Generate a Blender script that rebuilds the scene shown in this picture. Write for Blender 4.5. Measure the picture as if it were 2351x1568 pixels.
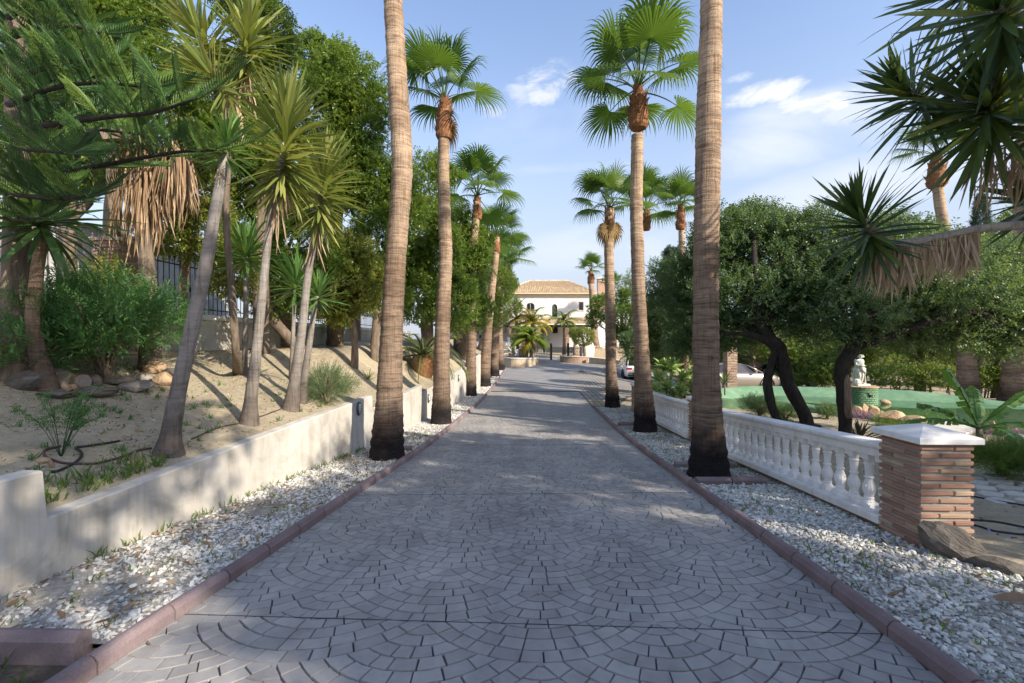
import bpy, math, random
import numpy as np
from mathutils import Vector, Matrix

random.seed(7)
rng = np.random.default_rng(7)
D2R = math.radians
S = bpy.context.scene
for o in list(bpy.data.objects):
    bpy.data.objects.remove(o)
col = S.collection

# ---------------------------------------------------------------- camera
EYE = 1.6
F = 1033.1            # focal length in the pixel units (2351 wide) used for measuring
cam_d = bpy.data.cameras.new('camera')
cam = bpy.data.objects.new('camera', cam_d)
col.objects.link(cam)
cam.location = (0, 0, EYE)
cam.rotation_euler = (D2R(90), 0, 0)
cam_d.sensor_width = 36
cam_d.lens = 36 * F / 2351.0
cam_d.clip_start = 0.05
cam_d.clip_end = 4000
S.camera = cam

# ---------------------------------------------------------------- sky and sun
SUN_EL = 30.0
SUN_AZ = 129.0         # clockwise from +Y: the sun stands to the right, a little behind the camera
w = bpy.data.worlds.new("World")
S.world = w
w.use_nodes = True
nt = w.node_tree
for n in list(nt.nodes):
    nt.nodes.remove(n)
N = nt.nodes.new
Lk = nt.links.new
out = N('ShaderNodeOutputWorld')
bg = N('ShaderNodeBackground')
sky = N('ShaderNodeTexSky')
sky.sky_type = 'NISHITA'
sky.sun_disc = False
sky.sun_elevation = D2R(SUN_EL)
sky.sun_rotation = D2R(SUN_AZ)
sky.altitude = 100
sky.air_density = 1.25
sky.dust_density = 1.2
sky.ozone_density = 1.6
bg.inputs['Strength'].default_value = 0.13
tc = N('ShaderNodeTexCoord')
def vmath(op, a, b=None, s=None):
    n = N('ShaderNodeVectorMath'); n.operation = op
    if isinstance(a, (tuple, list)): n.inputs[0].default_value = a
    else: Lk(a, n.inputs[0])
    if b is not None:
        if isinstance(b, (tuple, list)): n.inputs[1].default_value = b
        else: Lk(b, n.inputs[1])
    if s is not None: n.inputs['Scale'].default_value = s
    return n
def fmath(op, a, b=None, c=None, clamp=False):
    n = N('ShaderNodeMath'); n.operation = op; n.use_clamp = clamp
    for i, x in enumerate((a, b, c)):
        if x is None: continue
        if isinstance(x, (int, float)): n.inputs[i].default_value = x
        else: Lk(x, n.inputs[i])
    return n.outputs[0]
def maprange(v, a, b, c=0.0, d=1.0):
    n = N('ShaderNodeMapRange'); n.interpolation_type = 'SMOOTHSTEP'
    Lk(v, n.inputs[0])
    for i, x in enumerate((a, b, c, d)): n.inputs[i + 1].default_value = x
    return n.outputs[0]
# cloud layer: the sky direction projected on a high flat layer
sep = N('ShaderNodeSeparateXYZ'); Lk(tc.outputs['Generated'], sep.inputs[0])
zz = fmath('MAXIMUM', sep.outputs[2], 0.02)
cx_ = fmath('DIVIDE', sep.outputs[0], zz)
cy_ = fmath('DIVIDE', sep.outputs[1], zz)
comb = N('ShaderNodeCombineXYZ'); Lk(cx_, comb.inputs[0]); Lk(cy_, comb.inputs[1])
def noise(vec, scale, detail, rough, dist=0.0, lac=2.0):
    n = N('ShaderNodeTexNoise'); n.inputs['Scale'].default_value = scale
    n.inputs['Detail'].default_value = detail; n.inputs['Roughness'].default_value = rough
    n.inputs['Distortion'].default_value = dist
    Lk(vec, n.inputs['Vector']); return n.outputs['Fac']
def dirn(u, v):
    d = Vector(((u - 1175.5) / F, 1.0, (784 - v) / F)); d.normalize(); return d
def blobmask(u, v, ru, rv):
    """soft elliptical patch of sky round one direction"""
    c = dirn(u, v)
    right = Vector((c.y, -c.x, 0)).normalized(); up = right.cross(c)
    k = 1.0 / math.sqrt(1 + ((u - 1175.5) / F) ** 2 + ((784 - v) / F) ** 2)
    dx = fmath('DIVIDE', vmath('DOT_PRODUCT', tc.outputs['Generated'], tuple(right)).outputs['Value'], ru / F * k)
    dy = fmath('DIVIDE', vmath('DOT_PRODUCT', tc.outputs['Generated'], tuple(up)).outputs['Value'], rv / F * k)
    r = fmath('SQRT', fmath('ADD', fmath('MULTIPLY', dx, dx), fmath('MULTIPLY', dy, dy)))
    fr = vmath('DOT_PRODUCT', tc.outputs['Generated'], tuple(c)).outputs['Value']
    return fmath('MULTIPLY', maprange(r, 1.0, 0.15), maprange(fr, 0.2, 0.4))
stretch = vmath('MULTIPLY', tc.outputs['Generated'], (1.0, 1.0, 2.2)).outputs[0]
n1 = noise(stretch, 9.0, 9, 0.62, 0.4)
n2 = noise(stretch, 3.0, 6, 0.55, 0.6)
clouds = None
for (u, v, ru, rv, amt, lo, hi, nn) in [
        (1760, 212, 120, 36, .9, 0.36, 0.62, n1),
        (1880, 232, 130, 44, .9, 0.34, 0.60, n1),
        (1690, 180, 60, 18, .5, 0.40, 0.62, n1),
        (1255, 200, 110, 70, .7, 0.43, 0.62, n1),
        (1190, 215, 50, 60, .5, 0.40, 0.62, n1),
        (1140, 255, 60, 40, .5, 0.40, 0.62, n1),
        (1755, 330, 75, 30, .5, 0.38, 0.62, n1),
        (1850, 310, 330, 120, .60, 0.34, 0.70, n2),
        (1960, 250, 160, 60, .55, 0.36, 0.66, n1),
        (1290, 385, 220, 26, .45, 0.30, 0.70, n2),
        (2050, 400, 420, 90, .55, 0.20, 0.70, n2),
        (1560, 560, 500, 90, .40, 0.30, 0.75, n2),
        (1250, 290, 260, 110, .40, 0.30, 0.75, n2),
        (1690, 500, 180, 60, .45, 0.35, 0.7, n1)]:
    bm_ = blobmask(u, v, ru, rv)
    m = fmath('MULTIPLY', fmath('MULTIPLY', maprange(bm_, 0.0, 0.35), maprange(fmath('ADD', nn, fmath('MULTIPLY', fmath('SUBTRACT', bm_, 0.75), 0.22)), lo, hi)), amt)
    clouds = m if clouds is None else fmath('MAXIMUM', clouds, m)
# thin cloud added outside the frame, strengthened to brighten the shade
n3 = noise(comb.outputs[0], 0.9, 8, 0.6, 0.5)
gen = fmath('MULTIPLY', maprange(n3, 0.46, 0.78), 0.6)
behind = maprange(sep.outputs[1], 0.35, -0.1)
clouds = fmath('MAXIMUM', clouds, fmath('MULTIPLY', gen, behind))
haze = fmath('MULTIPLY', maprange(sep.outputs[2], 0.62, 0.0), 0.92)
mixh = N('ShaderNodeMix'); mixh.data_type = 'RGBA'
gain = vmath('MULTIPLY', sky.outputs[0], (0.60, 0.565, 0.595)).outputs[0]
Lk(haze, mixh.inputs[0]); Lk(gain, mixh.inputs[6]); mixh.inputs[7].default_value = (1.28, 1.42, 1.70, 1)
mixc = N('ShaderNodeMix'); mixc.data_type = 'RGBA'
Lk(clouds, mixc.inputs[0]); Lk(mixh.outputs[2], mixc.inputs[6]); mixc.inputs[7].default_value = (2.25, 2.28, 2.38, 1)
Lk(mixc.outputs[2], bg.inputs['Color'])
Lk(bg.outputs[0], out.inputs[0])

sun_d = bpy.data.lights.new('sun', 'SUN')
sun_d.energy = 2.0
sun_d.angle = D2R(0.55)
sun_d.color = (1.0, 0.88, 0.72)
sun = bpy.data.objects.new('sun', sun_d); col.objects.link(sun)
sdir = Vector((math.sin(D2R(SUN_AZ)) * math.cos(D2R(SUN_EL)), math.cos(D2R(SUN_AZ)) * math.cos(D2R(SUN_EL)), math.sin(D2R(SUN_EL))))
sun.rotation_euler = sdir.to_track_quat('Z', 'Y').to_euler()
sun.location = (20, -4, 20)

S.render.engine = 'CYCLES'
S.view_settings.view_transform = 'Standard'
S.view_settings.look = 'None'
S.view_settings.gamma = 1
S.view_settings.use_curve_mapping = False
S.view_settings.exposure = 1.92
S.cycles.max_bounces = 8
S.cycles.diffuse_bounces = 5
S.cycles.glossy_bounces = 2
S.cycles.transmission_bounces = 3
S.cycles.transparent_max_bounces = 6

# ---------------------------------------------------------------- measuring helpers
def P(u, v, d):
    return Vector(((u - 1175.5) * d / F, d, EYE - (v - 784.0) * d / F))
_DY = np.array([-30, -5, 0, 2.6, 4.65, 6.4, 8.35, 11.9, 16.7, 24, 29, 33, 42, 50, 54, 60, 200])
_DD = np.array([1.4, 1.45, 1.6, 1.73, 1.87, 1.99, 2.14, 2.32, 2.44, 2.45, 2.27, 2.08, 1.66, 1.1, .8, .75, .75])
_yy = np.linspace(-30, 200, 2301)
_zz = EYE - np.interp(_yy, _DY, _DD)
_k = np.exp(-0.5 * (np.arange(-12, 13) / 5.0) ** 2); _k /= _k.sum()
_zz = np.convolve(np.pad(_zz, 12, mode='edge'), _k, mode='valid')
def zr(y): return np.interp(y, _yy, _zz)
def sm(a, b, x):
    t = np.clip((np.asarray(x, float) - a) / (b - a), 0, 1); return t * t * (3 - 2 * t)
def gz(x, y):
    """ground right of the retaining wall"""
    z = zr(y)
    k = sm(5.0, 9.0, x) * sm(19, 23, y) * (1 - sm(31.5, 35.5, y))
    k2 = sm(.7, 1.6, -np.asarray(x, float)) * sm(33.8, 37, y) * (1 - sm(45.5, 47, y))
    return z + k * (-1.15 - z) + k2 * (-.95 - z)
def xc(y): return 0.055 * y - 0.1
HW = 2.165
def xw(y): return -3.7 + 0.085 * np.asarray(y, float)
def wnoise(x, y, s, seed=0):
    x = np.asarray(x, float); y = np.asarray(y, float); r = 0
    for i in range(5):
        a = seed * 1.7 + i * 2.4; f = s * 1.55 ** i
        r = r + np.sin(x * f * math.cos(a) + y * f * math.sin(a) + a * 3.1) * np.cos(x * f * math.sin(a + 1) - y * f * math.cos(a + 1) + a) / 1.45 ** i
    return r / 2.6
_SWY = [-10, 0, 3.3, 9, 9.6, 13, 16, 20, 24, 28, 40]
_SWZ = [.45, .30, .27, .41, .20, .14, .26, .42, .8, 1.0, 1.4]
def bank(x, y):
    x = np.asarray(x, float); y = np.asarray(y, float)
    sw = np.interp(y, _SWY, _SWZ)
    zb = np.interp(y, [-10, 10, 14, 18, 30, 60], [1.38, 1.38, 1.42, 1.6, 1.8, 2.2])
    L = np.interp(y, [0, 9, 13, 18, 30], [4.1, 4.1, 3.0, 2.1, 1.9])
    t = np.clip((xw(y) - x) / L, 0, 1)
    st = t * (1 - sm(9, 13, y)) + (t * t * (3 - 2 * t)) * sm(9, 13, y)
    return sw + (zb - sw) * st + wnoise(x, y, 1.6, 3) * 0.035 * np.clip(t * 6, 0, 1) + wnoise(x, y, 5, 9) * .012
def hit(u, v, fn, d0=1.5, d1=60):
    """walk a sight line to the ground function fn(x, y)"""
    d = d0
    while d < d1:
        p = P(u, v, d)
        if p.z <= float(fn(p.x, p.y)): return p
        d += 0.02
    return P(u, v, d1)

# ---------------------------------------------------------------- object helpers
def link(o, parent=None):
    col.objects.link(o)
    if parent is not None: o.parent = parent
    return o
def thing(name, label, cat, loc=(0, 0, 0), rotz=0.0, group=None):
    o = bpy.data.objects.new(name, None); o.empty_display_size = .2
    link(o); o.location = loc; o.rotation_euler = (0, 0, rotz)
    o['label'] = label; o['category'] = cat
    if group: o['group'] = group
    return o
def tag(o, label, cat, group=None):
    o['label'] = label; o['category'] = cat
    if group: o['group'] = group
    return o
def obj(name, me, parent=None, loc=None, rot=None, scale=None, kind=None, mtx=None):
    o = bpy.data.objects.new(name, me); link(o, parent)
    if mtx is not None: o.matrix_local = mtx
    if loc is not None: o.location = loc
    if rot is not None: o.rotation_euler = rot
    if scale is not None: o.scale = (scale,) * 3 if isinstance(scale, (int, float)) else scale
    if kind: o['kind'] = kind
    return o
def mesh(name, verts, faces, mat=None, smooth=False, rnd=None, mats=None, mi=None):
    """verts: Nx3; faces: array MxK or list of index lists"""
    me = bpy.data.meshes.new(name)
    verts = np.asarray(verts, dtype=np.float32).reshape(-1, 3)
    if isinstance(faces, np.ndarray):
        m, k = faces.shape
        li = faces.astype(np.int32).ravel(); ls = np.arange(0, m * k, k, dtype=np.int32); lt = np.full(m, k, dtype=np.int32)
    else:
        lt = np.array([len(f) for f in faces], dtype=np.int32)
        li = np.array([i for f in faces for i in f], dtype=np.int32)
        ls = np.concatenate([[0], np.cumsum(lt)[:-1]]).astype(np.int32) if len(lt) else np.zeros(0, np.int32)
        m = len(lt)
    me.vertices.add(len(verts)); me.vertices.foreach_set('co', verts.ravel())
    me.loops.add(len(li)); me.loops.foreach_set('vertex_index', li)
    me.polygons.add(m); me.polygons.foreach_set('loop_start', ls)
    try: me.polygons.foreach_set('loop_total', lt)
    except Exception: pass
    me.polygons.foreach_set('use_smooth', np.full(m, bool(smooth), dtype=bool))
    if mats:
        for q in mats: me.materials.append(q)
        me.polygons.foreach_set('material_index', np.asarray(mi, dtype=np.int32))
    elif mat: me.materials.append(mat)
    if rnd is not None:
        a = me.attributes.new('rnd', 'FLOAT', 'FACE'); a.data.foreach_set('value', np.asarray(rnd, dtype=np.float32))
    me.update(calc_edges=True)
    me.validate()
    return me
class MB:
    def __init__(s): s.v = []; s.f = []; s.m = []; s.cm = 0
    def add(s, vs, fs):
        b = len(s.v); s.v.extend([tuple(map(float, q)) for q in vs]); s.f.extend([[b + i for i in f] for f in fs]); s.m.extend([s.cm] * len(fs)); return s
    def box(s, x0, x1, y0, y1, z0, z1):
        return s.add([(x0, y0, z0), (x1, y0, z0), (x1, y1, z0), (x0, y1, z0), (x0, y0, z1), (x1, y0, z1), (x1, y1, z1), (x0, y1, z1)],
                     [(0, 3, 2, 1), (4, 5, 6, 7), (0, 1, 5, 4), (1, 2, 6, 5), (2, 3, 7, 6), (3, 0, 4, 7)])
    def bbox(s, x0, x1, y0, y1, z0, z1, b=.01):
        """box with chamfered edges"""
        vs = []; 
        for z, i in ((z0, b), (z0 + b, 0), (z1 - b, 0), (z1, b)):
            xa, xb, ya, yb = x0 + i, x1 - i, y0 + i, y1 - i
            c = 0 if i else b
            vs += [(xa + c, ya, z), (xb - c, ya, z), (xb, ya + c, z), (xb, yb - c, z), (xb - c, yb, z), (xa + c, yb, z), (xa, yb - c, z), (xa, ya + c, z)]
        fs = [tuple(range(7, -1, -1)), tuple(range(24, 32))]
        for r in range(3):
            for i in range(8):
                j = (i + 1) % 8; fs.append((r * 8 + i, r * 8 + j, r * 8 + 8 + j, r * 8 + 8 + i))
        return s.add(vs, fs)
    def tube(s, pts, rad, n=8, cap=True, phase=0.0):
        pts = [Vector(p) for p in pts]
        if isinstance(rad, (int, float)): rad = [rad] * len(pts)
        vs = []; up = None
        for i, p in enumerate(pts):
            t = (pts[min(i + 1, len(pts) - 1)] - pts[max(i - 1, 0)])
            if t.length < 1e-9: t = Vector((0, 0, 1))
            t.normalize()
            if up is None:
                up = Vector((0, 1, 0)) if abs(t.y) < .9 else Vector((1, 0, 0))
            a = up - t * up.dot(t)
            if a.length < 1e-6: a = t.orthogonal()
            a.normalize(); up = a; b = t.cross(a)
            for k in range(n):
                th = 2 * math.pi * k / n + phase
                vs.append(p + (a * math.cos(th) + b * math.sin(th)) * rad[i])
        fs = []
        for i in range(len(pts) - 1):
            for k in range(n):
                j = (k + 1) % n; fs.append((i * n + k, i * n + j, (i + 1) * n + j, (i + 1) * n + k))
        if cap:
            fs.append(tuple(range(n - 1, -1, -1))); q = (len(pts) - 1) * n; fs.append(tuple(range(q, q + n)))
        return s.add(vs, fs)
    def lathe(s, prof, n=16, c=(0, 0, 0)):
        vs = []
        for r, z in prof:
            for k in range(n):
                a = 2 * math.pi * (k + .5) / n; vs.append((c[0] + r * math.cos(a), c[1] + r * math.sin(a), c[2] + z))
        fs = []
        for i in range(len(prof) - 1):
            for k in range(n):
                j = (k + 1) % n; fs.append((i * n + k, i * n + j, (i + 1) * n + j, (i + 1) * n + k))
        fs.append(tuple(range(n - 1, -1, -1))); q = (len(prof) - 1) * n; fs.append(tuple(range(q, q + n)))
        return s.add(vs, fs)
    def sweep(s, path, prof, closed=True, cap=True):
        """prof: (lateral, up) points, carried along the path; lateral is to the right of travel"""
        pts = [Vector(p) for p in path]; n = len(prof); vs = []
        for i, p in enumerate(pts):
            t = pts[min(i + 1, len(pts) - 1)] - pts[max(i - 1, 0)]; t.z = 0; t.normalize()
            r = Vector((t.y, -t.x, 0))
            for (a, b) in prof: vs.append(p + r * a + Vector((0, 0, b)))
        fs = []
        for i in range(len(pts) - 1):
            for k in range(n if closed else n - 1):
                j = (k + 1) % n; fs.append((i * n + k, (i + 1) * n + k, (i + 1) * n + j, i * n + j))
        if cap and closed:
            fs.append(tuple(range(n))); q = (len(pts) - 1) * n; fs.append(tuple(range(q + n - 1, q - 1, -1)))
        return s.add(vs, fs)
    def build(s, name, mat=None, smooth=False, mats=None):
        if mats: return mesh(name, s.v, s.f, None, smooth, mats=mats, mi=s.m)
        return mesh(name, s.v, s.f, mat, smooth)
def smooth_path(pts, n=6):
    """Catmull-Rom through the points"""
    p = [Vector(q) for q in pts]; p = [p[0] * 2 - p[1]] + p + [p[-1] * 2 - p[-2]]; r = []
    for i in range(1, len(p) - 2):
        for k in range(n):
            t = k / n; a, b, c, d = p[i - 1], p[i], p[i + 1], p[i + 2]
            r.append(.5 * ((2 * b) + (c - a) * t + (2 * a - 5 * b + 4 * c - d) * t * t + (3 * b - a - 3 * c + d) * t ** 3))
    r.append(p[-2]); return r

# ---------------------------------------------------------------- materials
def newmat(name):
    m = bpy.data.materials.new(name); m.use_nodes = True; t = m.node_tree
    b = t.nodes['Principled BSDF']; return m, t, b
def ramp(t, stops):
    r = t.nodes.new('ShaderNodeValToRGB'); e = r.color_ramp.elements
    while len(e) < len(stops): e.new(0.5)
    for i, (p, c) in enumerate(stops): e[i].position = p; e[i].color = (*c, 1)
    return r
def tnoise(t, vec, scale, detail=4, rough=.55, dist=0.0):
    n = t.nodes.new('ShaderNodeTexNoise'); n.inputs['Scale'].default_value = scale; n.inputs['Detail'].default_value = detail
    n.inputs['Roughness'].default_value = rough; n.inputs['Distortion'].default_value = dist
    if vec is not None: t.links.new(vec, n.inputs['Vector'])
    return n.outputs['Fac']
def tmix(t, fac, a, b, mode='MIX'):
    n = t.nodes.new('ShaderNodeMix'); n.data_type = 'RGBA'; n.blend_type = mode
    for s_, x in ((0, fac), (6, a), (7, b)):
        if isinstance(x, (int, float)): n.inputs[s_].default_value = x
        elif isinstance(x, tuple): n.inputs[s_].default_value = (*x, 1)
        else: t.links.new(x, n.inputs[s_])
    return n.outputs[2]
def tmath(t, op, a, b=None, clamp=False):
    n = t.nodes.new('ShaderNodeMath'); n.operation = op; n.use_clamp = clamp
    for i, x in enumerate((a, b)):
        if x is None: continue
        if isinstance(x, (int, float)): n.inputs[i].default_value = x
        else: t.links.new(x, n.inputs[i])
    return n.outputs[0]
def tbump(t, b, h, strength=.4, dist=.01):
    n = t.nodes.new('ShaderNodeBump'); n.inputs['Strength'].default_value = strength; n.inputs['Distance'].default_value = dist
    t.links.new(h, n.inputs['Height']); t.links.new(n.outputs[0], b.inputs['Normal']); return n
def coords(t, world=False, scale=None):
    if world: g = t.nodes.new('ShaderNodeNewGeometry').outputs['Position']
    else: g = t.nodes.new('ShaderNodeTexCoord').outputs['Object']
    if scale:
        m = t.nodes.new('ShaderNodeMapping'); m.inputs['Scale'].default_value = scale; t.links.new(g, m.inputs[0]); g = m.outputs[0]
    return g
def surf(name, stops, scale=4, rough=.85, bump=.3, bscale=60, bdist=.006, spec=.3, world=True, detail=6, fine=None, vscale=None, objrand=0.0, metallic=0.0):
    m, t, b = newmat(name)
    g = coords(t, world, vscale)
    f = tnoise(t, g, scale, detail, .6)
    if fine: 
        f2 = tnoise(t, g, fine, 4, .7); f = tmath(t, 'ADD', tmath(t, 'MULTIPLY', f, .6), tmath(t, 'MULTIPLY', f2, .4))
    if objrand:
        oi = t.nodes.new('ShaderNodeObjectInfo').outputs['Random']
        f = tmath(t, 'ADD', tmath(t, 'MULTIPLY', f, 1 - objrand), tmath(t, 'MULTIPLY', oi, objrand))
    r = ramp(t, stops); t.links.new(f, r.inputs[0]); t.links.new(r.outputs[0], b.inputs['Base Color'])
    b.inputs['Roughness'].default_value = rough; b.inputs['Specular IOR Level'].default_value = spec
    b.inputs['Metallic'].default_value = metallic
    if bump: tbump(t, b, tnoise(t, g, bscale, 5, .65), bump, bdist)
    return m
def leafmat(name, stops, trans=(.25, .4, .05), tf=.35, rough=.42, src='attr', spec=.45, grad=None):
    """leaf: glossy face plus light coming through"""
    m, t, b = newmat(name)
    if src == 'attr':
        a = t.nodes.new('ShaderNodeAttribute'); a.attribute_name = 'rnd'; f = a.outputs['Fac']
    else:
        f = t.nodes.new('ShaderNodeObjectInfo').outputs['Random']
        f = tmath(t, 'ADD', tmath(t, 'MULTIPLY', f, .8), tmath(t, 'MULTIPLY', tnoise(t, coords(t), 12, 3), .25))
    r = ramp(t, stops); t.links.new(f, r.inputs[0]); c = r.outputs[0]
    t.links.new(c, b.inputs['Base Color']); b.inputs['Roughness'].default_value = rough
    b.inputs['Specular IOR Level'].default_value = spec
    tr = t.nodes.new('ShaderNodeBsdfTranslucent')
    t.links.new(tmix(t, .55, c, trans), tr.inputs[0])
    mx = t.nodes.new('ShaderNodeMixShader'); mx.inputs[0].default_value = tf
    o = t.nodes['Material Output']; t.links.new(b.outputs[0], mx.inputs[1]); t.links.new(tr.outputs[0], mx.inputs[2]); t.links.new(mx.outputs[0], o.inputs[0])
    return m
M = {}
# paving
def mk_paving():
    m, t, b = newmat('stamped_concrete'); g = coords(t, True)
    f = tnoise(t, g, 1.1, 5, .6); f2 = tnoise(t, g, 9, 5, .6)
    a = t.nodes.new('ShaderNodeAttribute'); a.attribute_name = 'rnd'
    oi = t.nodes.new('ShaderNodeObjectInfo').outputs['Random']
    r_ = tmath(t, 'FRACT', tmath(t, 'ADD', a.outputs['Fac'], oi))
    x = tmath(t, 'ADD', tmath(t, 'ADD', tmath(t, 'MULTIPLY', f, .52), tmath(t, 'MULTIPLY', f2, .34)), tmath(t, 'MULTIPLY', r_, .14))
    r = ramp(t, [(.32, (.225, .218, .215)), (.5, (.315, .307, .303)), (.68, (.41, .40, .39))]); t.links.new(x, r.inputs[0])
    sp = tnoise(t, g, 260, 2, .5); sr = ramp(t, [(.70, (0, 0, 0)), (.78, (1, 1, 1))]); t.links.new(sp, sr.inputs[0])
    pale = tnoise(t, g, 2.3, 6, .7, 1.5); pr = ramp(t, [(.62, (0, 0, 0)), (.80, (.35, .35, .35))]); t.links.new(pale, pr.inputs[0])
    c = tmix(t, pr.outputs[0], r.outputs[0], (.38, .37, .355)); c = tmix(t, tmath(t, 'MULTIPLY', sr.outputs[0], .5), c, (.30, .30, .31))
    ty = tnoise(t, coords(t, True, (2.2, .16, 1)), 1.0, 4, .6, .2); tr_ = ramp(t, [(.36, (.86, .86, .87)), (.5, (1, 1, 1)), (.66, (1.10, 1.09, 1.06))]); t.links.new(ty, tr_.inputs[0]); c = tmix(t, .9, c, tr_.outputs[0], 'MULTIPLY')
    st = tnoise(t, g, 3.1, 6, .75, 1.0); sr2 = ramp(t, [(.60, (1, 1, 1)), (.72, (.78, .77, .78))]); t.links.new(st, sr2.inputs[0]); c = tmix(t, 1.0, c, sr2.outputs[0], 'MULTIPLY')
    # the far drive blends towards an even warm grey
    sx = t.nodes.new('ShaderNodeSeparateXYZ'); t.links.new(g, sx.inputs[0])
    mr = t.nodes.new('ShaderNodeMapRange'); t.links.new(sx.outputs[1], mr.inputs[0]); mr.inputs[1].default_value = 9; mr.inputs[2].default_value = 26; mr.inputs[3].default_value = 0; mr.inputs[4].default_value = .6
    c = tmix(t, mr.outputs[0], c, (.27, .26, .25))
    t.links.new(c, b.inputs['Base Color']); b.inputs['Roughness'].default_value = .72; b.inputs['Specular IOR Level'].default_value = .3
    h = tmath(t, 'ADD', tnoise(t, g, 16, 6, .7), tmath(t, 'MULTIPLY', tnoise(t, g, 120, 3, .7), .6))
    tbump(t, b, h, .8, .006); return m
M['pave'] = mk_paving()
M['joint'] = surf('joint_mortar', [(.3, (.045, .046, .05)), (.7, (.085, .085, .09))], 6, .9)
def mk_farroad():
    m, t, b = newmat('worn_paving'); g = coords(t, True)
    r = ramp(t, [(.3, (.19, .19, .195)), (.7, (.28, .275, .27))]); t.links.new(tnoise(t, g, 1.6, 7, .65), r.inputs[0])
    t.links.new(r.outputs[0], b.inputs['Base Color']); b.inputs['Roughness'].default_value = .85
    tbump(t, b, tnoise(t, g, 40, 4, .6), .3, .01); return m
M['farroad'] = mk_farroad()
M['paver'] = surf('block_paver', [(.3, (.19, .185, .18)), (.5, (.25, .24, .23)), (.7, (.30, .28, .25))], 2.0, .85, .3, 60, .004, fine=14)
M['paver_y'] = surf('ochre_block_paver', [(.3, (.26, .225, .16)), (.7, (.35, .30, .22))], 2.0, .85, .3, 60, .004, fine=14)
M['kerb'] = surf('mauve_kerb', [(.3, (.15, .11, .115)), (.5, (.22, .165, .17)), (.72, (.33, .27, .27))], 3, .8, .6, 120, .004, fine=70, objrand=.15)
M['soil'] = None
def mk_soil(name, stops, peb=.5):
    m, t, b = newmat(name); g = coords(t, True)
    f = tmath(t, 'ADD', tmath(t, 'MULTIPLY', tnoise(t, g, .9, 6, .65, .6), .5), tmath(t, 'MULTIPLY', tnoise(t, g, 14, 5, .75), .5))
    r = ramp(t, stops); t.links.new(f, r.inputs[0])
    lit = tnoise(t, g, 38, 5, .8, 2.0); lr = ramp(t, [(.60, (0, 0, 0)), (.70, (1, 1, 1))]); t.links.new(lit, lr.inputs[0])
    c = tmix(t, tmath(t, 'MULTIPLY', lr.outputs[0], .65), r.outputs[0], (.09, .065, .045))
    t.links.new(c, b.inputs['Base Color']); b.inputs['Roughness'].default_value = .95; b.inputs['Specular IOR Level'].default_value = .15
    h = tmath(t, 'ADD', tnoise(t, g, 7, 6, .7), tmath(t, 'MULTIPLY', tnoise(t, g, 60, 4, .7), .4))
    tbump(t, b, h, .9, .03); return m
M['soil'] = mk_soil('sandy_soil', [(.32, (.215, .18, .13)), (.5, (.38, .33, .24)), (.68, (.52, .46, .345))])
M['soil_d'] = mk_soil('dark_soil', [(.32, (.06, .05, .04)), (.5, (.12, .10, .075)), (.68, (.22, .19, .15))])
M['gravel_bed'] = mk_soil('gravel_bed', [(.35, (.16, .14, .115)), (.5, (.38, .36, .33)), (.65, (.62, .61, .58))])
def mk_stone(name, stops, src='attr', rough=.8):
    m, t, b = newmat(name)
    if src == 'attr':
        a = t.nodes.new('ShaderNodeAttribute'); a.attribute_name = 'rnd'; f = a.outputs['Fac']
    else: f = t.nodes.new('ShaderNodeObjectInfo').outputs['Random']
    g = coords(t, True); f = tmath(t, 'ADD', tmath(t, 'MULTIPLY', f, .8), tmath(t, 'MULTIPLY', tnoise(t, g, 50, 3), .2))
    r = ramp(t, stops); t.links.new(f, r.inputs[0]); t.links.new(r.outputs[0], b.inputs['Base Color']); b.inputs['Roughness'].default_value = rough
    b.inputs['Specular IOR Level'].default_value = .3
    return m
M['pebble'] = mk_stone('white_marble_chip', [(0, (.12, .11, .10)), (.2, (.32, .31, .28)), (.45, (.50, .50, .47)), (.75, (.65, .65, .63)), (1, (.78, .78, .76))])
M['litter'] = mk_stone('leaf_litter', [(0, (.08, .05, .03)), (.35, (.22, .13, .07)), (.6, (.34, .23, .13)), (.85, (.45, .40, .32)), (1, (.6, .56, .5))])
def mk_render(name, c0, c1, stain=(.30, .27, .21), amt=.6):
    m, t, b = newmat(name); g = coords(t, True)
    r = ramp(t, [(.35, c0), (.65, c1)]); t.links.new(tnoise(t, g, 1.3, 7, .6), r.inputs[0])
    gs = coords(t, True, (3.0, 3.0, .35)); st = tnoise(t, gs, 1.6, 6, .7, .3); sr = ramp(t, [(.50, (0, 0, 0)), (.72, (1, 1, 1))]); t.links.new(st, sr.inputs[0])
    c = tmix(t, tmath(t, 'MULTIPLY', sr.outputs[0], amt), r.outputs[0], stain)
    pt = tnoise(t, g, 2.1, 7, .7, 1.2); pr_ = ramp(t, [(.40, (.80, .79, .76)), (.50, (1, 1, 1)), (.64, (1.07, 1.06, 1.04))]); t.links.new(pt, pr_.inputs[0]); c = tmix(t, amt, c, pr_.outputs[0], 'MULTIPLY')
    t.links.new(c, b.inputs['Base Color']); b.inputs['Roughness'].default_value = .88; b.inputs['Specular IOR Level'].default_value = .25
    h = tmath(t, 'ADD', tmath(t, 'MULTIPLY', tnoise(t, g, 90, 4, .6), .5), tnoise(t, g, 5, 4, .6))
    tbump(t, b, h, .35, .006); return m
M['render'] = mk_render('grey_beige_render', (.47, .45, .41), (.58, .56, .52), (.33, .30, .235), .65)
M['render_o'] = mk_render('ochre_render', (.40, .32, .23), (.48, .40, .29), (.30, .24, .16), .4)
M['white'] = mk_render('white_paint', (.74, .74, .735), (.82, .82, .815), (.42, .40, .35), .45)
M['white2'] = mk_render('white_house_wall', (.62, .62, .63), (.68, .675, .68), (.56, .55, .53), .3)
M['oldwhite'] = mk_render('stained_white_wall', (.50, .52, .56), (.66, .67, .70), (.25, .23, .20), .8)
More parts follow.
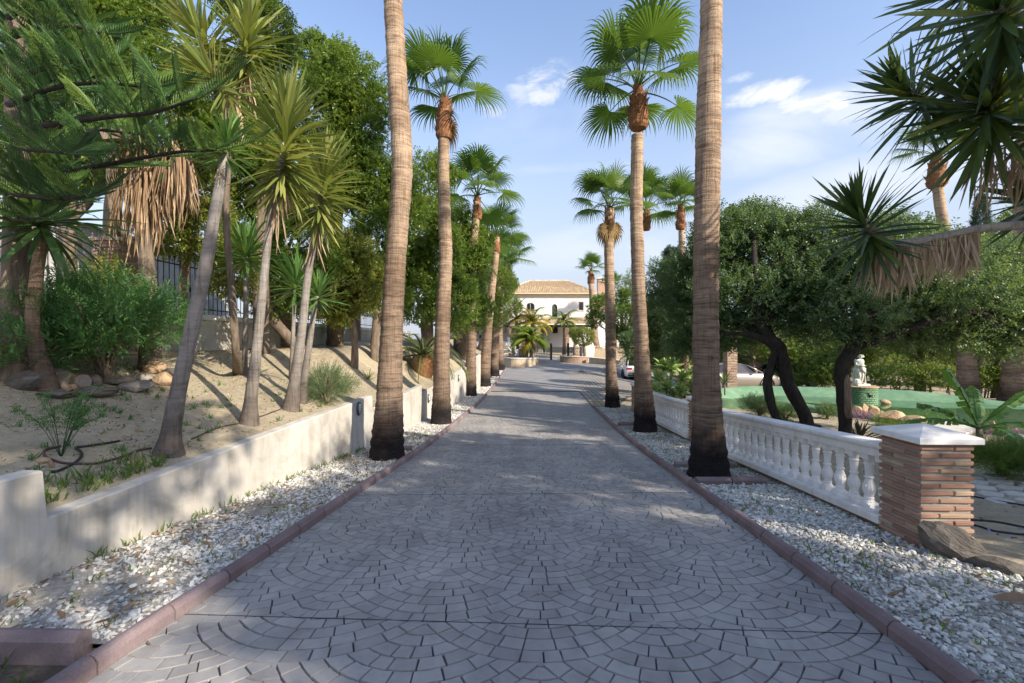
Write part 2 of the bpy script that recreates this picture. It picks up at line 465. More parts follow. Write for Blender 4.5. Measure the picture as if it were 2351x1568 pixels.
M['concrete'] = surf('footing_concrete', [(.3, (.16, .13, .09)), (.7, (.30, .26, .19))], 3, .9, .5, 40, .006)
M['mortar'] = surf('pillar_mortar', [(.3, (.27, .25, .22)), (.7, (.38, .36, .32))], 8, .95, .8, 90, .006)
M['brick'] = surf('terracotta_brick', [(.12, (.22, .12, .09)), (.4, (.33, .185, .135)), (.62, (.39, .24, .175)), (.82, (.45, .35, .245))], 3, .85, .6, 90, .004, objrand=.6, fine=30)
M['brick_f'] = surf('far_brick', [(.3, (.25, .15, .10)), (.7, (.42, .29, .21))], 3, .9, .3, 60, .006, objrand=.4)
M['iron'] = surf('black_iron', [(.3, (.012, .012, .014)), (.7, (.03, .03, .032))], 20, .5, 0)
M['rust'] = surf('grey_iron', [(.3, (.10, .09, .085)), (.7, (.20, .18, .165))], 20, .6, 0)
def mk_trunk(name, low, mid, top, zl, rings=34, hl=.9, bd=.02, rc=.85):
    """palm bark: object z runs up the trunk; dark wet foot, leaf scars as fine rings"""
    m, t, b = newmat(name); g = coords(t)
    sx = t.nodes.new('ShaderNodeSeparateXYZ'); t.links.new(g, sx.inputs[0])
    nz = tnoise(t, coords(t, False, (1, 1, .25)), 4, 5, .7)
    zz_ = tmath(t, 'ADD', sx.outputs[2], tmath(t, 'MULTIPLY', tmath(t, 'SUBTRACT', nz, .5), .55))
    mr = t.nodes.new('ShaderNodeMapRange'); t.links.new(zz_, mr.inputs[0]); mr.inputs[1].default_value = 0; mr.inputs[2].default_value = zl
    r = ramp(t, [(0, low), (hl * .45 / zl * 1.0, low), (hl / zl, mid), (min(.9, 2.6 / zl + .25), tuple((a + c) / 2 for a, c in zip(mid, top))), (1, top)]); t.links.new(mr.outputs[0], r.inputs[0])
    wv = tnoise(t, coords(t, False, (2.5, 2.5, rings)), 1.0, 5, .7, .8)
    vv = tnoise(t, coords(t, False, (38, 38, 1.8)), 1.0, 4, .6)
    wr = ramp(t, [(.34, (.36, .33, .30)), (.5, (1, 1, 1)), (.66, (1.45, 1.36, 1.25))]); t.links.new(wv, wr.inputs[0])
    vr = ramp(t, [(.33, (.6, .55, .5)), (.5, (1, 1, 1))]); t.links.new(vv, vr.inputs[0])
    c = tmix(t, .85, tmix(t, rc, r.outputs[0], wr.outputs[0], 'MULTIPLY'), vr.outputs[0], 'MULTIPLY')
    red = tnoise(t, g, 5, 4, .7); rr = ramp(t, [(.6, (0, 0, 0)), (.72, (.5, .5, .5))]); t.links.new(red, rr.inputs[0])
    c = tmix(t, tmath(t, 'MULTIPLY', rr.outputs[0], .8), c, (.14, .065, .035))
    big = tnoise(t, coords(t, False, (1.2, 1.2, 2.2)), 1.0, 5, .7); br_ = ramp(t, [(.38, (.62, .58, .55)), (.55, (1, 1, 1)), (.7, (1.2, 1.18, 1.12))]); t.links.new(big, br_.inputs[0]); c = tmix(t, .9, c, br_.outputs[0], 'MULTIPLY')
    t.links.new(c, b.inputs['Base Color']); b.inputs['Roughness'].default_value = .9; b.inputs['Specular IOR Level'].default_value = .2
    tbump(t, b, tmath(t, 'ADD', wv, tmath(t, 'MULTIPLY', vv, .7)), .9, bd); return m
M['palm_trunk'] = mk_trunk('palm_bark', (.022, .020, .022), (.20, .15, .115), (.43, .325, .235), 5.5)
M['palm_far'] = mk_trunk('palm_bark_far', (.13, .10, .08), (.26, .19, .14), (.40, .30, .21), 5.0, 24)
M['yucca_trunk'] = mk_trunk('yucca_bark', (.15, .13, .115), (.26, .24, .22), (.40, .385, .37), 3.2, 22, .6, .012, .3)
M['bark'] = surf('grey_brown_bark', [(.3, (.11, .085, .065)), (.7, (.27, .215, .165))], 6, .9, .9, 30, .02, vscale=(3, 3, .6))
M['bark_d'] = surf('dark_carob_bark', [(.3, (.018, .015, .013)), (.7, (.060, .050, .042))], 6, .9, 1.0, 22, .03, vscale=(3, 3, 1))
M['bark_p'] = surf('exposed_heartwood', [(.3, (.14, .09, .06)), (.7, (.36, .27, .20))], 6, .9, .9, 20, .02, vscale=(4, 4, .5))
M['boot'] = surf('palm_boot_fibre', [(.3, (.10, .045, .025)), (.5, (.26, .12, .06)), (.72, (.42, .25, .12))], 9, .9, 1.0, 40, .03, world=False, fine=30)
M['ficus'] = leafmat('ficus_leaf', [(0, (.028, .06, .014)), (.35, (.07, .13, .024)), (.7, (.14, .21, .036)), (.9, (.24, .29, .055)), (1, (.36, .37, .08))], (.45, .62, .08), .44, .33)
M['ficus_y'] = leafmat('yellow_ficus_leaf', [(0, (.05, .08, .016)), (.4, (.14, .18, .03)), (.75, (.27, .30, .07)), (1, (.42, .40, .12))], (.6, .66, .12), .44, .38)
M['carob'] = leafmat('carob_leaf', [(0, (.035, .072, .036)), (.5, (.07, .135, .068)), (.88, (.12, .19, .08)), (.96, (.24, .25, .08)), (1, (.34, .28, .09))], (.40, .55, .10), .34, .42)
M['shrub'] = leafmat('shrub_leaf', [(0, (.03, .08, .035)), (.5, (.07, .17, .065)), (1, (.16, .32, .08))], (.3, .58, .1), .40, .45)
M['back'] = leafmat('background_leaf', [(0, (.035, .065, .018)), (.4, (.08, .135, .03)), (.8, (.18, .24, .05)), (1, (.28, .32, .08))], (.5, .66, .10), .48, .45)
M['blueleaf'] = leafmat('cypress_leaf', [(0, (.02, .04, .03)), (1, (.07, .11, .08))], (.2, .3, .1), .2, .6)
M['fine'] = leafmat('rosemary_leaf', [(0, (.05, .09, .04)), (.6, (.11, .18, .07)), (1, (.20, .27, .10))], (.3, .5, .1), .3, .5)
M['grass'] = leafmat('grass_blade', [(0, (.04, .09, .015)), (.7, (.10, .19, .03)), (1, (.25, .24, .08))], (.4, .6, .08), .4, .45)
M['fan'] = leafmat('fan_frond', [(0, (.035, .085, .018)), (.5, (.065, .13, .024)), (1, (.12, .18, .035))], (.30, .50, .04), .34, .36, 'obj')
M['fan_dead'] = leafmat('dry_fan_frond', [(0, (.22, .14, .05)), (1, (.42, .28, .12))], (.5, .35, .1), .2, .7, 'obj')
M['yucca'] = leafmat('yucca_leaf', [(0, (.10, .15, .04)), (.5, (.20, .25, .07)), (1, (.36, .36, .12))], (.50, .55, .06), .26, .34, 'obj')
M['yucca_g'] = leafmat('green_yucca_leaf', [(0, (.045, .11, .035)), (.5, (.09, .19, .05)), (1, (.17, .27, .07))], (.35, .6, .08), .26, .36, 'obj')
M['yucca_dk'] = leafmat('dark_yucca_leaf', [(0, (.018, .045, .02)), (.5, (.038, .08, .028)), (.85, (.08, .13, .035)), (1, (.26, .24, .05))], (.32, .42, .04), .24, .33, 'obj')
M['strap'] = leafmat('strap_leaf', [(0, (.012, .04, .02)), (.5, (.03, .075, .03)), (1, (.07, .13, .05))], (.3, .5, .08), .28, .3, 'obj')
M['dead'] = leafmat('dry_yucca_leaf', [(0, (.24, .165, .11)), (.5, (.44, .33, .225)), (1, (.62, .50, .37))], (.6, .42, .22), .2, .75, 'obj')
M['dead_o'] = leafmat('dry_orange_leaf', [(0, (.16, .10, .06)), (.5, (.36, .25, .155)), (1, (.56, .43, .29))], (.6, .4, .2), .2, .75, 'obj')
M['arauc'] = leafmat('norfolk_pine_needles', [(0, (.025, .075, .022)), (.5, (.055, .135, .032)), (1, (.17, .27, .045))], (.20, .45, .08), .18, .5, 'obj')
M['agave'] = leafmat('agave_leaf', [(0, (.22, .34, .12)), (1, (.38, .50, .16))], (.5, .65, .15), .22, .4, 'obj')
M['banana'] = leafmat('banana_leaf', [(0, (.06, .16, .04)), (1, (.13, .26, .05))], (.35, .65, .07), .35, .38, 'obj')
M['phormium'] = leafmat('bronze_flax_leaf', [(0, (.02, .024, .016)), (1, (.07, .075, .045))], (.15, .15, .05), .15, .4, 'obj')
M['purple'] = leafmat('purple_trailing_leaf', [(0, (.16, .05, .12)), (1, (.42, .22, .33))], (.5, .2, .4), .25, .5)
M['yelfrond'] = leafmat('yellow_feather_frond', [(0, (.16, .17, .02)), (1, (.42, .34, .03))], (.7, .6, .05), .4, .4, 'obj')
M['grnfrond'] = leafmat('green_feather_frond', [(0, (.10, .17, .025)), (1, (.22, .30, .05))], (.5, .65, .06), .4, .4, 'obj')
M['dryfrond'] = leafmat('dry_feather_frond', [(0, (.20, .13, .07)), (1, (.40, .30, .18))], (.5, .4, .2), .25, .6, 'obj')
M['back_frond'] = leafmat('grey_green_feather_frond', [(0, (.06, .09, .035)), (1, (.17, .21, .08))], (.4, .5, .1), .3, .45, 'obj')
M['pond'] = surf('green_pond_paint', [(.3, (.10, .19, .13)), (.5, (.145, .27, .155)), (.7, (.25, .37, .235))], 1.2, .6, .3, 30, .006, fine=6)
M['rock'] = surf('garden_rock', [(.3, (.13, .105, .085)), (.5, (.23, .20, .175)), (.7, (.36, .33, .29))], 3, .85, .9, 18, .03, objrand=.35, fine=14, world=False)
M['rock_o'] = surf('ochre_rock', [(.3, (.30, .20, .12)), (.7, (.55, .40, .26))], 3, .85, .9, 14, .03, objrand=.2, fine=10, world=False)
M['rock_k'] = surf('dark_slate_rock', [(.3, (.06, .054, .048)), (.55, (.16, .142, .125)), (.75, (.34, .31, .28))], 3, .8, 1.0, 12, .04, fine=9, world=False, vscale=(1, 1, 4))
M['tile'] = surf('roof_tile', [(.2, (.48, .34, .20)), (.5, (.68, .53, .34)), (.8, (.80, .67, .46))], 2, .85, .3, 60, .006, objrand=.55)
M['cream'] = surf('cream_cornice', [(.3, (.62, .54, .42)), (.7, (.70, .62, .50))], 2, .85, .1)
M['wood'] = surf('dark_wood', [(.3, (.05, .022, .012)), (.7, (.12, .055, .03))], 4, .5, .3, 30, .004)
def simple(name, c, rough=.5, metallic=0.0, spec=.5, emit=None, coat=0.0):
    m, t, b = newmat(name); b.inputs['Base Color'].default_value = (*c, 1); b.inputs['Roughness'].default_value = rough
    b.inputs['Metallic'].default_value = metallic; b.inputs['Specular IOR Level'].default_value = spec; b.inputs['Coat Weight'].default_value = coat
    return m
M['glass'] = simple('window_glass', (.02, .028, .035), .06, 0, .8)
M['leaded'] = surf('leaded_glass', [(.4, (.02, .035, .02)), (.6, (.09, .12, .07))], 3, .25, .3, 12, .01)
M['wframe'] = simple('cream_window_frame', (.55, .50, .42), .5)
M['carwhite'] = simple('white_car_paint', (.75, .75, .75), .25, 0, .5, coat=1)
M['carsilver'] = simple('champagne_car_paint', (.38, .34, .30), .28, .6, .5, coat=1)
M['carglass'] = simple('car_glass', (.008, .009, .01), .04, 0, .8)
M['black'] = simple('black_plastic', (.012, .012, .012), .6)
M['rubber'] = simple('tyre_rubber', (.018, .018, .018), .85)
M['alloy'] = simple('alloy_rim', (.45, .45, .46), .3, .9)
M['red'] = simple('tail_light', (.35, .01, .012), .2, 0, .6, coat=1)
M['statue'] = surf('weathered_statue_stone', [(.3, (.42, .44, .38)), (.6, (.66, .66, .60))], 5, .85, .5, 40, .01, world=False)
M['hose'] = simple('black_hose', (.02, .024, .03), .5)
M['hose_b'] = surf('brown_hose', [(.3, (.07, .04, .04)), (.7, (.13, .08, .075))], 10, .6, 0)
M['lampglass'] = simple('frosted_lamp_glass', (.62, .66, .66), .25, 0, .5)
M['lampmetal'] = simple('grey_lamp_metal', (.10, .12, .13), .4, .6)
M['crazy'] = surf('pale_crazy_paving', [(.3, (.44, .42, .38)), (.7, (.62, .60, .56))], 3, .85, .5, 30, .006, fine=16)
M['violet'] = simple('fallen_violet_petal', (.28, .22, .62), .6)
M['bluecar'] = simple('blue_car_paint', (.02, .07, .22), .2, 0, .5, coat=1)
def mk_water():
    m, t, b = newmat('pond_water'); g = coords(t, True)
    r = ramp(t, [(.3, (.035, .10, .05)), (.55, (.055, .14, .06)), (.75, (.12, .17, .04))]); t.links.new(tnoise(t, coords(t, True, (.5, 1.2, 1)), .7, 4, .6), r.inputs[0])
    t.links.new(r.outputs[0], b.inputs['Base Color']); b.inputs['Roughness'].default_value = .05; b.inputs['Specular IOR Level'].default_value = .5
    tbump(t, b, tnoise(t, g, 2.2, 4, .5), .06, .03); return m
M['water'] = mk_water()
# ================================================================ THE SETTING
def grid(xs, ys, fn):
    X, Y = np.meshgrid(xs, ys); Z = fn(X, Y)
    v = np.stack([X, Y, Z], -1).reshape(-1, 3); nx = len(xs); ny = len(ys)
    i = (np.arange(ny - 1)[:, None] * nx + np.arange(nx - 1)[None, :]).ravel()
    return v, np.stack([i, i + 1, i + nx + 1, i + nx], 1)
def stretch_axis(a, b, step, far):
    core = np.arange(a, b + 1e-6, step); e = np.geomspace(4, far, 9)
    return np.concatenate([a - e[::-1], core, b + e])
# pond outline on the water level (found from sight lines)
WZ = -0.80
pond_uv = [(1657, 922), (1690, 931), (1770, 934), (1859, 938), (1950, 950), (2050, 966), (2180, 985), (2351, 1001), (2560, 1010), (2700, 985), (2560, 950), (2351, 936), (2198, 926), (2080, 921), (1960, 915), (1859, 911), (1745, 909)]
pond = []
for (u, v) in pond_uv:
    d = (EYE - WZ) * F / (v - 784.0); q = P(u, v, d); pond.append(Vector((q.x, q.y, WZ)))
pond = smooth_path(pond + [pond[0]], 4)[:-1]
pc = sum(pond, Vector()) / len(pond)
PX = np.array([[p.x, p.y] for p in pond])
def in_pond(X, Y, grow=0.35):
    X = np.asarray(X, float); Y = np.asarray(Y, float); c = np.zeros(X.shape, bool)
    g = PX + 0; cc = np.array([pc.x, pc.y]); dd = g - cc; g = cc + dd * (1 + grow / np.maximum(np.linalg.norm(dd, axis=1, keepdims=True), .1))
    n = len(g)
    for i in range(n):
        x1, y1 = g[i]; x2, y2 = g[(i + 1) % n]
        cond = ((y1 > Y) != (y2 > Y)); xi = (x2 - x1) * (Y - y1) / (y2 - y1 + 1e-12) + x1
        c ^= cond & (X < xi)
    return c
def ground_fn(X, Y):
    z = gz(X, Y) - 0.05 + wnoise(X, Y, 1.3, 1) * .02 * (X > 3.6)
    far = np.maximum(np.abs(X - 15) - 60, 0) + np.maximum(np.abs(Y - 45) - 60, 0)
    z = z - np.clip(far / 60, 0, 1) * 1.5
    z = np.where(in_pond(X, Y, .25), -1.3, z)
    return z
gv, gf = grid(stretch_axis(-42, 72, .5, 2500), stretch_axis(-12, 100, .5, 2500), ground_fn)
ground = obj('ground', mesh('ground', gv, gf, M['soil'], True), kind='structure')

bv, bf = grid(np.concatenate([np.arange(-42, -10, 1.0), np.linspace(-10, 0, 60)]), np.arange(-9, 28.3, .2), lambda X, Y: X * 0)
X0 = bv[:, 0]; Y0 = bv[:, 1]
Xn = np.where(X0 > -10, -10 + (X0 + 10) / 10 * (xw(Y0) - 0.03 + 10), X0)
Zn = bank(Xn, Y0)
bv = np.stack([Xn, Y0, np.where(Y0 > 28.0, -1.3, Zn)], -1)
obj('garden_bank', mesh('garden_bank', bv, bf, M['soil'], True), kind='structure')

# ---- driveway: base sheet + stamped fan-pattern stones
ys = np.concatenate([np.arange(-6, 50, .5)])
def strip(name, y0, y1, s0, s1, dz, mat, step=.5, zfn=None, n=2):
    ysx = np.arange(y0, y1 + 1e-6, step); v = []; 
    for y in ysx:
        for k in range(n):
            s_ = s0(y) + (s1(y) - s0(y)) * k / (n - 1); v.append((s_, y, float((zfn or (lambda x_, y_: zr(y_)))(s_, y)) + dz))
    m = len(ysx); f = [(i * n + k, i * n + k + 1, (i + 1) * n + k + 1, (i + 1) * n + k) for i in range(m - 1) for k in range(n - 1)]
    return mesh(name, v, f, mat, True)
ROAD_STONE_END = 22.0
drive = obj('driveway', strip('driveway', -6, ROAD_STONE_END + .3, lambda y: xc(y) - HW - .02, lambda y: xc(y) + HW + .02, -.012, M['joint']), kind='structure')
# beyond, the worn surface spreads out towards the gate and the parking place
def right_edge(y):
    return float(np.interp(y, [22, 24, 27, 29, 32, 34, 36, 38, 41, 47], [xc(22) + HW, xc(24) + HW + .2, 4.6, 7, 11, 12, 9.5, 7.6, 5.3, 3.4]))
def left_edge(y):
    return float(np.interp(y, [22, 33, 33.6, 35, 37, 39, 41, 47], [xc(22) - HW, xc(33) - HW, -2.0, -3.0, .0, 1.2, 1.55, 1.6]))
obj('forecourt', strip('forecourt', 22.3, 47, left_edge, right_edge, -.004, M['farroad'], .4, gz, 10), kind='structure')

def zg0(y): return float(zr(y))
def fan_stones():
    """fish-scale fans of six courses; returns (verts, faces, near flag) per stone"""
    a, R, hgt, t = .71, .85, .383, .105; out_ = []
    nrow = int((ROAD_STONE_END + 2) / hgt)
    for j in range(2, nrow):
        cy = j * hgt + .2
        for i in range(-3, 4):
            cxx = (2 * i + (j % 2)) * a + .12
            if abs(cxx) > HW + a: continue
            for k in range(8):
                ro, ri = R - t * k, R - t * (k + 1)
                def lim(r):
                    ph = 0.0
                    while ph < 1.2:
                        x = r * math.sin(ph); y = -r * math.cos(ph)
                        if x > a or (x - a) ** 2 + (y - hgt) ** 2 < R * R: break
                        ph += .01
                    return ph
                key = k
                if key not in fan_stones.c: fan_stones.c[key] = (lim(ro), lim(ri))
                po, pi = fan_stones.c[key]
                if po < .02: continue
                pm_ = max(po, pi)
                L = 2 * pm_ * (ro + ri) / 2
                n = max(1, int(round(L / .136)))
                cuts = [-pm_]
                for q in range(1, n): cuts.append(-pm_ + 2 * pm_ * (q + random.uniform(-.2, .2)) / n)
                cuts.append(pm_)
                ro_, ri_ = ro - .0031, ri + .0031
                for q in range(n):
                    pts = []
                    for rr, lm, rev in ((ro_, po, 0), (ri_, pi, 1)):
                        gg = .0028 / rr
                        p0 = max(cuts[q] + gg, -lm + gg); p1 = min(cuts[q + 1] - gg, lm - gg)
                        if p1 < p0: p0 = p1 = min(max((p0 + p1) / 2, -lm + gg), lm - gg)
                        tri = [p0, (p0 + p1) / 2, p1]
                        if rev: tri = tri[::-1]
                        pts += [(rr * math.sin(ph), -rr * math.cos(ph)) for ph in tri]
                    pts = [(cxx + p[0] + random.uniform(-.0025, .0025), cy + p[1] + random.uniform(-.0025, .0025)) for p in pts]
                    mx = sum(p[0] for p in pts) / 6; my = sum(p[1] for p in pts) / 6
                    if min(abs(p[0]) for p in pts) > HW - .015 or abs(mx) > HW + .2 or my < .3 or my > ROAD_STONE_END: continue
                    pts = [(max(-HW + .003, min(HW - .003, p[0])), p[1]) for p in pts]
                    out_.append((mx, my, pts))
    return out_
fan_stones.c = {}
stones = fan_stones(); stones.sort(key=lambda s_: (s_[1] - 2.15) if s_[1] > 2.15 else 50 + s_[1])
def stone_geo(st):
    mx, my, pts = st
    tx, ty, dz = random.uniform(-.006, .006), random.uniform(-.006, .006), random.uniform(-.0010, .0010)
    vs = []
    for (x, y) in pts:
        vs.append((x + xc(y), y, float(zr(y)) - .014))
    for (x, y) in pts:
        l = math.hypot(x - mx, y - my) + 1e-6; q = 1 - .0038 / l
        X = mx + (x - mx) * q; Y = my + (y - my) * q
        vs.append((X + xc(Y), Y, float(zr(Y)) + dz + tx * (X - mx) + ty * (Y - my)))
    fs = [(6, 7, 8, 9, 10, 11)] + [(i, (i + 1) % 6, 6 + (i + 1) % 6, 6 + i) for i in range(6)]
    return vs, fs
for st in stones[:300]:
    vs, fs = stone_geo(st); c = Vector((st[0] + xc(st[1]), st[1], float(zr(st[1]))))
    o = obj('paving_stone', mesh('paving_stone', [Vector(v) - c for v in vs], fs, M['pave'], rnd=[random.random() * .01] * 7), drive, loc=c)
av, af, ar = [], [], []
for st in stones[300:]:
    vs, fs = stone_geo(st); b_ = len(av); av += vs; af += [[b_ + i for i in f] for f in fs]; ar += [random.random()] * 7
obj('paving_stones', mesh('paving_stones', av, af, M['pave'], rnd=ar), drive, kind='stuff')
for (y_, sl) in ((2.78, -.05), (5.75, .03), (9.6, .02), (14.2, .0)):
    b_ = MB(); b_.sweep([(xc(y_ + sl * s_) + s_, y_ + sl * s_, zg0(y_ + sl * s_) + .0022) for s_ in np.linspace(-HW + .01, HW - .01, 24)], [(-.003, -.004), (.003, -.004), (.003, 0), (-.003, 0)])
    obj('expansion_joint', b_.build('expansion_joint', M['joint']), drive)
# ---- parking place in rectangular block pavers, ochre bands across
pk = obj('parking_place', strip('parking_place', 16.8, 33.5, lambda y: xc(y) + HW + .02, lambda y: float(np.interp(y, [16.8, 20, 23, 33.5], [3.9, 5.2, 10.5, 12.5])), -.016, M['joint'], .4, gz, 9), kind='structure')
pv, pf, pm = [], [], []
y = 16.95
row = 0
while y < 31.5:
    x0 = xc(y) + HW + .05; x1 = float(np.interp(y, [16.8, 20, 23, 33.5], [3.85, 5.1, 10.4, 12.4]))
    x = x0
    while x < x1 - .2:
        zc = float(gz(x + .1, y + .14)); b_ = len(pv); g_ = .008
        for (xx, yy_) in ((x + g_, y + g_), (x + .2 - g_, y + g_), (x + .2 - g_, y + .28 - g_), (x + g_, y + .28 - g_)): pv.append((xx, yy_, float(gz(xx, yy_)) - .02))
        for (xx, yy_) in ((x + g_ + .006, y + g_ + .006), (x + .194 - g_, y + g_ + .006), (x + .194 - g_, y + .274 - g_), (x + g_ + .006, y + .274 - g_)): pv.append((xx, yy_, float(gz(xx, yy_)) + random.uniform(-.002, .002)))
        pf += [(b_ + 4, b_ + 5, b_ + 6, b_ + 7)] + [(b_ + i, b_ + (i + 1) % 4, b_ + 4 + (i + 1) % 4, b_ + 4 + i) for i in range(4)]
        band = (row % 9) in (5, 6) or y < 18.3
        pm += [1 if band else 0] * 5
        x += .2
    y += .28; row += 1
obj('pavers', mesh('pavers', pv, pf, None, mats=[M['paver'], M['paver_y']], mi=pm), pk, kind='stuff')

# ---- kerbs
KH = .095
def kerb_mesh(y0, y1, side):
    """one kerb stone, road side chamfered, rounded top"""
    b_ = MB(); p = [(0, -.12), (0, KH - .035), (.006, KH - .030), (.022, KH - .006), (.04, KH), (.072, KH - .004), (.085, KH - .02), (.085, -.12)]
    pr = [(side * a, b) for a, b in p]
    if side < 0: pr = pr[::-1]
    pts = [Vector((xc(y) + side * HW, y, float(zr(y)))) for y in np.linspace(y0 + .006, y1 - .006, 4)]
    c = pts[0].copy(); b_.sweep([q - c for q in pts], pr); return b_.build('kerb_stone', M['kerb']), c
for side, y_end, nm in ((-1, 33.0, 'left'), (1, 16.6, 'right')):
    kb = thing('kerb', 'long row of mauve kerb stones edging the drive on the %s' % ('left, beside the rendered retaining wall' if side < 0 else 'right, beside the white balustrade'), 'kerb', (xc(0) + side * HW, 0, 0), 0, 'mauve kerbs along the drive')
    off = -kb.location
    y = 1.0 - (.18 if side < 0 else .35)
    while y < y_end:
        m_, c = kerb_mesh(y, min(y + .5, y_end), side); obj('kerb_stone', m_, kb, loc=c - kb.location, rot=(random.uniform(-.006, .006), random.uniform(-.01, .01), random.uniform(-.006, .006))); y += .5
def cross_kerb(y, x0, x1, label, yaw=0.0, z=None):
    kb = thing('cross_kerb', label, 'kerb', ((x0 + x1) / 2, y, float(zr(y)) if z is None else z), yaw, 'short kerbs set across the gravel beds')
    n = max(1, int(round((x1 - x0) / .5))); L = (x1 - x0) / n
    for i in range(n):
        b_ = MB(); a = -(x1 - x0) / 2 + i * L
        p = [(-.05, -.15), (-.05, KH + .0), (-.03, KH + .028), (0, KH + .036), (.03, KH + .028), (.05, KH), (.05, -.15)]
        b_.sweep([(a + .005, 0, 0), (a + L / 2, 0, 0), (a + L - .005, 0, 0)], p); obj('kerb_stone', b_.build('kerb_stone', M['kerb']), kb)
cross_kerb(2.50, -3.9, -2.36, 'short mauve cross kerb with a square end at the very front left of the gravel', -.02)
cross_kerb(6.12, 2.5, 3.45, 'short mauve kerb across the gravel just in front of the nearest right palm')
cross_kerb(7.25, 2.62, 3.6, 'short mauve kerb across the gravel just behind the nearest right palm')
cross_kerb(12.3, 2.9, 3.85, 'short mauve kerb across the gravel behind the second right palm')
cross_kerb(8.75, -2.72, -1.95, 'short mauve kerb across the gravel behind the nearest left palm')

# ---- gravel beds
def xbal(y): return 3.42 + .055 * y
def gl0(y): return float(xw(y)) - .02
def gl1(y): return xc(y) - HW - .09
def gr0(y): return xc(y) + HW + .09
def gr1(y): return xbal(y) if y > 3.9 else float(np.interp(y, [-2, 3.2, 3.9], [4.2, 3.72, 3.8]))
GT = .055
gb1 = obj('gravel_bed', strip('gravel_bed', 2.52, 33, gl0, gl1, GT - .02, M['gravel_bed'], .25, n=4), kind='structure')
gb2 = obj('gravel_bed', strip('gravel_bed', -2, 16.5, gr0, gr1, GT - .02, M['gravel_bed'], .25, n=4), kind='structure')
obj('flower_bed', strip('flower_bed', -2, 2.5, lambda y: gl0(y) - .5, gl1, -.03, M['soil_d'], .25, n=3), kind='structure')
t_ = (1 + 5 ** .5) / 2
ICO = np.array([(-1, t_, 0), (1, t_, 0), (-1, -t_, 0), (1, -t_, 0), (0, -1, t_), (0, 1, t_), (0, -1, -t_), (0, 1, -t_), (t_, 0, -1), (t_, 0, 1), (-t_, 0, -1), (-t_, 0, 1)]) / math.sqrt(1 + t_ * t_)
ICF = np.array([(0, 11, 5), (0, 5, 1), (0, 1, 7), (0, 7, 10), (0, 10, 11), (1, 5, 9), (5, 11, 4), (11, 10, 2), (10, 7, 6), (7, 1, 8), (3, 9, 4), (3, 4, 2), (3, 2, 6), (3, 6, 8), (3, 8, 9), (4, 9, 5), (2, 4, 11), (6, 2, 10), (8, 6, 7), (9, 8, 1)])
def rot_mats(n, tilt=.5):
    a = rng.uniform(0, 2 * np.pi, n); b_ = rng.normal(0, tilt, n); c = rng.normal(0, tilt, n)
    ca, sa, cb, sb, cc, sc = np.cos(a), np.sin(a), np.cos(b_), np.sin(b_), np.cos(c), np.sin(c)
    z = np.zeros(n); o1 = np.ones(n)
    Rz = np.stack([ca, -sa, z, sa, ca, z, z, z, o1], -1).reshape(n, 3, 3)
    Rx = np.stack([o1, z, z, z, cb, -sb, z, sb, cb], -1).reshape(n, 3, 3)
    Ry = np.stack([cc, z, sc, z, o1, z, -sc, z, cc], -1).reshape(n, 3, 3)
    return Rz @ Rx @ Ry
def pebbles(name, pos, size, mat, parent=None, flat=(1.0, .72, .48), rnd=None):
    n = len(pos); sc = size[:, None] * np.array(flat)[None] * rng.uniform(.75, 1.3, (n, 3))
    v = ICO[None] * rng.uniform(.72, 1.18, (n, 12, 1)) * sc[:, None, :]
    v = np.einsum('nij,nkj->nki', rot_mats(n, .35), v) + pos[:, None, :]
    f = (ICF[None] + (np.arange(n) * 12)[:, None, None]).reshape(-1, 3)
    r = rng.uniform(0, 1, n) if rnd is None else rnd
    return obj(name, mesh(name, v.reshape(-1, 3), f, mat, rnd=np.repeat(r, 20)), parent, kind='stuff')
def scatter(n, y0, y1, fa, fb, p=1.0):
    y = y0 + (y1 - y0) * rng.uniform(0, 1, n) ** p; s_ = rng.uniform(0, 1, n)
    A = np.array([fa(q) for q in y]); B_ = np.array([fb(q) for q in y]); x = A + (B_ - A) * s_
    return x, y
def bald(x, y): # thin patches where soil shows
    return wnoise(x, y, 2.2, 5)
def gravel(name, y0, y1, fa, fb, n, rmin, rmax, seed, thin=0.35, pockets=()):
    x, y = scatter(n, y0, y1, fa, fb); keep = bald(x, y) < rng.uniform(thin, thin + .5, n)
    for (px, py, pr) in pockets: keep &= ((x - px) ** 2 + (y - py) ** 2 > pr * pr * rng.uniform(.6, 1.2, n))
    x, y = x[keep], y[keep]; s_ = rmin + (rmax - rmin) * rng.uniform(0, 1, len(x)) ** 2.2
    z = zr(y) + GT - .02 + s_ * rng.uniform(0, .7, len(x)); pos = np.stack([x, y, z], 1)
    q = rng.uniform(0, 1, len(x)); q = np.where(bald(x, y) > .15, q * .75, np.clip(q * .8 + .2, 0, 1))
    return pebbles(name, pos, s_, M['pebble'], rnd=q)
g = gravel('gravel', 2.55, 7.5, gl0, gl1, 10500, .008, .029, 1, .1)
gravel('gravel', 7.5, 14, gl0, gl1, 6000, .011, .028, 2, .6, [(-2.22, 8.1, .42), (-2.05, 12.7, .4)])
gravel('gravel', 14, 32.8, gl0, gl1, 3600, .022, .04, 3, 1.0)
gravel('gravel', 1.6, 6.05, gr0, gr1, 12500, .008, .028, 4, .55)
gravel('gravel', 7.35, 11, gr0, gr1, 5600, .010, .027, 5, .7)
gravel('gravel', 12.4, 16.5, gr0, gr1, 2600, .016, .034, 6, .8)
x, y = scatter(260, 6.2, 7.2, gr0, gr1); pebbles('gravel', np.stack([x, y, zr(y) + .04], 1), rng.uniform(.012, .03, 260), M['pebble'])

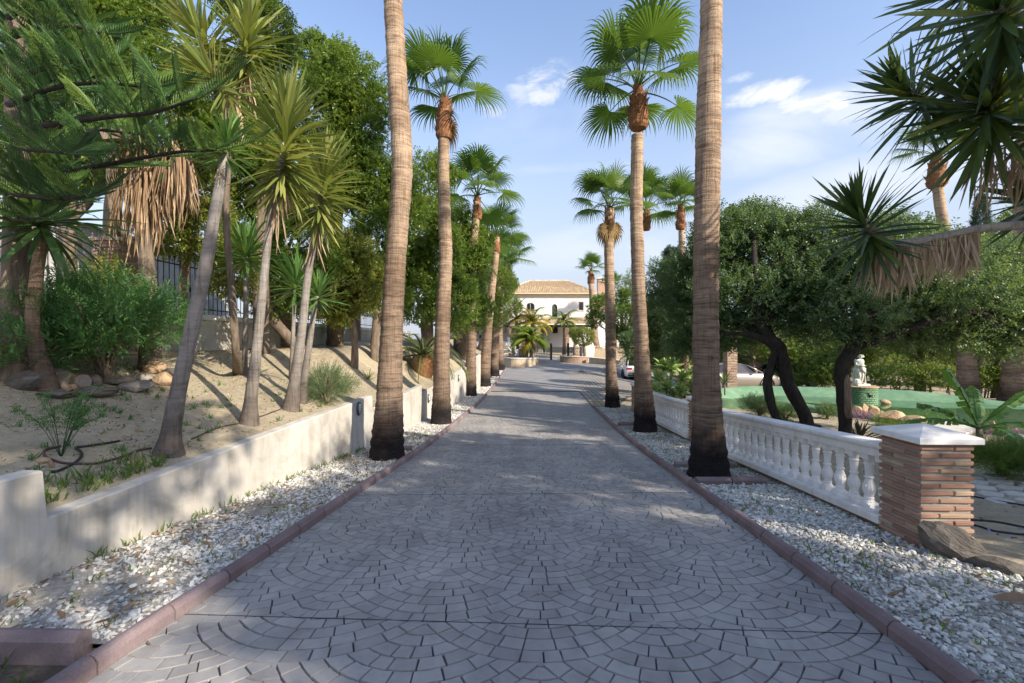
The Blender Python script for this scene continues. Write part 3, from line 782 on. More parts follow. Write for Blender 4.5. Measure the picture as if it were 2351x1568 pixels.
# ---- retaining wall on the left, its top stepping down and up again
rwz = [(-3.0, .66), (3.28, .66), (3.31, .30), (5.5, .37), (9.35, .47), (9.38, .21), (10.95, .25), (12.95, .33), (12.98, .13), (14.2, .18), (14.9, .22), (14.93, .28), (16.2, .30), (19.9, .47), (20.0, .55), (21.7, .73), (24.1, .92), (25.2, .95)]
rw = thing('retaining_wall', 'long grey-beige rendered garden wall stepping along the left gravel bed', 'wall', (float(xw(0)), 0, 0))
b_ = MB()
path = []
for i, (y, zt) in enumerate(rwz):
    path.append((y, zt))
    if i + 1 < len(rwz) and rwz[i + 1][0] - y > .8:
        for k in range(1, int((rwz[i + 1][0] - y) / .5)):
            f_ = k / int((rwz[i + 1][0] - y) / .5); path.append((y + (rwz[i + 1][0] - y) * f_, zt + (rwz[i + 1][1] - zt) * f_))
vs = []
for (y, zt) in path:
    x = float(xw(y)); zb = float(zr(y)) - .25; wv_ = float(wnoise(x, y, 1.1, 2)) * .006
    vs += [(x + .0, y, zb), (x + wv_, y, zt - .012), (x - .014, y, zt + wv_), (x - .14, y, zt + wv_ + .004), (x - .155, y, zt - .012), (x - .16, y, zb)]
vs = [(a - rw.location.x, b, c) for a, b, c in vs]
n = len(path); fs = []
for i in range(n - 1):
    for k in range(5): fs.append((i * 6 + k, i * 6 + k + 1, (i + 1) * 6 + k + 1, (i + 1) * 6 + k))
fs += [(0, 5, 4, 3, 2, 1), tuple((n - 1) * 6 + k for k in range(6))]
obj('rendered_body', mesh('rendered_body', vs, fs, M['render']), rw)
def wall_light(y, z, label):
    t = thing('wall_light', label, 'wall lamp', (float(xw(y)) + .002, y, z), D2R(0), 'round bulkhead lamps on the retaining wall')
    # faces +x
    b1 = MB(); b1.lathe([(.105, 0), (.105, .02), (.095, .035), (.08, .035), (.078, .02)], 20); me = b1.build('housing', M['lampmetal'], True)
    R_ = Matrix.Rotation(D2R(90), 4, 'Y') @ Matrix.Diagonal((1.3, .85, 1, 1))
    obj('housing', me, t, mtx=R_)
    b2 = MB(); b2.lathe([(.078, .018), (.07, .045), (.045, .062), (.012, .068)], 20); obj('glass', b2.build('glass', M['lampglass'], True), t, mtx=R_)
    b3 = MB()
    for k in (-.035, .0, .035): b3.tube([(k, -.08, .035), (k, -.05, .062), (k, 0, .075), (k, .05, .062), (k, .08, .035)], .004, 5)
    b3.tube([(-.08, 0, .035), (-.05, 0, .062), (0, 0, .078), (.05, 0, .062), (.08, 0, .035)], .004, 5)
    obj('guard', b3.build('guard', M['lampmetal']), t, mtx=R_)
for (u, v, L_) in ((822, 938, 'oval bulkhead lamp on the wall end left of the nearest left palm'), (983, 915, 'oval bulkhead lamp low on the wall between the first and second left palms'), (1052, 868, 'small bulkhead lamp on the wall between the second and third left palms')):
    k = (u - 1175.5) / F; d = -3.7 / (k - .085); q = P(u, v, d); wall_light(d, q.z, L_)

# ---- brick pillars
def cap_mesh(w_, h_, e=.045, name='cap'):
    b_ = MB(); r = w_ / 2; b_.add([(-r, -r, 0), (r, -r, 0), (r, r, 0), (-r, r, 0), (-r, -r, e), (r, -r, e), (r, r, e), (-r, r, e), (-r + .012, -r + .012, e + .010), (r - .012, -r + .012, e + .010), (r - .012, r - .012, e + .010), (-r + .012, r - .012, e + .010), (0, 0, h_)],
        [(0, 3, 2, 1)] + [(i, (i + 1) % 4, 4 + (i + 1) % 4, 4 + i) for i in range(4)] + [(4 + i, 4 + (i + 1) % 4, 8 + (i + 1) % 4, 8 + i) for i in range(4)] + [(8 + i, 8 + (i + 1) % 4, 12) for i in range(4)])
    return b_
def brick_pillar(loc, w_, hgt, label, cat='pillar', capm='white', yaw=0.0, pitch=.0645, th=.034, brick='brick', cap=True, group='brick pillars with pyramid caps', capw=None):
    t = thing('brick_pillar', label, cat, loc, yaw, group); r = w_ / 2
    b_ = MB(); b_.box(-r + .016, r - .016, -r + .016, r - .016, -.2, hgt - .001); obj('mortar_core', b_.build('mortar_core', M['mortar']), t)
    n = int(hgt / pitch); lens = [w_ * .62, w_ * .345]
    base = []
    for var in range(3):
        for L in lens:
            bb = MB(); bb.bbox(-L / 2, L / 2, -.05, .05, 0, th, .006)
            bb.v = [(x + random.uniform(-.003, .003), y + random.uniform(-.003, .003), z + random.uniform(-.002, .002)) for x, y, z in bb.v]
            base.append(bb.build('brick', M[brick]))
    for i in range(n):
        z = .006 + i * pitch + (hgt - n * pitch)
        for sd in range(4):
            # each course laps round the pillar, long and short bricks changing places
            flip = (i + sd) % 2; L0, L1 = (lens if flip else lens[::-1]); R_ = Matrix.Rotation(sd * math.pi / 2, 4, 'Z')
            x = -r + random.uniform(-.004, .003)
            for L in (L0, L1):
                me = base[random.randrange(3) * 2 + (0 if L == lens[0] else 1)]
                o = obj('brick', me, t, mtx=R_ @ Matrix.Translation((x + L / 2, -r + .05 - .004 + random.uniform(-.004, .004) + .0, z + random.uniform(-.002, .002))) @ Matrix.Rotation(random.uniform(-.012, .012), 4, 'Z'))
                x += L + .008
    if cap: obj('cap', cap_mesh(capw or w_ * 1.20, .135 if w_ < .5 else .2).build('cap', M[capm]), t, loc=(0, 0, hgt + .002))
    return t
def zg(x, y): return float(zr(y))
brick_pillar((3.735, 4.08, zg(0, 4.08) - .12), .45, 1.075, 'brick pillar with white pyramid cap at the near end of the white balustrade', yaw=-.02)
brick_pillar((xbal(9.6) + .1, 9.6, zg(0, 9.6) - .1), .42, 1.05, 'brick pillar halfway along the balustrade, mostly hidden behind the nearest right palm', yaw=-.05)
brick_pillar((xbal(15.2) + .02, 15.2, zg(0, 15.2) - .1), .40, 1.02, 'brick pillar with white cap at the far end of the balustrade', yaw=-.05)

# ---- white balustrade
bp = [(.0, .052), (.0, 0)]
def baluster_mesh():
    b_ = MB()
    def sq(r, z0, z1): b_.bbox(-r, r, -r, r, z0, z1, .004)
    sq(.062, 0, .045)
    prof = [(.055, .045), (.056, .055), (.047, .062), (.040, .078), (.046, .084), (.046, .092), (.037, .100), (.043, .125), (.054, .155), (.0585, .18), (.057, .20), (.051, .225), (.042, .25), (.034, .275), (.0315, .285), (.042, .290), (.044, .297), (.042, .304), (.032, .310), (.034, .33), (.037, .37), (.040, .405), (.0395, .425), (.047, .430), (.048, .438), (.041, .444), (.038, .455), (.050, .468), (.056, .485)]
    b_.lathe(prof, 12); 
    for k in range(4):
        a = k * math.pi / 2 + .4; b_.tube([(.052 * math.cos(a), .052 * math.sin(a), .205), (.057 * math.cos(a), .057 * math.sin(a), .213), (.050 * math.cos(a), .050 * math.sin(a), .224)], [.006, .010, .004], 5)
    sq(.060, .485, .545)
    return b_.build('baluster', M['white'])
BAL = baluster_mesh()
def balustrade(y0, y1, label):
    t = thing('balustrade', label, 'balustrade', (xbal(y0), y0, zg(0, y0)), 0, 'white balustrade sections beside the drive')
    L = Vector(t.location); ysx = np.linspace(y0, y1, 18)
    pth = [Vector((xbal(y), y, zg(0, y))) - L for y in ysx]
    b_ = MB(); b_.sweep(pth, [(-.10, -.3), (.10, -.3), (.10, .098), (-.10, .098)]); obj('footing', b_.build('footing', M['concrete']), t)
    L2 = [(-.155, .100), (.155, .100), (.155, .165), (.145, .178), (-.145, .178), (-.155, .165)]
    n = int((y1 - y0) / 1.0)
    for i in range(n):
        ya, yb = y0 + (y1 - y0) * i / n + .002, y0 + (y1 - y0) * (i + 1) / n - .002
        b_ = MB(); b_.sweep([Vector((xbal(y), y, zg(0, y))) - L for y in np.linspace(ya, yb, 4)], L2); obj('plinth_slab', b_.build('plinth_slab', M['white']), t)
    pr = [(-.085, .725), (.085, .725), (.085, .795), (.115, .812), (.125, .835), (.12, .858), (.09, .868), (-.09, .868), (-.12, .858), (-.125, .835), (-.115, .812), (-.085, .795)]
    b_ = MB(); b_.sweep(pth, pr); obj('top_rail', b_.build('top_rail', M['white']), t)
    n = int(round((y1 - y0) / .222))
    for i in range(n):
        y = y0 + (i + .5) * (y1 - y0) / n
        obj('baluster', BAL, t, loc=Vector((xbal(y), y, zg(0, y) + .178)) - L, rot=(0, 0, random.uniform(-.06, .06)))
balustrade(4.30, 9.38, 'near section of white balustrade with vase-shaped balusters running back from the brick pillar')
balustrade(9.82, 14.98, 'far section of white balustrade seen between the two near right palms')

# ---- boundary wall and iron fence on the left
def xbd(y): return -7.35 + .06 * (y - 8)
pill = [3.0, 8.35, 13.7, 19.0, 24.3]
bw = thing('boundary_wall', 'low beige rendered boundary wall with white coping behind the left garden', 'wall', (xbd(3), 3, 1.3))
L = Vector(bw.location)
b_ = MB(); pth = [Vector((xbd(y), y, 0)) - L for y in np.linspace(-2, 27, 30)]
b_.sweep(pth, [(-.10, .3), (.10, .3), (.10, 2.10), (-.10, 2.10)]); obj('rendered_body', b_.build('rendered_body', M['render']), bw)
b_ = MB(); b_.sweep(pth, [(-.14, 2.103), (.14, 2.103), (.14, 2.20), (.10, 2.225), (-.10, 2.225), (-.14, 2.20)]); obj('coping', b_.build('coping', M['white']), bw)
lab = ['brick gate pillar at the far left edge behind the big tree trunk', 'tall brick pillar of the left fence, beside the hanging dry leaves', 'brick pillar of the left fence half hidden behind the slim yucca stems', 'brick pillar of the left fence deep behind the small fig trees', 'last brick pillar of the left fence behind the date palm stump']
for i, y in enumerate(pill):
    zb = float(bank(xbd(y), y)) - .1
    brick_pillar((xbd(y), y, zb), .48, 3.42 - zb, lab[i], capm='render_o', group='brick pillars of the boundary fence')
def spear():
    b_ = MB(); b_.tube([(0, 0, 0), (0, 0, 1.1)], .009, 6); b_.lathe([(.009, 1.1), (.02, 1.12), (.012, 1.14), (.028, 1.17), (.02, 1.2), (.010, 1.22), (.016, 1.24), (.001, 1.31)], 6)
    b_.lathe([(.009, .45), (.018, .48), (.022, .52), (.018, .56), (.009, .59)], 6)
    for s_ in (-1, 1): b_.tube([(0, 0, 1.13), (s_ * .03, 0, 1.16), (s_ * .035, 0, 1.19), (s_ * .018, 0, 1.2)], .005, 4)
    return b_
SP = {k: spear().build('spear_bar', M[k]) for k in ('iron', 'rust')}
for i in range(4):
    y0, y1 = pill[i] + .25, pill[i + 1] - .25; k = 'rust' if i == 0 else 'iron'
    t = thing('iron_fence', ['grey iron spear fence panel in front of the stained white wall', 'black iron spear fence panel right of the tall brick pillar', 'black iron fence panel behind the small yellow-green fig', 'black iron fence panel far back behind the bank'][i], 'fence', (xbd(y0), y0, 2.25), 0, 'iron fence panels of the boundary wall')
    L = Vector(t.location); n = int((y1 - y0) / .14)
    for q in range(n):
        y = y0 + (q + .5) * (y1 - y0) / n; obj('spear_bar', SP[k], t, loc=Vector((xbd(y), y, 2.245)) - L)
    b_ = MB()
    for z in (.10, 1.02): b_.sweep([Vector((xbd(y), y, 2.245 + z)) - L for y in (y0, (y0 + y1) / 2, y1)], [(-.012, -.012), (.012, -.012), (.012, .012), (-.012, .012)])
    obj('rail', b_.build('rail', M[k]), t)
b_ = MB(); b_.sweep([(-11.2, -4, 0), (-11.0, 5, 0), (-10.6, 17, 0)], [(-.15, .6), (.15, .6), (.15, 4.45), (-.15, 4.45)])
nb = thing('neighbour_wall', 'tall stained white wall of the neighbouring plot behind the left fence', 'wall', (-11, 5, .6))
obj('stained_face', b_.build('stained_face', M['oldwhite']), nb, loc=(11, -5, -.6))
bb_ = MB(); bb_.sweep([(-11.2, -4, 0), (-11.0, 5, 0), (-10.6, 17, 0)], [(-.2, 4.453), (.2, 4.453), (.2, 4.53), (-.2, 4.53)]); obj('coping', bb_.build('coping', M['render']), nb, loc=(11, -5, -.6))

# ---- pond
ring = []
npnd = len(pond)
def prof_at(p):
    far = float(np.clip((p - pc).normalized().dot(Vector((-.15, 1, 0))) * 1.6 + .15, 0, 1))
    return far
vs, fs = [], []
for p in pond:
    dr = (p - pc); dr.z = 0; dr.normalize(); fr = prof_at(p)
    hgt = .07 + .30 * fr; wd = .22 + .55 * fr
    for (o_, z_) in ((-.8, -.42), (-.12, -.10), (0, .0), (wd * .35, hgt * .45), (wd * .8, hgt * .93), (wd, hgt), (wd + .14, hgt - .01), (wd + .2, hgt - .08), (wd + .25, -.5)):
        vs.append(Vector((p.x, p.y, WZ + z_)) + dr * o_)
for i in range(npnd):
    j = (i + 1) % npnd
    for k in range(8): fs.append((i * 9 + k, i * 9 + k + 1, j * 9 + k + 1, j * 9 + k))
fs.append(tuple(i * 9 for i in range(npnd))[::-1])
pt = thing('pond', 'large shallow garden pond with sloping green painted rim', 'pond', (pc.x, pc.y, WZ))
obj('basin', mesh('basin', [Vector(v) - pt.location for v in vs], fs, M['pond'], True), pt)
wvs = [(p.x + (p.x - pc.x) * .012, p.y + (p.y - pc.y) * .012, WZ + .012) for p in pond]
obj('water', mesh('water', wvs, [tuple(range(npnd))], M['water']), kind='structure')
# ================================================================ PLANTS
def frame_from(d, up=Vector((0, 0, 1))):
    """rotation with local X along d and local Z as near up as can be"""
    x = Vector(d).normalized(); y = up.cross(x)
    if y.length < 1e-4: y = Vector((0, 1, 0))
    y.normalize(); z = x.cross(y); return Matrix((x, y, z)).transposed().to_4x4()
# ---- single leaves: shared meshes
def blade(L, W, bend, nseg=5, prof=None, vee=.25, sag=0.0, mat=None, name='leaf', twist=0.0):
    """strip leaf along +X, folded along the midrib, curving down by bend (radians in all)"""
    prof = prof or [(0, .55), (.15, .75), (.45, 1.0), (.75, .72), (1, 0.02)]
    ts = np.linspace(0, 1, nseg + 1); p = Vector((0, 0, 0)); vs = []; ang = 0
    for i, t in enumerate(ts):
        wv_ = np.interp(t, [a for a, b in prof], [b for a, b in prof]) * W / 2
        tw = twist * t
        sy = Vector((0, math.cos(tw), math.sin(tw)))
        n = Vector((math.sin(ang), 0, math.cos(ang)))
        vs += [p + sy * wv_ + n * vee * wv_, p.copy(), p - sy * wv_ + n * vee * wv_]
        if i < nseg:
            ang = bend * ((t + .5 / nseg) ** 1.4); p = p + Vector((math.cos(ang), 0, -math.sin(ang))) * (L / nseg)
    fs = []
    for i in range(nseg):
        a = i * 3; fs += [(a, a + 3, a + 4, a + 1), (a + 1, a + 4, a + 5, a + 2)]
    return vs, fs
def blade_mesh(mat, *a, **k):
    vs, fs = blade(*a, **k); return mesh('leaf', vs, fs, mat, True)
class Leaves:
    """collects leaves of one plant: the 300 that show largest become parts, the rest one mesh"""
    def __init__(s, root): s.root = root; s.items = []
    def add(s, me, mtx, name='leaf'): s.items.append((me, mtx, name))
    def finish(s, limit=300):
        W = s.root.matrix_basis if True else None
        rootm = Matrix.Translation(s.root.location) @ s.root.rotation_euler.to_matrix().to_4x4()
        camp = Vector((0, 0, EYE))
        def key(it):
            p = (rootm @ it[1]).translation; return (p - camp).length / it[1].to_scale()[0]
        s.items.sort(key=key); bynames = {}
        for i, (me, mtx, nm) in enumerate(s.items):
            bynames.setdefault(nm, 0)
            if bynames[nm] < limit: obj(nm, me, s.root, mtx=mtx); bynames[nm] += 1
            else: s.root.setdefault if False else None; rest.setdefault((s.root.name, nm), []).append((me, mtx))
        for (rn, nm), its in list(rest.items()):
            if rn != s.root.name: continue
            vs, fs, rr, off = [], [], [], 0; mat_ = its[0][0].materials[0]
            for me, mtx in its:
                for v in me.vertices: vs.append(mtx @ v.co)
                for p in me.polygons: fs.append([off + q for q in p.vertices]); 
                off += len(me.vertices)
            obj(nm + '_mass', mesh(nm + '_mass', vs, fs, mat_, True), s.root, kind='stuff'); del rest[(rn, nm)]
rest = {}
def leafset(mat, L, W, bends, **k): return [blade_mesh(mat, L * random.uniform(.92, 1.06), W, b_, **k) for b_ in bends]
YB = [.05, .15, .3, .5, -.08]
LF = {
    'yucca': leafset(M['yucca'], 1, .082, YB), 'yucca_g': leafset(M['yucca_g'], 1, .085, YB), 'yucca_dk': leafset(M['yucca_dk'], 1, .080, YB),
    'strap': leafset(M['strap'], 1, .085, [.3, .6, .9, 1.2, .15]),
    'dead': leafset(M['dead'], 1, .046, [.1, -.15, .3, .5], vee=.6, twist=.8), 'dead_o': leafset(M['dead_o'], 1, .038, [.1, -.15, .3, .5], vee=.6, twist=.8),
    'phormium': leafset(M['phormium'], 1, .07, [.1, .4, .9, 1.3], prof=[(0, .6), (.5, 1), (.85, .6), (1, .05)]),
}
def head(lv, o, axis, n, L, kind, p0=8, p1=125, back=.35, dead=0, deadkind='dead', dL=.8, jit=.12, pw=1.0, gravity=.12):
    """rosette of sword leaves: o tip of the stem, axis its direction (both local to the plant)"""
    o = Vector(o); ax = Vector(axis).normalized(); a = ax.orthogonal().normalized(); b = ax.cross(a)
    for i in range(n):
        f = (i + .5) / n; th = D2R(p0 + (p1 - p0) * f ** pw) + random.uniform(-jit, jit); ph = i * 2.39996 + random.uniform(-.2, .2)
        d = ax * math.cos(th) + (a * math.cos(ph) + b * math.sin(ph)) * math.sin(th)
        d = d + Vector((0, 0, -gravity * f)); d.normalize()
        p = o - ax * back * f ** 1.1 + d * .01
        l = L * random.uniform(.85, 1.1) * (1.0 if f > .15 else .75) * (1 - .15 * (f > .85))
        m = Matrix.Translation(p) @ frame_from(d, ax if th > .3 else Vector((0, 0, 1))) @ Matrix.Rotation(random.uniform(-.5, .5), 4, 'X') @ Matrix.Scale(l, 4)
        lv.add(random.choice(LF[kind]), m, 'leaf')
    for i in range(dead):
        f = random.random(); ph = random.uniform(0, 6.28)
        d = (a * math.cos(ph) + b * math.sin(ph)) * random.uniform(.1, .45) + Vector((0, 0, -1))
        p = o - ax * (back * (.85 + .6 * f)) + (a * math.cos(ph) + b * math.sin(ph)) * .03
        l = L * dL * random.uniform(.6, 1.1)
        lv.add(random.choice(LF[deadkind]), Matrix.Translation(p) @ frame_from(d.normalized(), Vector((math.cos(ph), math.sin(ph), .2))) @ Matrix.Scale(l, 4), 'dry_leaf')
def ringed_trunk(pts, rads, n=16, step=.05, rough=.035, root=None, seed=0, flare=True, noise_=.0):
    """tapered trunk with leaf-scar rings along a smooth line"""
    P_ = smooth_path(pts, 8); 
    ln = [0]
    for i in range(1, len(P_)): ln.append(ln[-1] + (P_[i] - P_[i - 1]).length)
    kl = [ln[min(len(ln) - 1, i * 8)] for i in range(len(pts))]
    m = int(ln[-1] / step); ctr = []; rr = []
    for i in range(m + 1):
        s_ = ln[-1] * i / m; q = [np.interp(s_, ln, [p[k] for p in P_]) for k in range(3)]
        ctr.append(Vector(q)); r = float(np.interp(s_, kl, rads))
        rr.append(r * (1 + rough * (random.random() - .5) * 2 * (1 if i % 2 else .3)))
    b_ = MB(); b_.tube(ctr, rr, n)
    rs = random.Random(seed + 5)
    off = [rs.uniform(0, 6) for _ in range(3)]
    out_ = []
    for i, v in enumerate(b_.v):
        ring = i // n if i < n * len(ctr) else 0; k = i % n; c = ctr[min(ring, len(ctr) - 1)]; d = Vector(v) - c
        w_ = 1 + .03 * math.sin(k * 2 * math.pi / n * 3 + off[0] + c.z * 1.2) + .02 * math.sin(k * 2 * math.pi / n * 5 + off[1] + c.z * 3) + rs.uniform(-.012, .012)
        out_.append(tuple(c + d * w_))
    b_.v = out_; return b_

# ---- fan palm fronds, gravity baked for each rise angle
def fan_frond(elev, Lp=.95, Lb=1.0, seed=0, n=17, dead=False):
    rs = random.Random(seed); vs = []; fs = []; p = Vector((0, 0, 0)); ang = D2R(elev); pts = [p.copy()]
    for i in range(6):
        p = p + Vector((math.cos(ang), 0, math.sin(ang))) * Lp / 6; ang -= (.10 if not dead else .18) * math.cos(ang); pts.append(p.copy())
    b_ = MB(); b_.tube(pts, [.028, .02, .016, .014, .012, .011, .010], 5); vs = [Vector(v) for v in b_.v]; fs = list(b_.f)
    A = Vector((math.cos(ang), 0, math.sin(ang))); S_ = Vector((0, 1, 0)); Nn = A.cross(S_).normalized()
    if Nn.z < 0: Nn = -Nn
    hub = pts[-1]; TH = D2R(118); dth = 2 * TH / (2 * n); st = [0, .18, .36, .52, .66, .80, 1.0]
    for i in range(2 * n):
        th = -TH + (i + .5) * dth; L = Lb * (1 - .30 * (abs(th) / TH) ** 2) * rs.uniform(.93, 1.05)
        d = (A * math.cos(th) + S_ * math.sin(th) - Nn * (.22 * (th / TH) ** 2)).normalized(); q = hub - A * .0
        side = (-A * math.sin(th) + S_ * math.cos(th)).normalized(); split = .47 + rs.uniform(-.04, .04)
        pr = []
        for k, t in enumerate(st):
            if t <= split: wd = L * t * math.tan(dth / 2) * 1.02
            else: wd = L * split * math.tan(dth / 2) * max(0.04, (1 - t) / (1 - split)) ** 1.0
            nn = d.cross(side).normalized()
            pl = (1 if True else -1) * wd * .55
            pr.append((q + side * wd - nn * pl * .5, q + nn * pl * .5, q - side * wd - nn * pl * .5))
            if k < len(st) - 1:
                dt = st[k + 1] - t
                g = (.10 if t < .3 else (.7 if t < .5 else 4.6 + rs.uniform(-1.2, 1.6))) * dt * (1 if not dead else 1.6)
                q = q + d * L * dt; d = (d + Vector((rs.uniform(-.03, .03), rs.uniform(-.03, .03), -g))).normalized()
        b0 = len(vs)
        for a in pr: vs += list(a)
        for k in range(len(st) - 1):
            a = b0 + k * 3; fs += [(a, a + 1, a + 4, a + 3), (a + 1, a + 2, a + 5, a + 4)]
    return mesh('frond', vs, fs, M['fan_dead'] if dead else M['fan'], True)
FR = {e: [fan_frond(e, seed=e + s_ * 7) for s_ in range(2)] for e in (82, 65, 45, 22, 0, -28)}
FRD = fan_frond(-55, .5, .8, 3, 12, True)
def fan_crown(t, c, scale, n=17, seed=0, lo=-28, dead=0, petrel=.9):
    rs = random.Random(seed); es = [82, 82, 82, 65, 65, 65, 65, 65, 45, 45, 45, 45, 22, 22, 22, 0, 0, 0, -28, -28, -28]
    es = [e for e in es if e >= lo][:n]
    for i, e in enumerate(es):
        obj('frond', rs.choice(FR[e]), t, loc=Vector(c) + Vector((0, 0, rs.uniform(-.08, .08))), rot=(rs.uniform(-.12, .12), rs.uniform(-.12, .12), i * 2.39996 + seed + rs.uniform(-.35, .35)), scale=scale * rs.uniform(.88, 1.08))
    for i in range(dead):
        obj('dry_frond', FRD, t, loc=Vector(c) - Vector((0, 0, .25)), rot=(0, 0, rs.uniform(0, 6.28)), scale=scale * rs.uniform(.8, 1))
def boot_mesh(h_, r_top, r_mid, seed=0):
    rs = random.Random(seed); b_ = MB(); prof = []
    for i in range(14):
        f = i / 13; r = np.interp(f, [0, .12, .35, .7, 1], [r_mid * .82, r_mid * 1.05, r_mid, (r_mid + r_top) / 2, r_top]); prof.append((r * (1 + rs.uniform(-.05, .05)), h_ * f))
    b_.lathe(prof, 14); b_.v = [(x * (1 + rs.uniform(-.06, .06)), y * (1 + rs.uniform(-.06, .06)), z) for x, y, z in b_.v]
    for i in range(46):   # ragged leaf bases
        f = rs.random() ** .8; a = rs.uniform(0, 6.28); r = np.interp(f, [0, .12, .35, .7, 1], [r_mid * .9, r_mid * 1.05, r_mid, (r_mid + r_top) / 2, r_top]); z = h_ * f
        o_ = Vector((math.cos(a), math.sin(a), 0)); s_ = Vector((-math.sin(a), math.cos(a), 0)); w_ = r_mid * .32
        p0 = o_ * r + Vector((0, 0, z)); tip = o_ * (r + r_mid * rs.uniform(.15, .4)) + Vector((0, 0, z + h_ * rs.uniform(.08, .2))) + s_ * rs.uniform(-w_, w_)
        b_.add([p0 - s_ * w_, p0 + s_ * w_, tip + s_ * w_ * .2, tip - s_ * w_ * .25], [(0, 1, 2, 3)])
    return b_.build('leaf_base', M['boot'])
def fan_palm(base, line, rads, crown_at, label, scale=1.0, n=17, seed=0, boot=(.9, .1, .22), trunkmat='palm_trunk', lo=-28, dead=0, group='fan palms lining the drive', nseg=20):
    """base: world point; line: world points of the trunk axis from the base up"""
    t = thing('fan_palm', label, 'palm tree', base, 0, group); b0 = Vector(base)
    pts = [Vector(base) - b0 + Vector((0, 0, -.1))] + [Vector(p) - b0 for p in line]
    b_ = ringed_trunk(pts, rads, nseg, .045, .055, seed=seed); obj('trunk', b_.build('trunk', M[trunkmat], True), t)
    c = Vector(crown_at) - b0
    if boot: obj('leaf_base', boot_mesh(boot[0], boot[1], boot[2], seed), t, loc=c - Vector((0, 0, boot[0])))
    fan_crown(t, c, scale, n, seed, lo, dead); return t
def palm_px(uv, d, lean=0.0):
    """trunk axis points from pixel sightings, all at one distance"""
    return [P(u, v, d + lean * i) for i, (u, v) in enumerate(uv)]
def gbase(u, y): 
    k = (u - 1175.5) / F; return Vector((k * y, y, float(zr(y)) + .03))
# left row
b0 = gbase(888, 8.05)
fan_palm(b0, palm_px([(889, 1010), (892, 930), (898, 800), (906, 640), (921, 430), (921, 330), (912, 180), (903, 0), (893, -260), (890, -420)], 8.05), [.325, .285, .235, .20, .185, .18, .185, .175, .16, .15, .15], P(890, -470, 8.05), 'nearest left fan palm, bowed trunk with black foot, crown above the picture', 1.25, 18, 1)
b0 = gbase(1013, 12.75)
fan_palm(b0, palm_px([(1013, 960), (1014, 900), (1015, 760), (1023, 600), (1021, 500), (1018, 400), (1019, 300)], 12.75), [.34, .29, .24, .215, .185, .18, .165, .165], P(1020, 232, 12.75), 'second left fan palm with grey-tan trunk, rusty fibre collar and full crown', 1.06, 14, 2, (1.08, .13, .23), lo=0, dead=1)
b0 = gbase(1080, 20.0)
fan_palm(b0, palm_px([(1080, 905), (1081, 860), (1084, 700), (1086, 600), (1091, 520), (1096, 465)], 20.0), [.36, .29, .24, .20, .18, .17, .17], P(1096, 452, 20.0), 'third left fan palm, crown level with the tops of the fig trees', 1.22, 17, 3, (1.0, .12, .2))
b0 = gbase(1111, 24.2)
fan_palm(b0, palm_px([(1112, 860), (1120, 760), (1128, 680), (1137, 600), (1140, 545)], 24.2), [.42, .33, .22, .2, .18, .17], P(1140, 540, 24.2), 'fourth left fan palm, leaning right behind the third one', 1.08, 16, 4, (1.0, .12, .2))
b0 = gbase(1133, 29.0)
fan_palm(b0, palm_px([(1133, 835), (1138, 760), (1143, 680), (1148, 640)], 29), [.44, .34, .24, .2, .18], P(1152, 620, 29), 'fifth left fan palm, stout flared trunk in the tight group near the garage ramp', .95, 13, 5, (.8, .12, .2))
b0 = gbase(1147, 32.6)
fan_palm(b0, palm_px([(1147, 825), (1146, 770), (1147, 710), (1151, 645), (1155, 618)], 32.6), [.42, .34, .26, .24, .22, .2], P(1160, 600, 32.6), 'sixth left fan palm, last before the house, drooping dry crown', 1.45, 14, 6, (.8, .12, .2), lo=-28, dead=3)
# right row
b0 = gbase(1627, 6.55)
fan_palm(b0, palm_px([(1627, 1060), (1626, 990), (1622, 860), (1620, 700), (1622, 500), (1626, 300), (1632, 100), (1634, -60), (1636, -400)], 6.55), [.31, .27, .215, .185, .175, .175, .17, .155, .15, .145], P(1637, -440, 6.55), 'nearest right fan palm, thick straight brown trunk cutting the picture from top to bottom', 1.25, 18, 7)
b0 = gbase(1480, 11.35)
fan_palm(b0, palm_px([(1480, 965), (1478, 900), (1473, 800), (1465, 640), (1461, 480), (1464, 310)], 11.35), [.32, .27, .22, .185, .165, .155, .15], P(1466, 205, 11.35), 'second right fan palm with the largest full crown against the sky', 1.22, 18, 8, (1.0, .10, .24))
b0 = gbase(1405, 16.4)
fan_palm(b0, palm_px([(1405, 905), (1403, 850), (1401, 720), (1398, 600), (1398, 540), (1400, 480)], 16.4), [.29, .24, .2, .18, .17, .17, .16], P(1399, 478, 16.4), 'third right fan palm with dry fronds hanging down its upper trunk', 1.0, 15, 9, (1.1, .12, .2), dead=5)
b0 = gbase(1471, 22.0)
fan_palm(b0, palm_px([(1471, 850), (1470, 700), (1470, 560)], 22.0), [.32, .24, .2, .18], P(1484, 482, 22.0), 'fan palm whose trunk hides behind the second right one, crown showing to both sides', 1.25, 15, 10, (1.0, .12, .2))
b0 = gbase(1577, 20.0)
fan_palm(b0, palm_px([(1573, 850), (1568, 700), (1566, 600), (1565, 530)], 20.0), [.25, .2, .155, .14, .135], P(1563, 478, 20.0), 'slim fan palm rising between the two nearest right trunks, behind the agaves', .92, 15, 11, (.95, .10, .21))
qz = float(gz(20.0, 19.8)); b0 = Vector(((2222 - 1175.5) / F * 19.8, 19.8, qz))
fan_palm(b0, palm_px([(2222, 880), (2216, 780), (2195, 640), (2166, 515), (2152, 430)], 19.8), [.44, .36, .3, .26, .2, .19], P(2150, 360, 19.8), 'far right fan palm standing behind the pond, with bushy brown collar', 1.05, 13, 12, (1.35, .2, .34), trunkmat='palm_far')
b0 = Vector(((2345 - 1175.5) / F * 18.6, 18.6, qz))
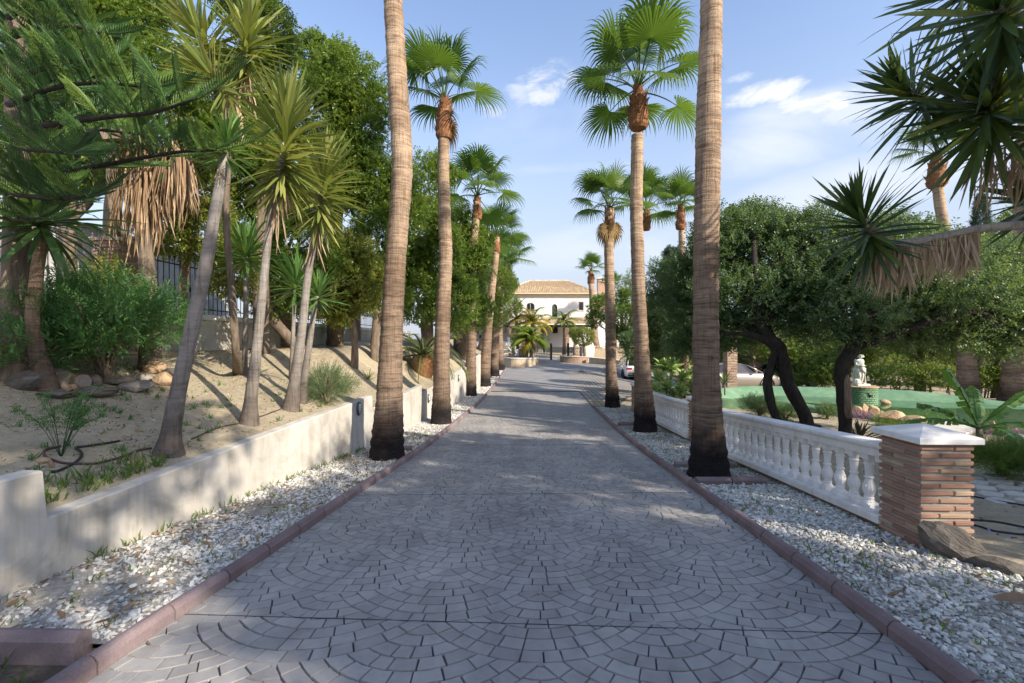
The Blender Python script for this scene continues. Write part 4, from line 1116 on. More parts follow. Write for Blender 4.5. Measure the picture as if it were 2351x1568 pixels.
fan_palm(b0, palm_px([(2345, 860), (2350, 700), (2360, 500), (2370, 200)], 18.6), [.7, .6, .5, .42, .4], P(2372, 40, 18.6), 'very thick palm trunk at the right edge of the picture behind the pond', 1.2, 14, 13, (1.2, .2, .3), trunkmat='palm_far')
b0 = Vector(((1370 - 1175.5) / F * 44.0, 44.0, zg(0, 44)))
fan_palm(b0, palm_px([(1370, 812), (1366, 780), (1361, 700), (1357, 650), (1357, 632)], 44.0), [.75, .52, .36, .3, .26, .25], P(1357, 622, 44.0), 'small-looking fan palm standing before the house front, right of its windows', 1.15, 14, 14, (1.3, .15, .32), trunkmat='palm_far')
b0 = Vector(((1412 - 1175.5) / F * 50.0, 50.0, zg(0, 50)))
fan_palm(b0, palm_px([(1410, 760), (1408, 720), (1407, 665)], 50.0), [.3, .28, .26, .24], P(1406, 655, 50.0), 'fan palm far back with a few fronds showing beside the chimney', 1.0, 12, 15, (1.0, .15, .3), trunkmat='palm_far')

# ---- yuccas of the left garden
def yucca(base, line, rads, label, heads, kind='yucca', group='yuccas of the left garden', trunkmat='yucca_trunk', extra=None, limit=300, cat='yucca', foot=True, name='yucca'):
    t = thing(name, label, cat, base, 0, group); b0 = Vector(base)
    pts = [Vector((0, 0, -.08))] + [Vector(p) - b0 for p in line]
    b_ = ringed_trunk(pts, rads, 14, .06, .03, seed=int(base[0] * 10)); obj('trunk', b_.build('trunk', M[trunkmat], True), t)
    lv = Leaves(t)
    for h_ in heads:
        o = Vector(h_[0]) - b0; hk = dict(h_[2]); 
        if 'from' in hk:
            bp_ = Vector(hk.pop('from')) - b0; bb = ringed_trunk([bp_, (bp_ + o) / 2 + Vector((0, 0, -.05)), o], [hk.get('br', .05), .045, .03], 9, .07, .04); obj('branch', bb.build('branch', M[trunkmat], True), t)
        hk.pop('br', None)
        head(lv, o, h_[1], **{'kind': kind, **hk})
    if extra: extra(lv, b0, t)
    lv.finish(limit); return t
def bhit(u, v): return hit(u, v, bank, 3.2, 26)
d = 4.45; b0 = bhit(386, 1040)
yucca(b0, palm_px([(392, 1000), (410, 900), (440, 760), (470, 620), (495, 480), (512, 385), (520, 340)], b0.y), [.17, .095, .076, .07, .064, .054, .046, .036], 'front leaning yucca with a bare grey trunk and one small green head',
      [(P(523, 318, b0.y), (.12, 0, 1), dict(n=92, L=.40, p0=4, p1=120, back=.22, kind='yucca_g', dead=6))])
b0 = bhit(572, 972)
yucca(b0, palm_px([(576, 920), (590, 800), (602, 680), (614, 560), (632, 440), (648, 360), (655, 260)], b0.y), [.14, .082, .064, .057, .052, .048, .042, .034], 'second leaning yucca with a tall shaggy golden-green head',
      [(P(662, 255, b0.y), (.08, 0, 1), dict(n=235, L=.76, p0=4, p1=140, back=1.05, dead=32, dL=.7))])
b0 = bhit(666, 940)
yucca(b0, palm_px([(676, 880), (693, 760), (706, 640), (722, 540), (735, 440), (742, 380)], b0.y), [.15, .084, .068, .06, .05, .042, .034], 'third leaning yucca, right of the others, with a wide golden head',
      [(P(748, 372, b0.y), (.12, 0, 1), dict(n=190, L=.76, p0=4, p1=138, back=.95, dead=30, dL=.65))])
b0 = bhit(545, 853); dd = b0.y
yucca(b0, palm_px([(541, 800), (530, 640), (519, 500), (522, 400), (532, 300), (534, 230)], dd - 1.2, ), [.09, .062, .055, .055, .055, .05, .045], 'tallest yucca with three big golden heads touching the top of the picture',
      [(P(452, 70, dd - 1.4), (-.45, -.3, .9), dict(n=110, L=.86, p0=5, p1=125, back=.5, dead=16, **{'from': P(533, 235, dd - 1.2)})),
       (P(572, 75, dd - 1.2), (.25, -.2, 1), dict(n=120, L=.90, p0=5, p1=130, back=.6, dead=30, dL=.8, **{'from': P(534, 240, dd - 1.2)})),
       (P(478, 165, dd - 1.9), (-.45, -.5, .6), dict(n=90, L=.80, p0=5, p1=125, back=.4, dead=24, dL=.8, **{'from': P(531, 290, dd - 1.2)}))], trunkmat='bark')
b0 = bhit(562, 862)
yucca(b0, palm_px([(562, 820), (564, 740), (565, 640), (565, 590)], b0.y), [.07, .05, .05, .045, .04], 'young green yucca on a thin stem between the second trunk and the brown one',
      [(P(566, 575, b0.y), (0, 0, 1), dict(n=84, L=.88, p0=5, p1=115, back=.25, kind='yucca_g'))])
b0 = bhit(668, 872)
yucca(b0, palm_px([(670, 830), (673, 760), (676, 690), (678, 660)], b0.y), [.06, .045, .042, .04, .035], 'young green yucca left of the third leaning trunk',
      [(P(679, 645, b0.y), (0, 0, 1), dict(n=76, L=.84, p0=5, p1=115, back=.25, kind='yucca_g'))])
b0 = bhit(693, 925)
yucca(b0, palm_px([(700, 860), (712, 780), (722, 710), (728, 680)], b0.y), [.09, .06, .05, .04, .03], 'young yucca right of the third leaning trunk with a small thin head',
      [(P(731, 668, b0.y), (0, 0, 1), dict(n=60, L=.58, p0=5, p1=115, back=.2, kind='yucca_g'))])
b0 = bhit(752, 790); 
yucca(b0, [b0 + Vector((.05, 0, .3)), b0 + Vector((.1, 0, .6))], [.08, .06, .05], 'low spiky yucca deep on the bank among the figs', [(b0 + Vector((.1, 0, .65)), (0, 0, 1), dict(n=50, L=.55, p0=5, p1=110, back=.15, kind='yucca_g'))])
# dragon-tree like strap leaf crowns at the far left
b0 = Vector((-5.75, 5.6, float(bank(-5.75, 5.6))))
yucca(b0, palm_px([(78, 760), (84, 640), (95, 560), (98, 510)], 5.6), [.12, .075, .065, .06, .05], 'dark strap-leaved dracaena on a ringed trunk under the pine boughs',
      [(P(98, 500, 5.55), (.2, -.1, 1), dict(n=80, L=.95, p0=10, p1=118, back=.15, kind='strap', gravity=.3))], trunkmat='palm_far', group='strap-leaved dracaenas at the left edge', cat='dracaena', name='dracaena')
b0 = Vector((-7.0, 6.4, float(bank(-7.0, 6.4))))
yucca(b0, palm_px([(60, 700), (50, 500), (60, 300), (80, 150)], 6.4), [.11, .08, .07, .06, .05], 'tall dracaena whose dark strap leaves fill the top left corner',
      [(P(80, 110, 6.2), (-.1, -.2, 1), dict(n=110, L=1.35, p0=10, p1=125, back=.3, kind='strap', gravity=.3)), (P(230, 150, 6.6), (.3, 0, 1), dict(n=50, L=1.0, p0=10, p1=125, back=.3, kind='strap', gravity=.3, **{'from': P(60, 330, 6.4)}))], trunkmat='bark', group='strap-leaved dracaenas at the left edge', cat='dracaena', name='dracaena')
# skirted yucca
b0 = Vector(((345 - 1175.5) / F * 7.6, 7.6, 0)); b0.z = float(bank(b0.x, 7.6))
def skirt(lv, b0, t):
    for i in range(430):
        side = random.random() < .3
        c0 = P(405, random.uniform(330, 400), 7.6) if side else P(322 + random.uniform(-22, 22), random.uniform(310, 480), 7.6)
        a = random.uniform(0, 6.28); rr = random.uniform(.10, .26); p = c0 - b0 + Vector((math.cos(a) * rr, math.sin(a) * rr, 0))
        dd_ = Vector((math.cos(a) * random.uniform(.05, .30), math.sin(a) * random.uniform(.05, .3), -1))
        lv.add(random.choice(LF['dead_o']), Matrix.Translation(p) @ frame_from(dd_, Vector((math.cos(a), math.sin(a), 0))) @ Matrix.Scale(random.uniform(.55, 1.05), 4), 'dry_leaf')
yucca(b0, palm_px([(345, 760), (340, 640), (332, 560), (322, 420), (318, 330)], 7.6), [.17, .14, .12, .11, .10, .09], 'old yucca wearing a long skirt of dry orange-brown leaves beside the brick pillar',
      [(P(318, 300, 7.6), (0, 0, 1), dict(n=90, L=.8, p0=10, p1=120, back=.3, kind='yucca_dk')), (P(405, 330, 7.6), (.5, 0, 1), dict(n=50, L=.75, p0=10, p1=120, back=.3, kind='yucca_dk', **{'from': P(334, 440, 7.6)}))], trunkmat='bark', extra=skirt)

# ---- the big yucca reaching in from the right
b0 = Vector((6.9, 4.9, zg(0, 4.9)))
tr = [Vector((6.9, 4.9, .9)), Vector((6.75, 4.85, 2.0)), Vector((6.5, 4.8, 2.9)), Vector((6.4, 4.7, 4.0)), Vector((6.2, 4.5, 5.0))]
def droop(lv, b0, t):
    # horizontal limb with its fringe of dry leaves
    limb = [P(2500, 545, 4.85), P(2400, 522, 4.8), P(2330, 518, 4.75), P(2240, 527, 4.7), P(2150, 545, 4.7), P(2060, 560, 4.65), P(2010, 540, 4.6)]
    bb = ringed_trunk([p - b0 for p in limb], [.085, .06, .048, .042, .04, .04, .035], 10, .06, .06); obj('branch', bb.build('branch', M['yucca_trunk'], True), t)
    LP = smooth_path(limb[3:], 10)
    for i in range(270):
        q = random.choice(LP) if random.random() < .9 else P(2225, 527, 4.7)
        L_ = np.interp(q.x / q.y * F + 1175.5, [1990, 2080, 2200, 2240], [.62, .58, .48, .60]) * random.uniform(.5, 1.08)
        dd_ = Vector((random.gauss(-.04, .16), random.gauss(0, .15), -1))
        lv.add(random.choice(LF['dead']), Matrix.Translation(q - b0 + Vector((random.uniform(-.02, .02), random.uniform(-.03, .03), random.uniform(-.02, .03)))) @ frame_from(dd_, Vector((random.uniform(-1, 1), -1, 0))) @ Matrix.Scale(L_, 4), 'dry_leaf')
    for i in range(90):   # dry beard under the big heads
        q = P(random.uniform(2230, 2370), random.uniform(320, 400) , 4.75 + random.uniform(-.2, .3)); dd_ = Vector((random.gauss(-.1, .2), random.gauss(0, .15), -1))
        lv.add(random.choice(LF['dead']), Matrix.Translation(q - b0) @ frame_from(dd_, Vector((random.uniform(-1, 1), -1, 0))) @ Matrix.Scale(random.uniform(.3, .5), 4), 'dry_leaf')
yucca(b0, tr, [.26, .2, .17, .15, .12, .09], 'huge dark yucca reaching in from the right edge with several spiky heads',
      [(P(2075, 205, 4.55), (-.8, -.1, .55), dict(n=105, L=.64, p0=6, p1=128, back=.40, **{'from': P(2420, 330, 4.8)})),
       (P(2260, 235, 4.15), (-.55, -.35, .25), dict(n=120, L=.74, p0=6, p1=125, back=.45, **{'from': P(2500, 250, 4.7)})),
       (P(2290, 20, 3.75), (-.5, -.3, .2), dict(n=90, L=.70, p0=15, p1=130, back=.35, gravity=.5, **{'from': P(2560, 60, 4.4)})),
       (P(2175, -20, 4.3), (-.6, 0, .3), dict(n=70, L=.72, p0=15, p1=135, back=.35, gravity=.5, **{'from': P(2560, 40, 4.4)})),
       (P(1975, 495, 4.55), (-.5, -.1, .85), dict(n=125, L=.60, p0=5, p1=135, back=.34, **{'from': P(2030, 545, 4.6)})),
       (P(2370, 455, 4.9), (-.6, 0, .3), dict(n=70, L=.6, p0=10, p1=120, back=.25, **{'from': P(2470, 470, 4.9)})),
       (P(2390, 250, 4.4), (0, -.3, .8), dict(n=70, L=.7, p0=10, p1=120, back=.3, **{'from': P(2520, 300, 4.8)})),
       (Vector((5.6, 3.6, 5.4)), (-.5, -.5, .8), dict(n=60, L=.8, p0=10, p1=125, back=.4, **{'from': Vector((6.2, 4.5, 4.8))})),
       (Vector((7.2, 4.2, 5.4)), (.4, -.5, .8), dict(n=60, L=.8, p0=10, p1=125, back=.4, **{'from': Vector((6.3, 4.6, 4.6))}))],
      kind='yucca_dk', extra=droop, group='dark yuccas of the right garden')
# ================================================================ LEAFY TREES AND SHRUBS
def unit(a): return a / np.maximum(np.linalg.norm(a, axis=-1, keepdims=True), 1e-9)
def leaf_quads(p0, tw, K, L, W, spread=.9, droop=.25, tl=.16, rn=None, fold=.25, alt=True):
    """K leaves along each twig; p0 Nx3 twig starts, tw Nx3 unit twig directions"""
    n = len(p0); t = (np.arange(K) + .5) / K
    pos = p0[:, None, :] + tw[:, None, :] * (tl * t)[None, :, None] * rng.uniform(.8, 1.2, (n, 1, 1))
    r = unit(rng.normal(0, 1, (n, K, 3)))
    perp = unit(r - tw[:, None, :] * np.sum(r * tw[:, None, :], -1, keepdims=True))
    if alt: perp = perp[:, :1, :] * np.where(np.arange(K) % 2 == 0, 1, -1)[None, :, None] + .35 * perp
    d = tw[:, None, :] * (1 - spread * .55) + unit(perp) * spread; d[..., 2] -= droop; d = unit(d)
    up = np.zeros((n, K, 3)); up[..., 2] = 1; up += rng.normal(0, .45, (n, K, 3))
    s_ = unit(np.cross(d, up)); nn = np.cross(s_, d)
    l = L * rng.uniform(.7, 1.2, (n, K, 1)); w_ = W * rng.uniform(.8, 1.15, (n, K, 1)) / 2
    a = pos; b = pos + d * l * .45 + s_ * w_ + nn * w_ * fold; c = pos + d * l - nn * l * .06; e = pos + d * l * .45 - s_ * w_ + nn * w_ * fold
    v = np.stack([a, b, c, e], 2).reshape(-1, 3); m = n * K
    f = np.arange(m * 4).reshape(m, 4)
    rr = (rn if rn is not None else rng.uniform(0, 1, n))[:, None] * .55 + rng.uniform(0, 1, (n, K)) * .45
    return v, f, rr.reshape(-1)
def blob_twigs(c, r, n, seed=0, shell=.55, gap=.42, updir=.35, lump=.2):
    """twig starts and directions through an uneven ellipsoid"""
    d = unit(rng.normal(0, 1, (n, 3))); rad = 1 - shell * rng.uniform(0, 1, n) ** 1.3
    lum = 1 + lump * wnoise(d[:, 0] * 3 + seed, d[:, 1] * 3 + d[:, 2] * 2.3, 1.3, seed)
    p = np.array(c)[None] + d * np.array(r)[None] * (rad * lum)[:, None]
    g = wnoise(p[:, 0] * 1.0 + p[:, 2] * .6, p[:, 1] + p[:, 2] * 1.1, 2.6 / max(.5, min(r)), seed + 3)
    keep = g < gap
    p, d = p[keep], d[keep]
    tw = d * .75 + rng.normal(0, .45, d.shape); tw[:, 2] += updir; return p, unit(tw)
def tree(name, label, cat, base, trunk, tr, blobs, mat, L=.085, W=.045, K=7, dens=1.0, droop=.3, group=None, bark='bark', tl=.17, seed=0, gap=.42, shell=.55, updir=.3, spread=.9, lump=.34, forks=4, branchr=.035, limbs=True, shared=None, sag=-.10):
    """blobs: (u, v, depth, ru, rv) sightings of the parts of the crown"""
    t = thing(name, label, cat, base, 0, group); b0 = Vector(base)
    pts = [Vector((0, 0, -.15))] + [Vector(p) - b0 for p in trunk]; b_ = MB(); P_ = smooth_path(pts, 5)
    n_ = len(P_); rad = [float(np.interp(i / (n_ - 1), np.linspace(0, 1, len(tr)), tr)) * random.uniform(.93, 1.07) for i in range(n_)]
    b_.tube(P_, rad, 12); b_.v = [(x + random.uniform(-.012, .012), y + random.uniform(-.012, .012), z) for x, y, z in b_.v]
    obj('trunk', b_.build('trunk', M[bark], True), t)
    V, Fc, R = [], [], []; off = 0; top = P_[-1]
    sat = []
    if lump > .1:   # smaller offshoots break the outline
        rs_ = random.Random(seed)
        for (u, v, d, ru, rv) in blobs:
            for q in range(4):
                a = rs_.uniform(0, 6.28) if q else rs_.uniform(.6, 2.5); sat.append((u + math.cos(a) * ru * .86, v - math.sin(a) * rv * .80, d + rs_.uniform(-.4, .4) * ru * d / F, ru * rs_.uniform(.26, .46), rv * rs_.uniform(.26, .46)))
    nb = len(blobs)
    for bi, (u, v, d, ru, rv) in enumerate(list(blobs) + sat):
        c = P(u, v, d) - b0; r = Vector((ru * d / F, (ru + rv) / 2 * d / F * 1.0, rv * d / F))
        area = 4 * math.pi * ((r.x * r.y) ** 1.6 / 3 + (r.x * r.z) ** 1.6 / 3 + (r.y * r.z) ** 1.6 / 3) ** (1 / 1.6)
        n = max(20, int(area * 2.15 * dens / (L * W * .55) / K))
        p, tw = blob_twigs(c, r, n, seed + bi, shell, gap, updir, lump)
        rn = np.clip(.5 + .5 * wnoise(p[:, 0] * 2, p[:, 1] * 2 + p[:, 2] * 3, 1.5, seed + bi + 9) + rng.normal(0, .22, len(p)), 0, 1)
        v_, f_, r_ = leaf_quads(p, tw, K, L, W, spread, droop, tl, rn)
        V.append(v_); Fc.append(f_ + off); R.append(r_); off += len(v_)
        if limbs and bi < nb:
            bb = MB(); st = P_[int(len(P_) * random.uniform(.7, .99)) - 1] if bi else top
            mid = st.lerp(c, .5) + Vector((random.uniform(-.12, .12), random.uniform(-.12, .12), sag)) * (c - st).length
            bb.tube(smooth_path([st, mid, c, c + (c - mid) * .35], 4), [tr[-1] * .8] * 4 + [branchr * 1.1] * 4 + [branchr * .7] * 4 + [.012], 7)
            for q in range(forks):
                e = c + Vector((random.uniform(-.85, .85) * r.x, random.uniform(-.85, .85) * r.y, random.uniform(-.7, .9) * r.z)); s0 = mid.lerp(c, random.uniform(0, 1))
                bb.tube(smooth_path([s0, s0.lerp(e, .5) + Vector((random.uniform(-.1, .1), random.uniform(-.1, .1), random.uniform(-.1, .05))), e], 3), [branchr * .7] * 3 + [branchr * .45] * 3 + [.008], 5)
            obj('branch', bb.build('branch', M[bark], True), t)
    me = mesh('crown', np.concatenate(V), np.concatenate(Fc), M[mat], rnd=np.concatenate(R)); obj('crown', me, t)
    return t
def tb(u, v, fn=bank, d1=40): return hit(u, v, fn, 3.0, d1)
def at_bank(u, y): k = (u - 1175.5) / F; return Vector((k * y, y, float(bank(k * y, y))))
def at_ground(u, y): k = (u - 1175.5) / F; return Vector((k * y, y, float(gz(k * y, y)) - .05))
FG = 'glossy fig trees along the left boundary'
# left
b0 = at_bank(250, 9.2)
tree('ficus_tree', 'leafy fig tree at the top left, behind the golden yuccas, sky in its gaps', 'tree', b0, palm_px([(255, 600), (265, 400), (280, 250)], 9.2), [.2, .15, .12],
     [(215, 70, 9.6, 110, 95), (300, 25, 9.8, 90, 70), (130, 20, 9.8, 90, 60), (340, 180, 9.4, 90, 80), (240, 190, 9.4, 90, 80)], 'ficus', .085, .045, 8, .85, group=FG, seed=1)
b0 = at_bank(600, 11.0)
tree('ficus_tree', 'tall fig tree whose top shows right of the three-headed yucca', 'tree', b0, palm_px([(600, 600), (605, 400), (600, 250)], 11), [.2, .15, .12],
     [(620, 70, 10.6, 58, 80), (560, 20, 10.8, 60, 60), (590, 200, 11, 80, 80), (500, 230, 10.6, 80, 90), (545, 330, 10.6, 90, 80)], 'ficus', .085, .045, 8, .8, group=FG, seed=2)
b0 = at_bank(430, 9.4)
tree('ficus_tree', 'yellow-green fig tree between the dry-skirted yucca and the front leaning yucca', 'tree', b0, palm_px([(420, 720), (425, 620), (430, 520)], 9.3), [.1, .08, .07],
     [(430, 430, 9.2, 80, 80), (400, 520, 9.0, 60, 55), (480, 540, 9.6, 75, 80), (410, 350, 9.4, 70, 70), (540, 620, 9.8, 55, 70)], 'ficus_y', .08, .042, 8, .6, group=FG, seed=3)
b0 = at_bank(700, 12.4)
tree('ficus_tree', 'broad fig tree with a tangled trunk behind the slender yucca stems', 'tree', b0, palm_px([(620, 720), (625, 640), (640, 560)], 12.0), [.16, .12, .10],
     [(590, 480, 11.6, 80, 90), (690, 560, 12.0, 95, 90), (640, 660, 12.2, 80, 70), (760, 640, 12.6, 85, 75), (560, 400, 11.8, 80, 80), (700, 470, 12.4, 70, 70)], 'ficus', .085, .045, 8, .7, group=FG, seed=4)
b0 = at_bank(770, 14.5)
tree('ficus_tree', 'tallest dark fig tree left of the nearest left palm, rising against the blue sky', 'tree', b0, palm_px([(770, 600), (775, 450), (790, 300)], 14.3), [.28, .2, .15],
     [(800, 200, 14.2, 88, 80), (716, 130, 14.4, 42, 48), (740, 260, 14.0, 90, 80), (830, 300, 14.2, 60, 70), (790, 400, 13.8, 95, 85), (700, 380, 13.8, 70, 80), (860, 420, 14.6, 70, 90), (760, 170, 14.3, 50, 60)], 'ficus', .095, .05, 8, .8, group=FG, seed=5)
b0 = at_bank(814, 12.5)
tree('ficus_tree', 'small yellow-green fig on a pale trunk just left of the nearest left palm', 'tree', b0, palm_px([(814, 780), (808, 730), (806, 690)], 12.5), [.11, .09, .08],
     [(800, 660, 12.4, 58, 70), (770, 700, 12.6, 45, 45), (845, 640, 12.8, 45, 70), (800, 590, 12.6, 55, 50)], 'ficus_y', .085, .045, 8, .85, group=FG, seed=6)
b0 = at_bank(862, 14.0)
tree('ficus_tree', 'dense fig right behind the nearest left palm with a short thick trunk', 'tree', b0, palm_px([(862, 770), (866, 720), (870, 650)], 14), [.16, .13, .1],
     [(870, 560, 14, 60, 90), (880, 670, 14.2, 50, 60), (930, 480, 14.5, 50, 70)], 'ficus', .09, .048, 8, .8, group=FG, seed=7)
b0 = at_bank(985, 17.5)
tree('ficus_tree', 'large rounded fig between the first and second left palms', 'tree', b0, palm_px([(980, 740), (985, 660), (985, 560)], 17.3), [.25, .2, .15],
     [(985, 430, 17.4, 58, 75), (955, 540, 16.6, 62, 85), (960, 680, 16.2, 62, 70), (1010, 600, 17, 50, 80), (935, 620, 16.6, 48, 80), (1045, 700, 17.6, 50, 65)], 'ficus', .10, .052, 8, .85, group=FG, seed=8)
b0 = at_bank(1065, 22)
tree('ficus_tree', 'fig crowding round the third left palm, its shoots crossing the trunk', 'tree', b0, palm_px([(1065, 760), (1065, 700), (1065, 620)], 21.5), [.25, .2, .15],
     [(1060, 540, 20.5, 46, 60), (1085, 620, 19.7, 38, 65), (1050, 640, 20.5, 45, 70), (1085, 710, 20.5, 40, 50), (1105, 560, 23, 25, 40), (1040, 520, 22, 40, 50)], 'ficus', .11, .056, 7, .85, group=FG, seed=9)
b0 = at_bank(1100, 27)
tree('ficus_tree', 'greyish olive-toned tree behind the fourth and fifth left palms', 'tree', b0, palm_px([(1120, 740), (1125, 680)], 27), [.2, .15, .12],
     [(1125, 640, 27, 38, 60), (1160, 650, 30, 22, 45), (1120, 720, 27, 40, 40)], 'back', .12, .05, 7, .8, group=FG, seed=10)
b0 = at_bank(160, 10)
tree('ficus_tree', 'fig foliage filling the gap above the fence at the far left', 'tree', b0, palm_px([(160, 600), (160, 450)], 10), [.16, .12],
     [(60, 300, 10.4, 130, 110), (220, 340, 10.2, 120, 100), (120, 400, 10.4, 110, 55), (20, 180, 10.8, 110, 80)], 'ficus', .09, .048, 7, .55, group=FG, seed=11)
# right: carobs
CG = 'dark carob trees leaning over the balustrade'
b0 = at_ground(1858, 10.6)
tc_ = tree('carob_tree', 'dark carob with a forked black trunk leaning left beyond the balustrade', 'tree', b0, palm_px([(1850, 960), (1810, 880), (1790, 800), (1760, 770), (1735, 720)], 10.6), [.17, .15, .14, .13, .10],
     [(1700, 560, 12, 92, 75), (1620, 620, 12.5, 75, 80), (1790, 590, 11.6, 85, 80), (1710, 680, 11.0, 95, 60), (1590, 720, 13, 75, 60), (1830, 680, 10.6, 85, 65), (1740, 520, 12.4, 60, 45), (1650, 545, 12.6, 45, 60), (1690, 755, 11.6, 80, 40), (1600, 790, 13, 60, 34), (1860, 740, 10.8, 60, 50), (1890, 640, 11.2, 60, 60), (1545, 660, 14.5, 60, 60), (1880, 560, 11.5, 60, 70)],
     'carob', .074, .044, 11, .80, .05, CG, 'bark_d', .30, 21, gap=.36, lump=.50, spread=1.0, branchr=.05, sag=.16)
bb = MB(); q0 = P(1880, 985, 10.5) - b0; bb.tube(smooth_path([q0, P(1800, 975, 10.5) - b0, P(1775, 940, 10.5) - b0, P(1762, 880, 10.55) - b0, P(1768, 845, 10.6) - b0, P(1775, 800, 10.6) - b0, P(1730, 770, 10.6) - b0, P(1660, 765, 11) - b0], 5), [.11, .12, .12, .11, .11, .10, .11, .10, .09, .10] + [.1] * 10 + [.08] * 12 + [.05] * 10, 11)
bb.v = [(x + random.uniform(-.012, .012), y + random.uniform(-.012, .012), z) for x, y, z in bb.v]
obj('trunk', bb.build('second_trunk', M['bark_d'], True), tc_)
b0 = at_ground(1940, 9.7)
tc_ = tree('carob_tree', 'dark carob with a single split trunk of bare pale wood left of the statue', 'tree', b0, palm_px([(1940, 960), (1937, 900), (1935, 840), (1965, 790), (1990, 735)], 9.7), [.13, .13, .15, .13, .10],
     [(1930, 620, 10.4, 85, 70), (2030, 650, 10.2, 100, 70), (1960, 720, 9.8, 95, 50), (2120, 690, 10.0, 100, 60), (2010, 560, 10.8, 75, 70), (2220, 690, 10.2, 100, 65), (2310, 720, 10.4, 90, 60), (2150, 610, 10.6, 100, 60), (2270, 620, 11, 90, 60), (2060, 755, 10.4, 80, 40), (2180, 765, 10.4, 80, 36), (2310, 775, 10.4, 70, 40), (2110, 560, 11.5, 60, 40)],
     'carob', .074, .044, 11, .78, .05, CG, 'bark_d', .30, 31, gap=.36, lump=.50, spread=1.0, branchr=.05, sag=.16)
bb = MB(); bb.tube(smooth_path([P(1948, 960, 9.58) - b0, P(1946, 900, 9.57) - b0, P(1944, 860, 9.58) - b0], 4), [.05, .075, .075, .07, .07, .065, .06, .05, .03], 8); obj('bare_wood', bb.build('bare_wood', M['bark_p'], True), tc_)
for (pts, rr) in (([(1985, 745, 9.7), (2040, 705, 9.7), (2100, 700, 9.8), (2160, 720, 9.9)], [.09, .07, .05, .03]), ([(1970, 790, 9.7), (1925, 770, 9.8), (1880, 700, 10)], [.09, .05, .03])):
    bb = MB(); pp = smooth_path([P(*q) - b0 for q in pts], 5); bb.tube(pp, [float(np.interp(i / (len(pp) - 1), np.linspace(0, 1, len(rr)), rr)) for i in range(len(pp))], 8); obj('branch', bb.build('branch', M['bark_d'], True), tc_)
b0 = at_ground(1530, 19)
tree('carob_tree', 'dark carob behind the agaves filling the gap between the two near right trunks', 'tree', b0, palm_px([(1600, 840), (1590, 790), (1560, 760)], 19), [.2, .18, .14],
     [(1535, 720, 18, 50, 60), (1500, 770, 19, 42, 55), (1590, 780, 17, 60, 40), (1560, 640, 19, 40, 45), (1520, 820, 21, 45, 30), (1460, 800, 24, 35, 35)], 'carob', .075, .042, 9, .8, .1, CG, 'bark_d', .2, 41, gap=.5, branchr=.05)
# right background
BGp = 'trees and hedges behind the pond'
specs = [('tree', 'sunlit yellow-green tree at the right edge behind the carobs', (2300, 24), [(2290, 640, 22, 90, 75), (2340, 560, 23, 60, 80), (2230, 720, 21, 70, 60), (2350, 730, 21, 70, 70), (2180, 640, 24, 60, 50)], 'back'),
         ('tree', 'low spreading tree with a forked pale trunk right of the statue', (2110, 23), [(2110, 780, 23, 70, 38), (2050, 750, 24, 60, 40), (2160, 750, 23.5, 60, 45)], 'back'),
         ('tree', 'bright small-leaved tree behind the silver car', (1800, 26), [(1790, 790, 26, 70, 45), (1860, 830, 25, 50, 35), (1720, 800, 28, 60, 45), (1650, 790, 28, 45, 40)], 'back'),
         ('tree', 'bright leafy tree between the two carob trunks behind the statue', (1930, 25), [(1930, 800, 25, 60, 40), (1990, 780, 25.5, 50, 45), (1900, 850, 24, 40, 30)], 'back'),
         ('tree', 'tree at the far right edge with several straight reddish stems', (2290, 21), [(2250, 790, 21.5, 70, 35), (2330, 800, 21, 60, 35)], 'back')]
for i, (nm, lb, (u, y), bl, mt) in enumerate(specs):
    b0 = at_ground(u, y); q = P(u, 800, y)
    tree(nm, lb, 'tree', b0, [b0.lerp(q, .5) + Vector((.1, 0, 0)), q], [.26, .2, .16], bl, mt, .11, .06, 7, .6, group=BGp, seed=50 + i * 3, gap=.4)
def hedge(name, label, blobs, mat='back', L=.10, W=.05, dens=.6, group=None, seed=0, K=6, base=None, cat='hedge', droop=.15, **kw):
    u, v, y = blobs[0][:3]; b0 = base or at_ground(u, y)
    t = thing(name, label, cat, b0, 0, group); V, Fc, R = [], [], []; off = 0; bb = MB()
    for bi, (u, v, d, ru, rv) in enumerate(blobs):
        c = P(u, v, d) - b0; r = Vector((ru * d / F, (ru + rv) / 2 * d / F, rv * d / F)); area = 4 * math.pi * (r.x * r.y * r.z) ** (2 / 3)
        p, tw = blob_twigs(c, r, max(20, int(area * 2.4 * dens / (L * W * .55) / K)), seed + bi, .6, kw.get('gap', .6), .5)
        v_, f_, r_ = leaf_quads(p, tw, K, L, W, kw.get('spread', .8), droop, kw.get('tl', .18)); V.append(v_); Fc.append(f_ + off); R.append(r_); off += len(v_)
        for q in range(4):
            s0 = Vector((c.x + random.uniform(-.2, .2) * r.x, c.y, -.05)); bb.tube([s0, s0.lerp(c, .6) + Vector((random.uniform(-.2, .2) * r.x, 0, 0)), c + Vector((random.uniform(-.6, .6) * r.x, random.uniform(-.5, .5) * r.y, r.z * .5))], [.03, .02, .008], 5)
    obj('stems', bb.build('stems', M['bark'], True), t)
    obj('foliage', mesh('foliage', np.concatenate(V), np.concatenate(Fc), M[mat], rnd=np.concatenate(R)), t); return t
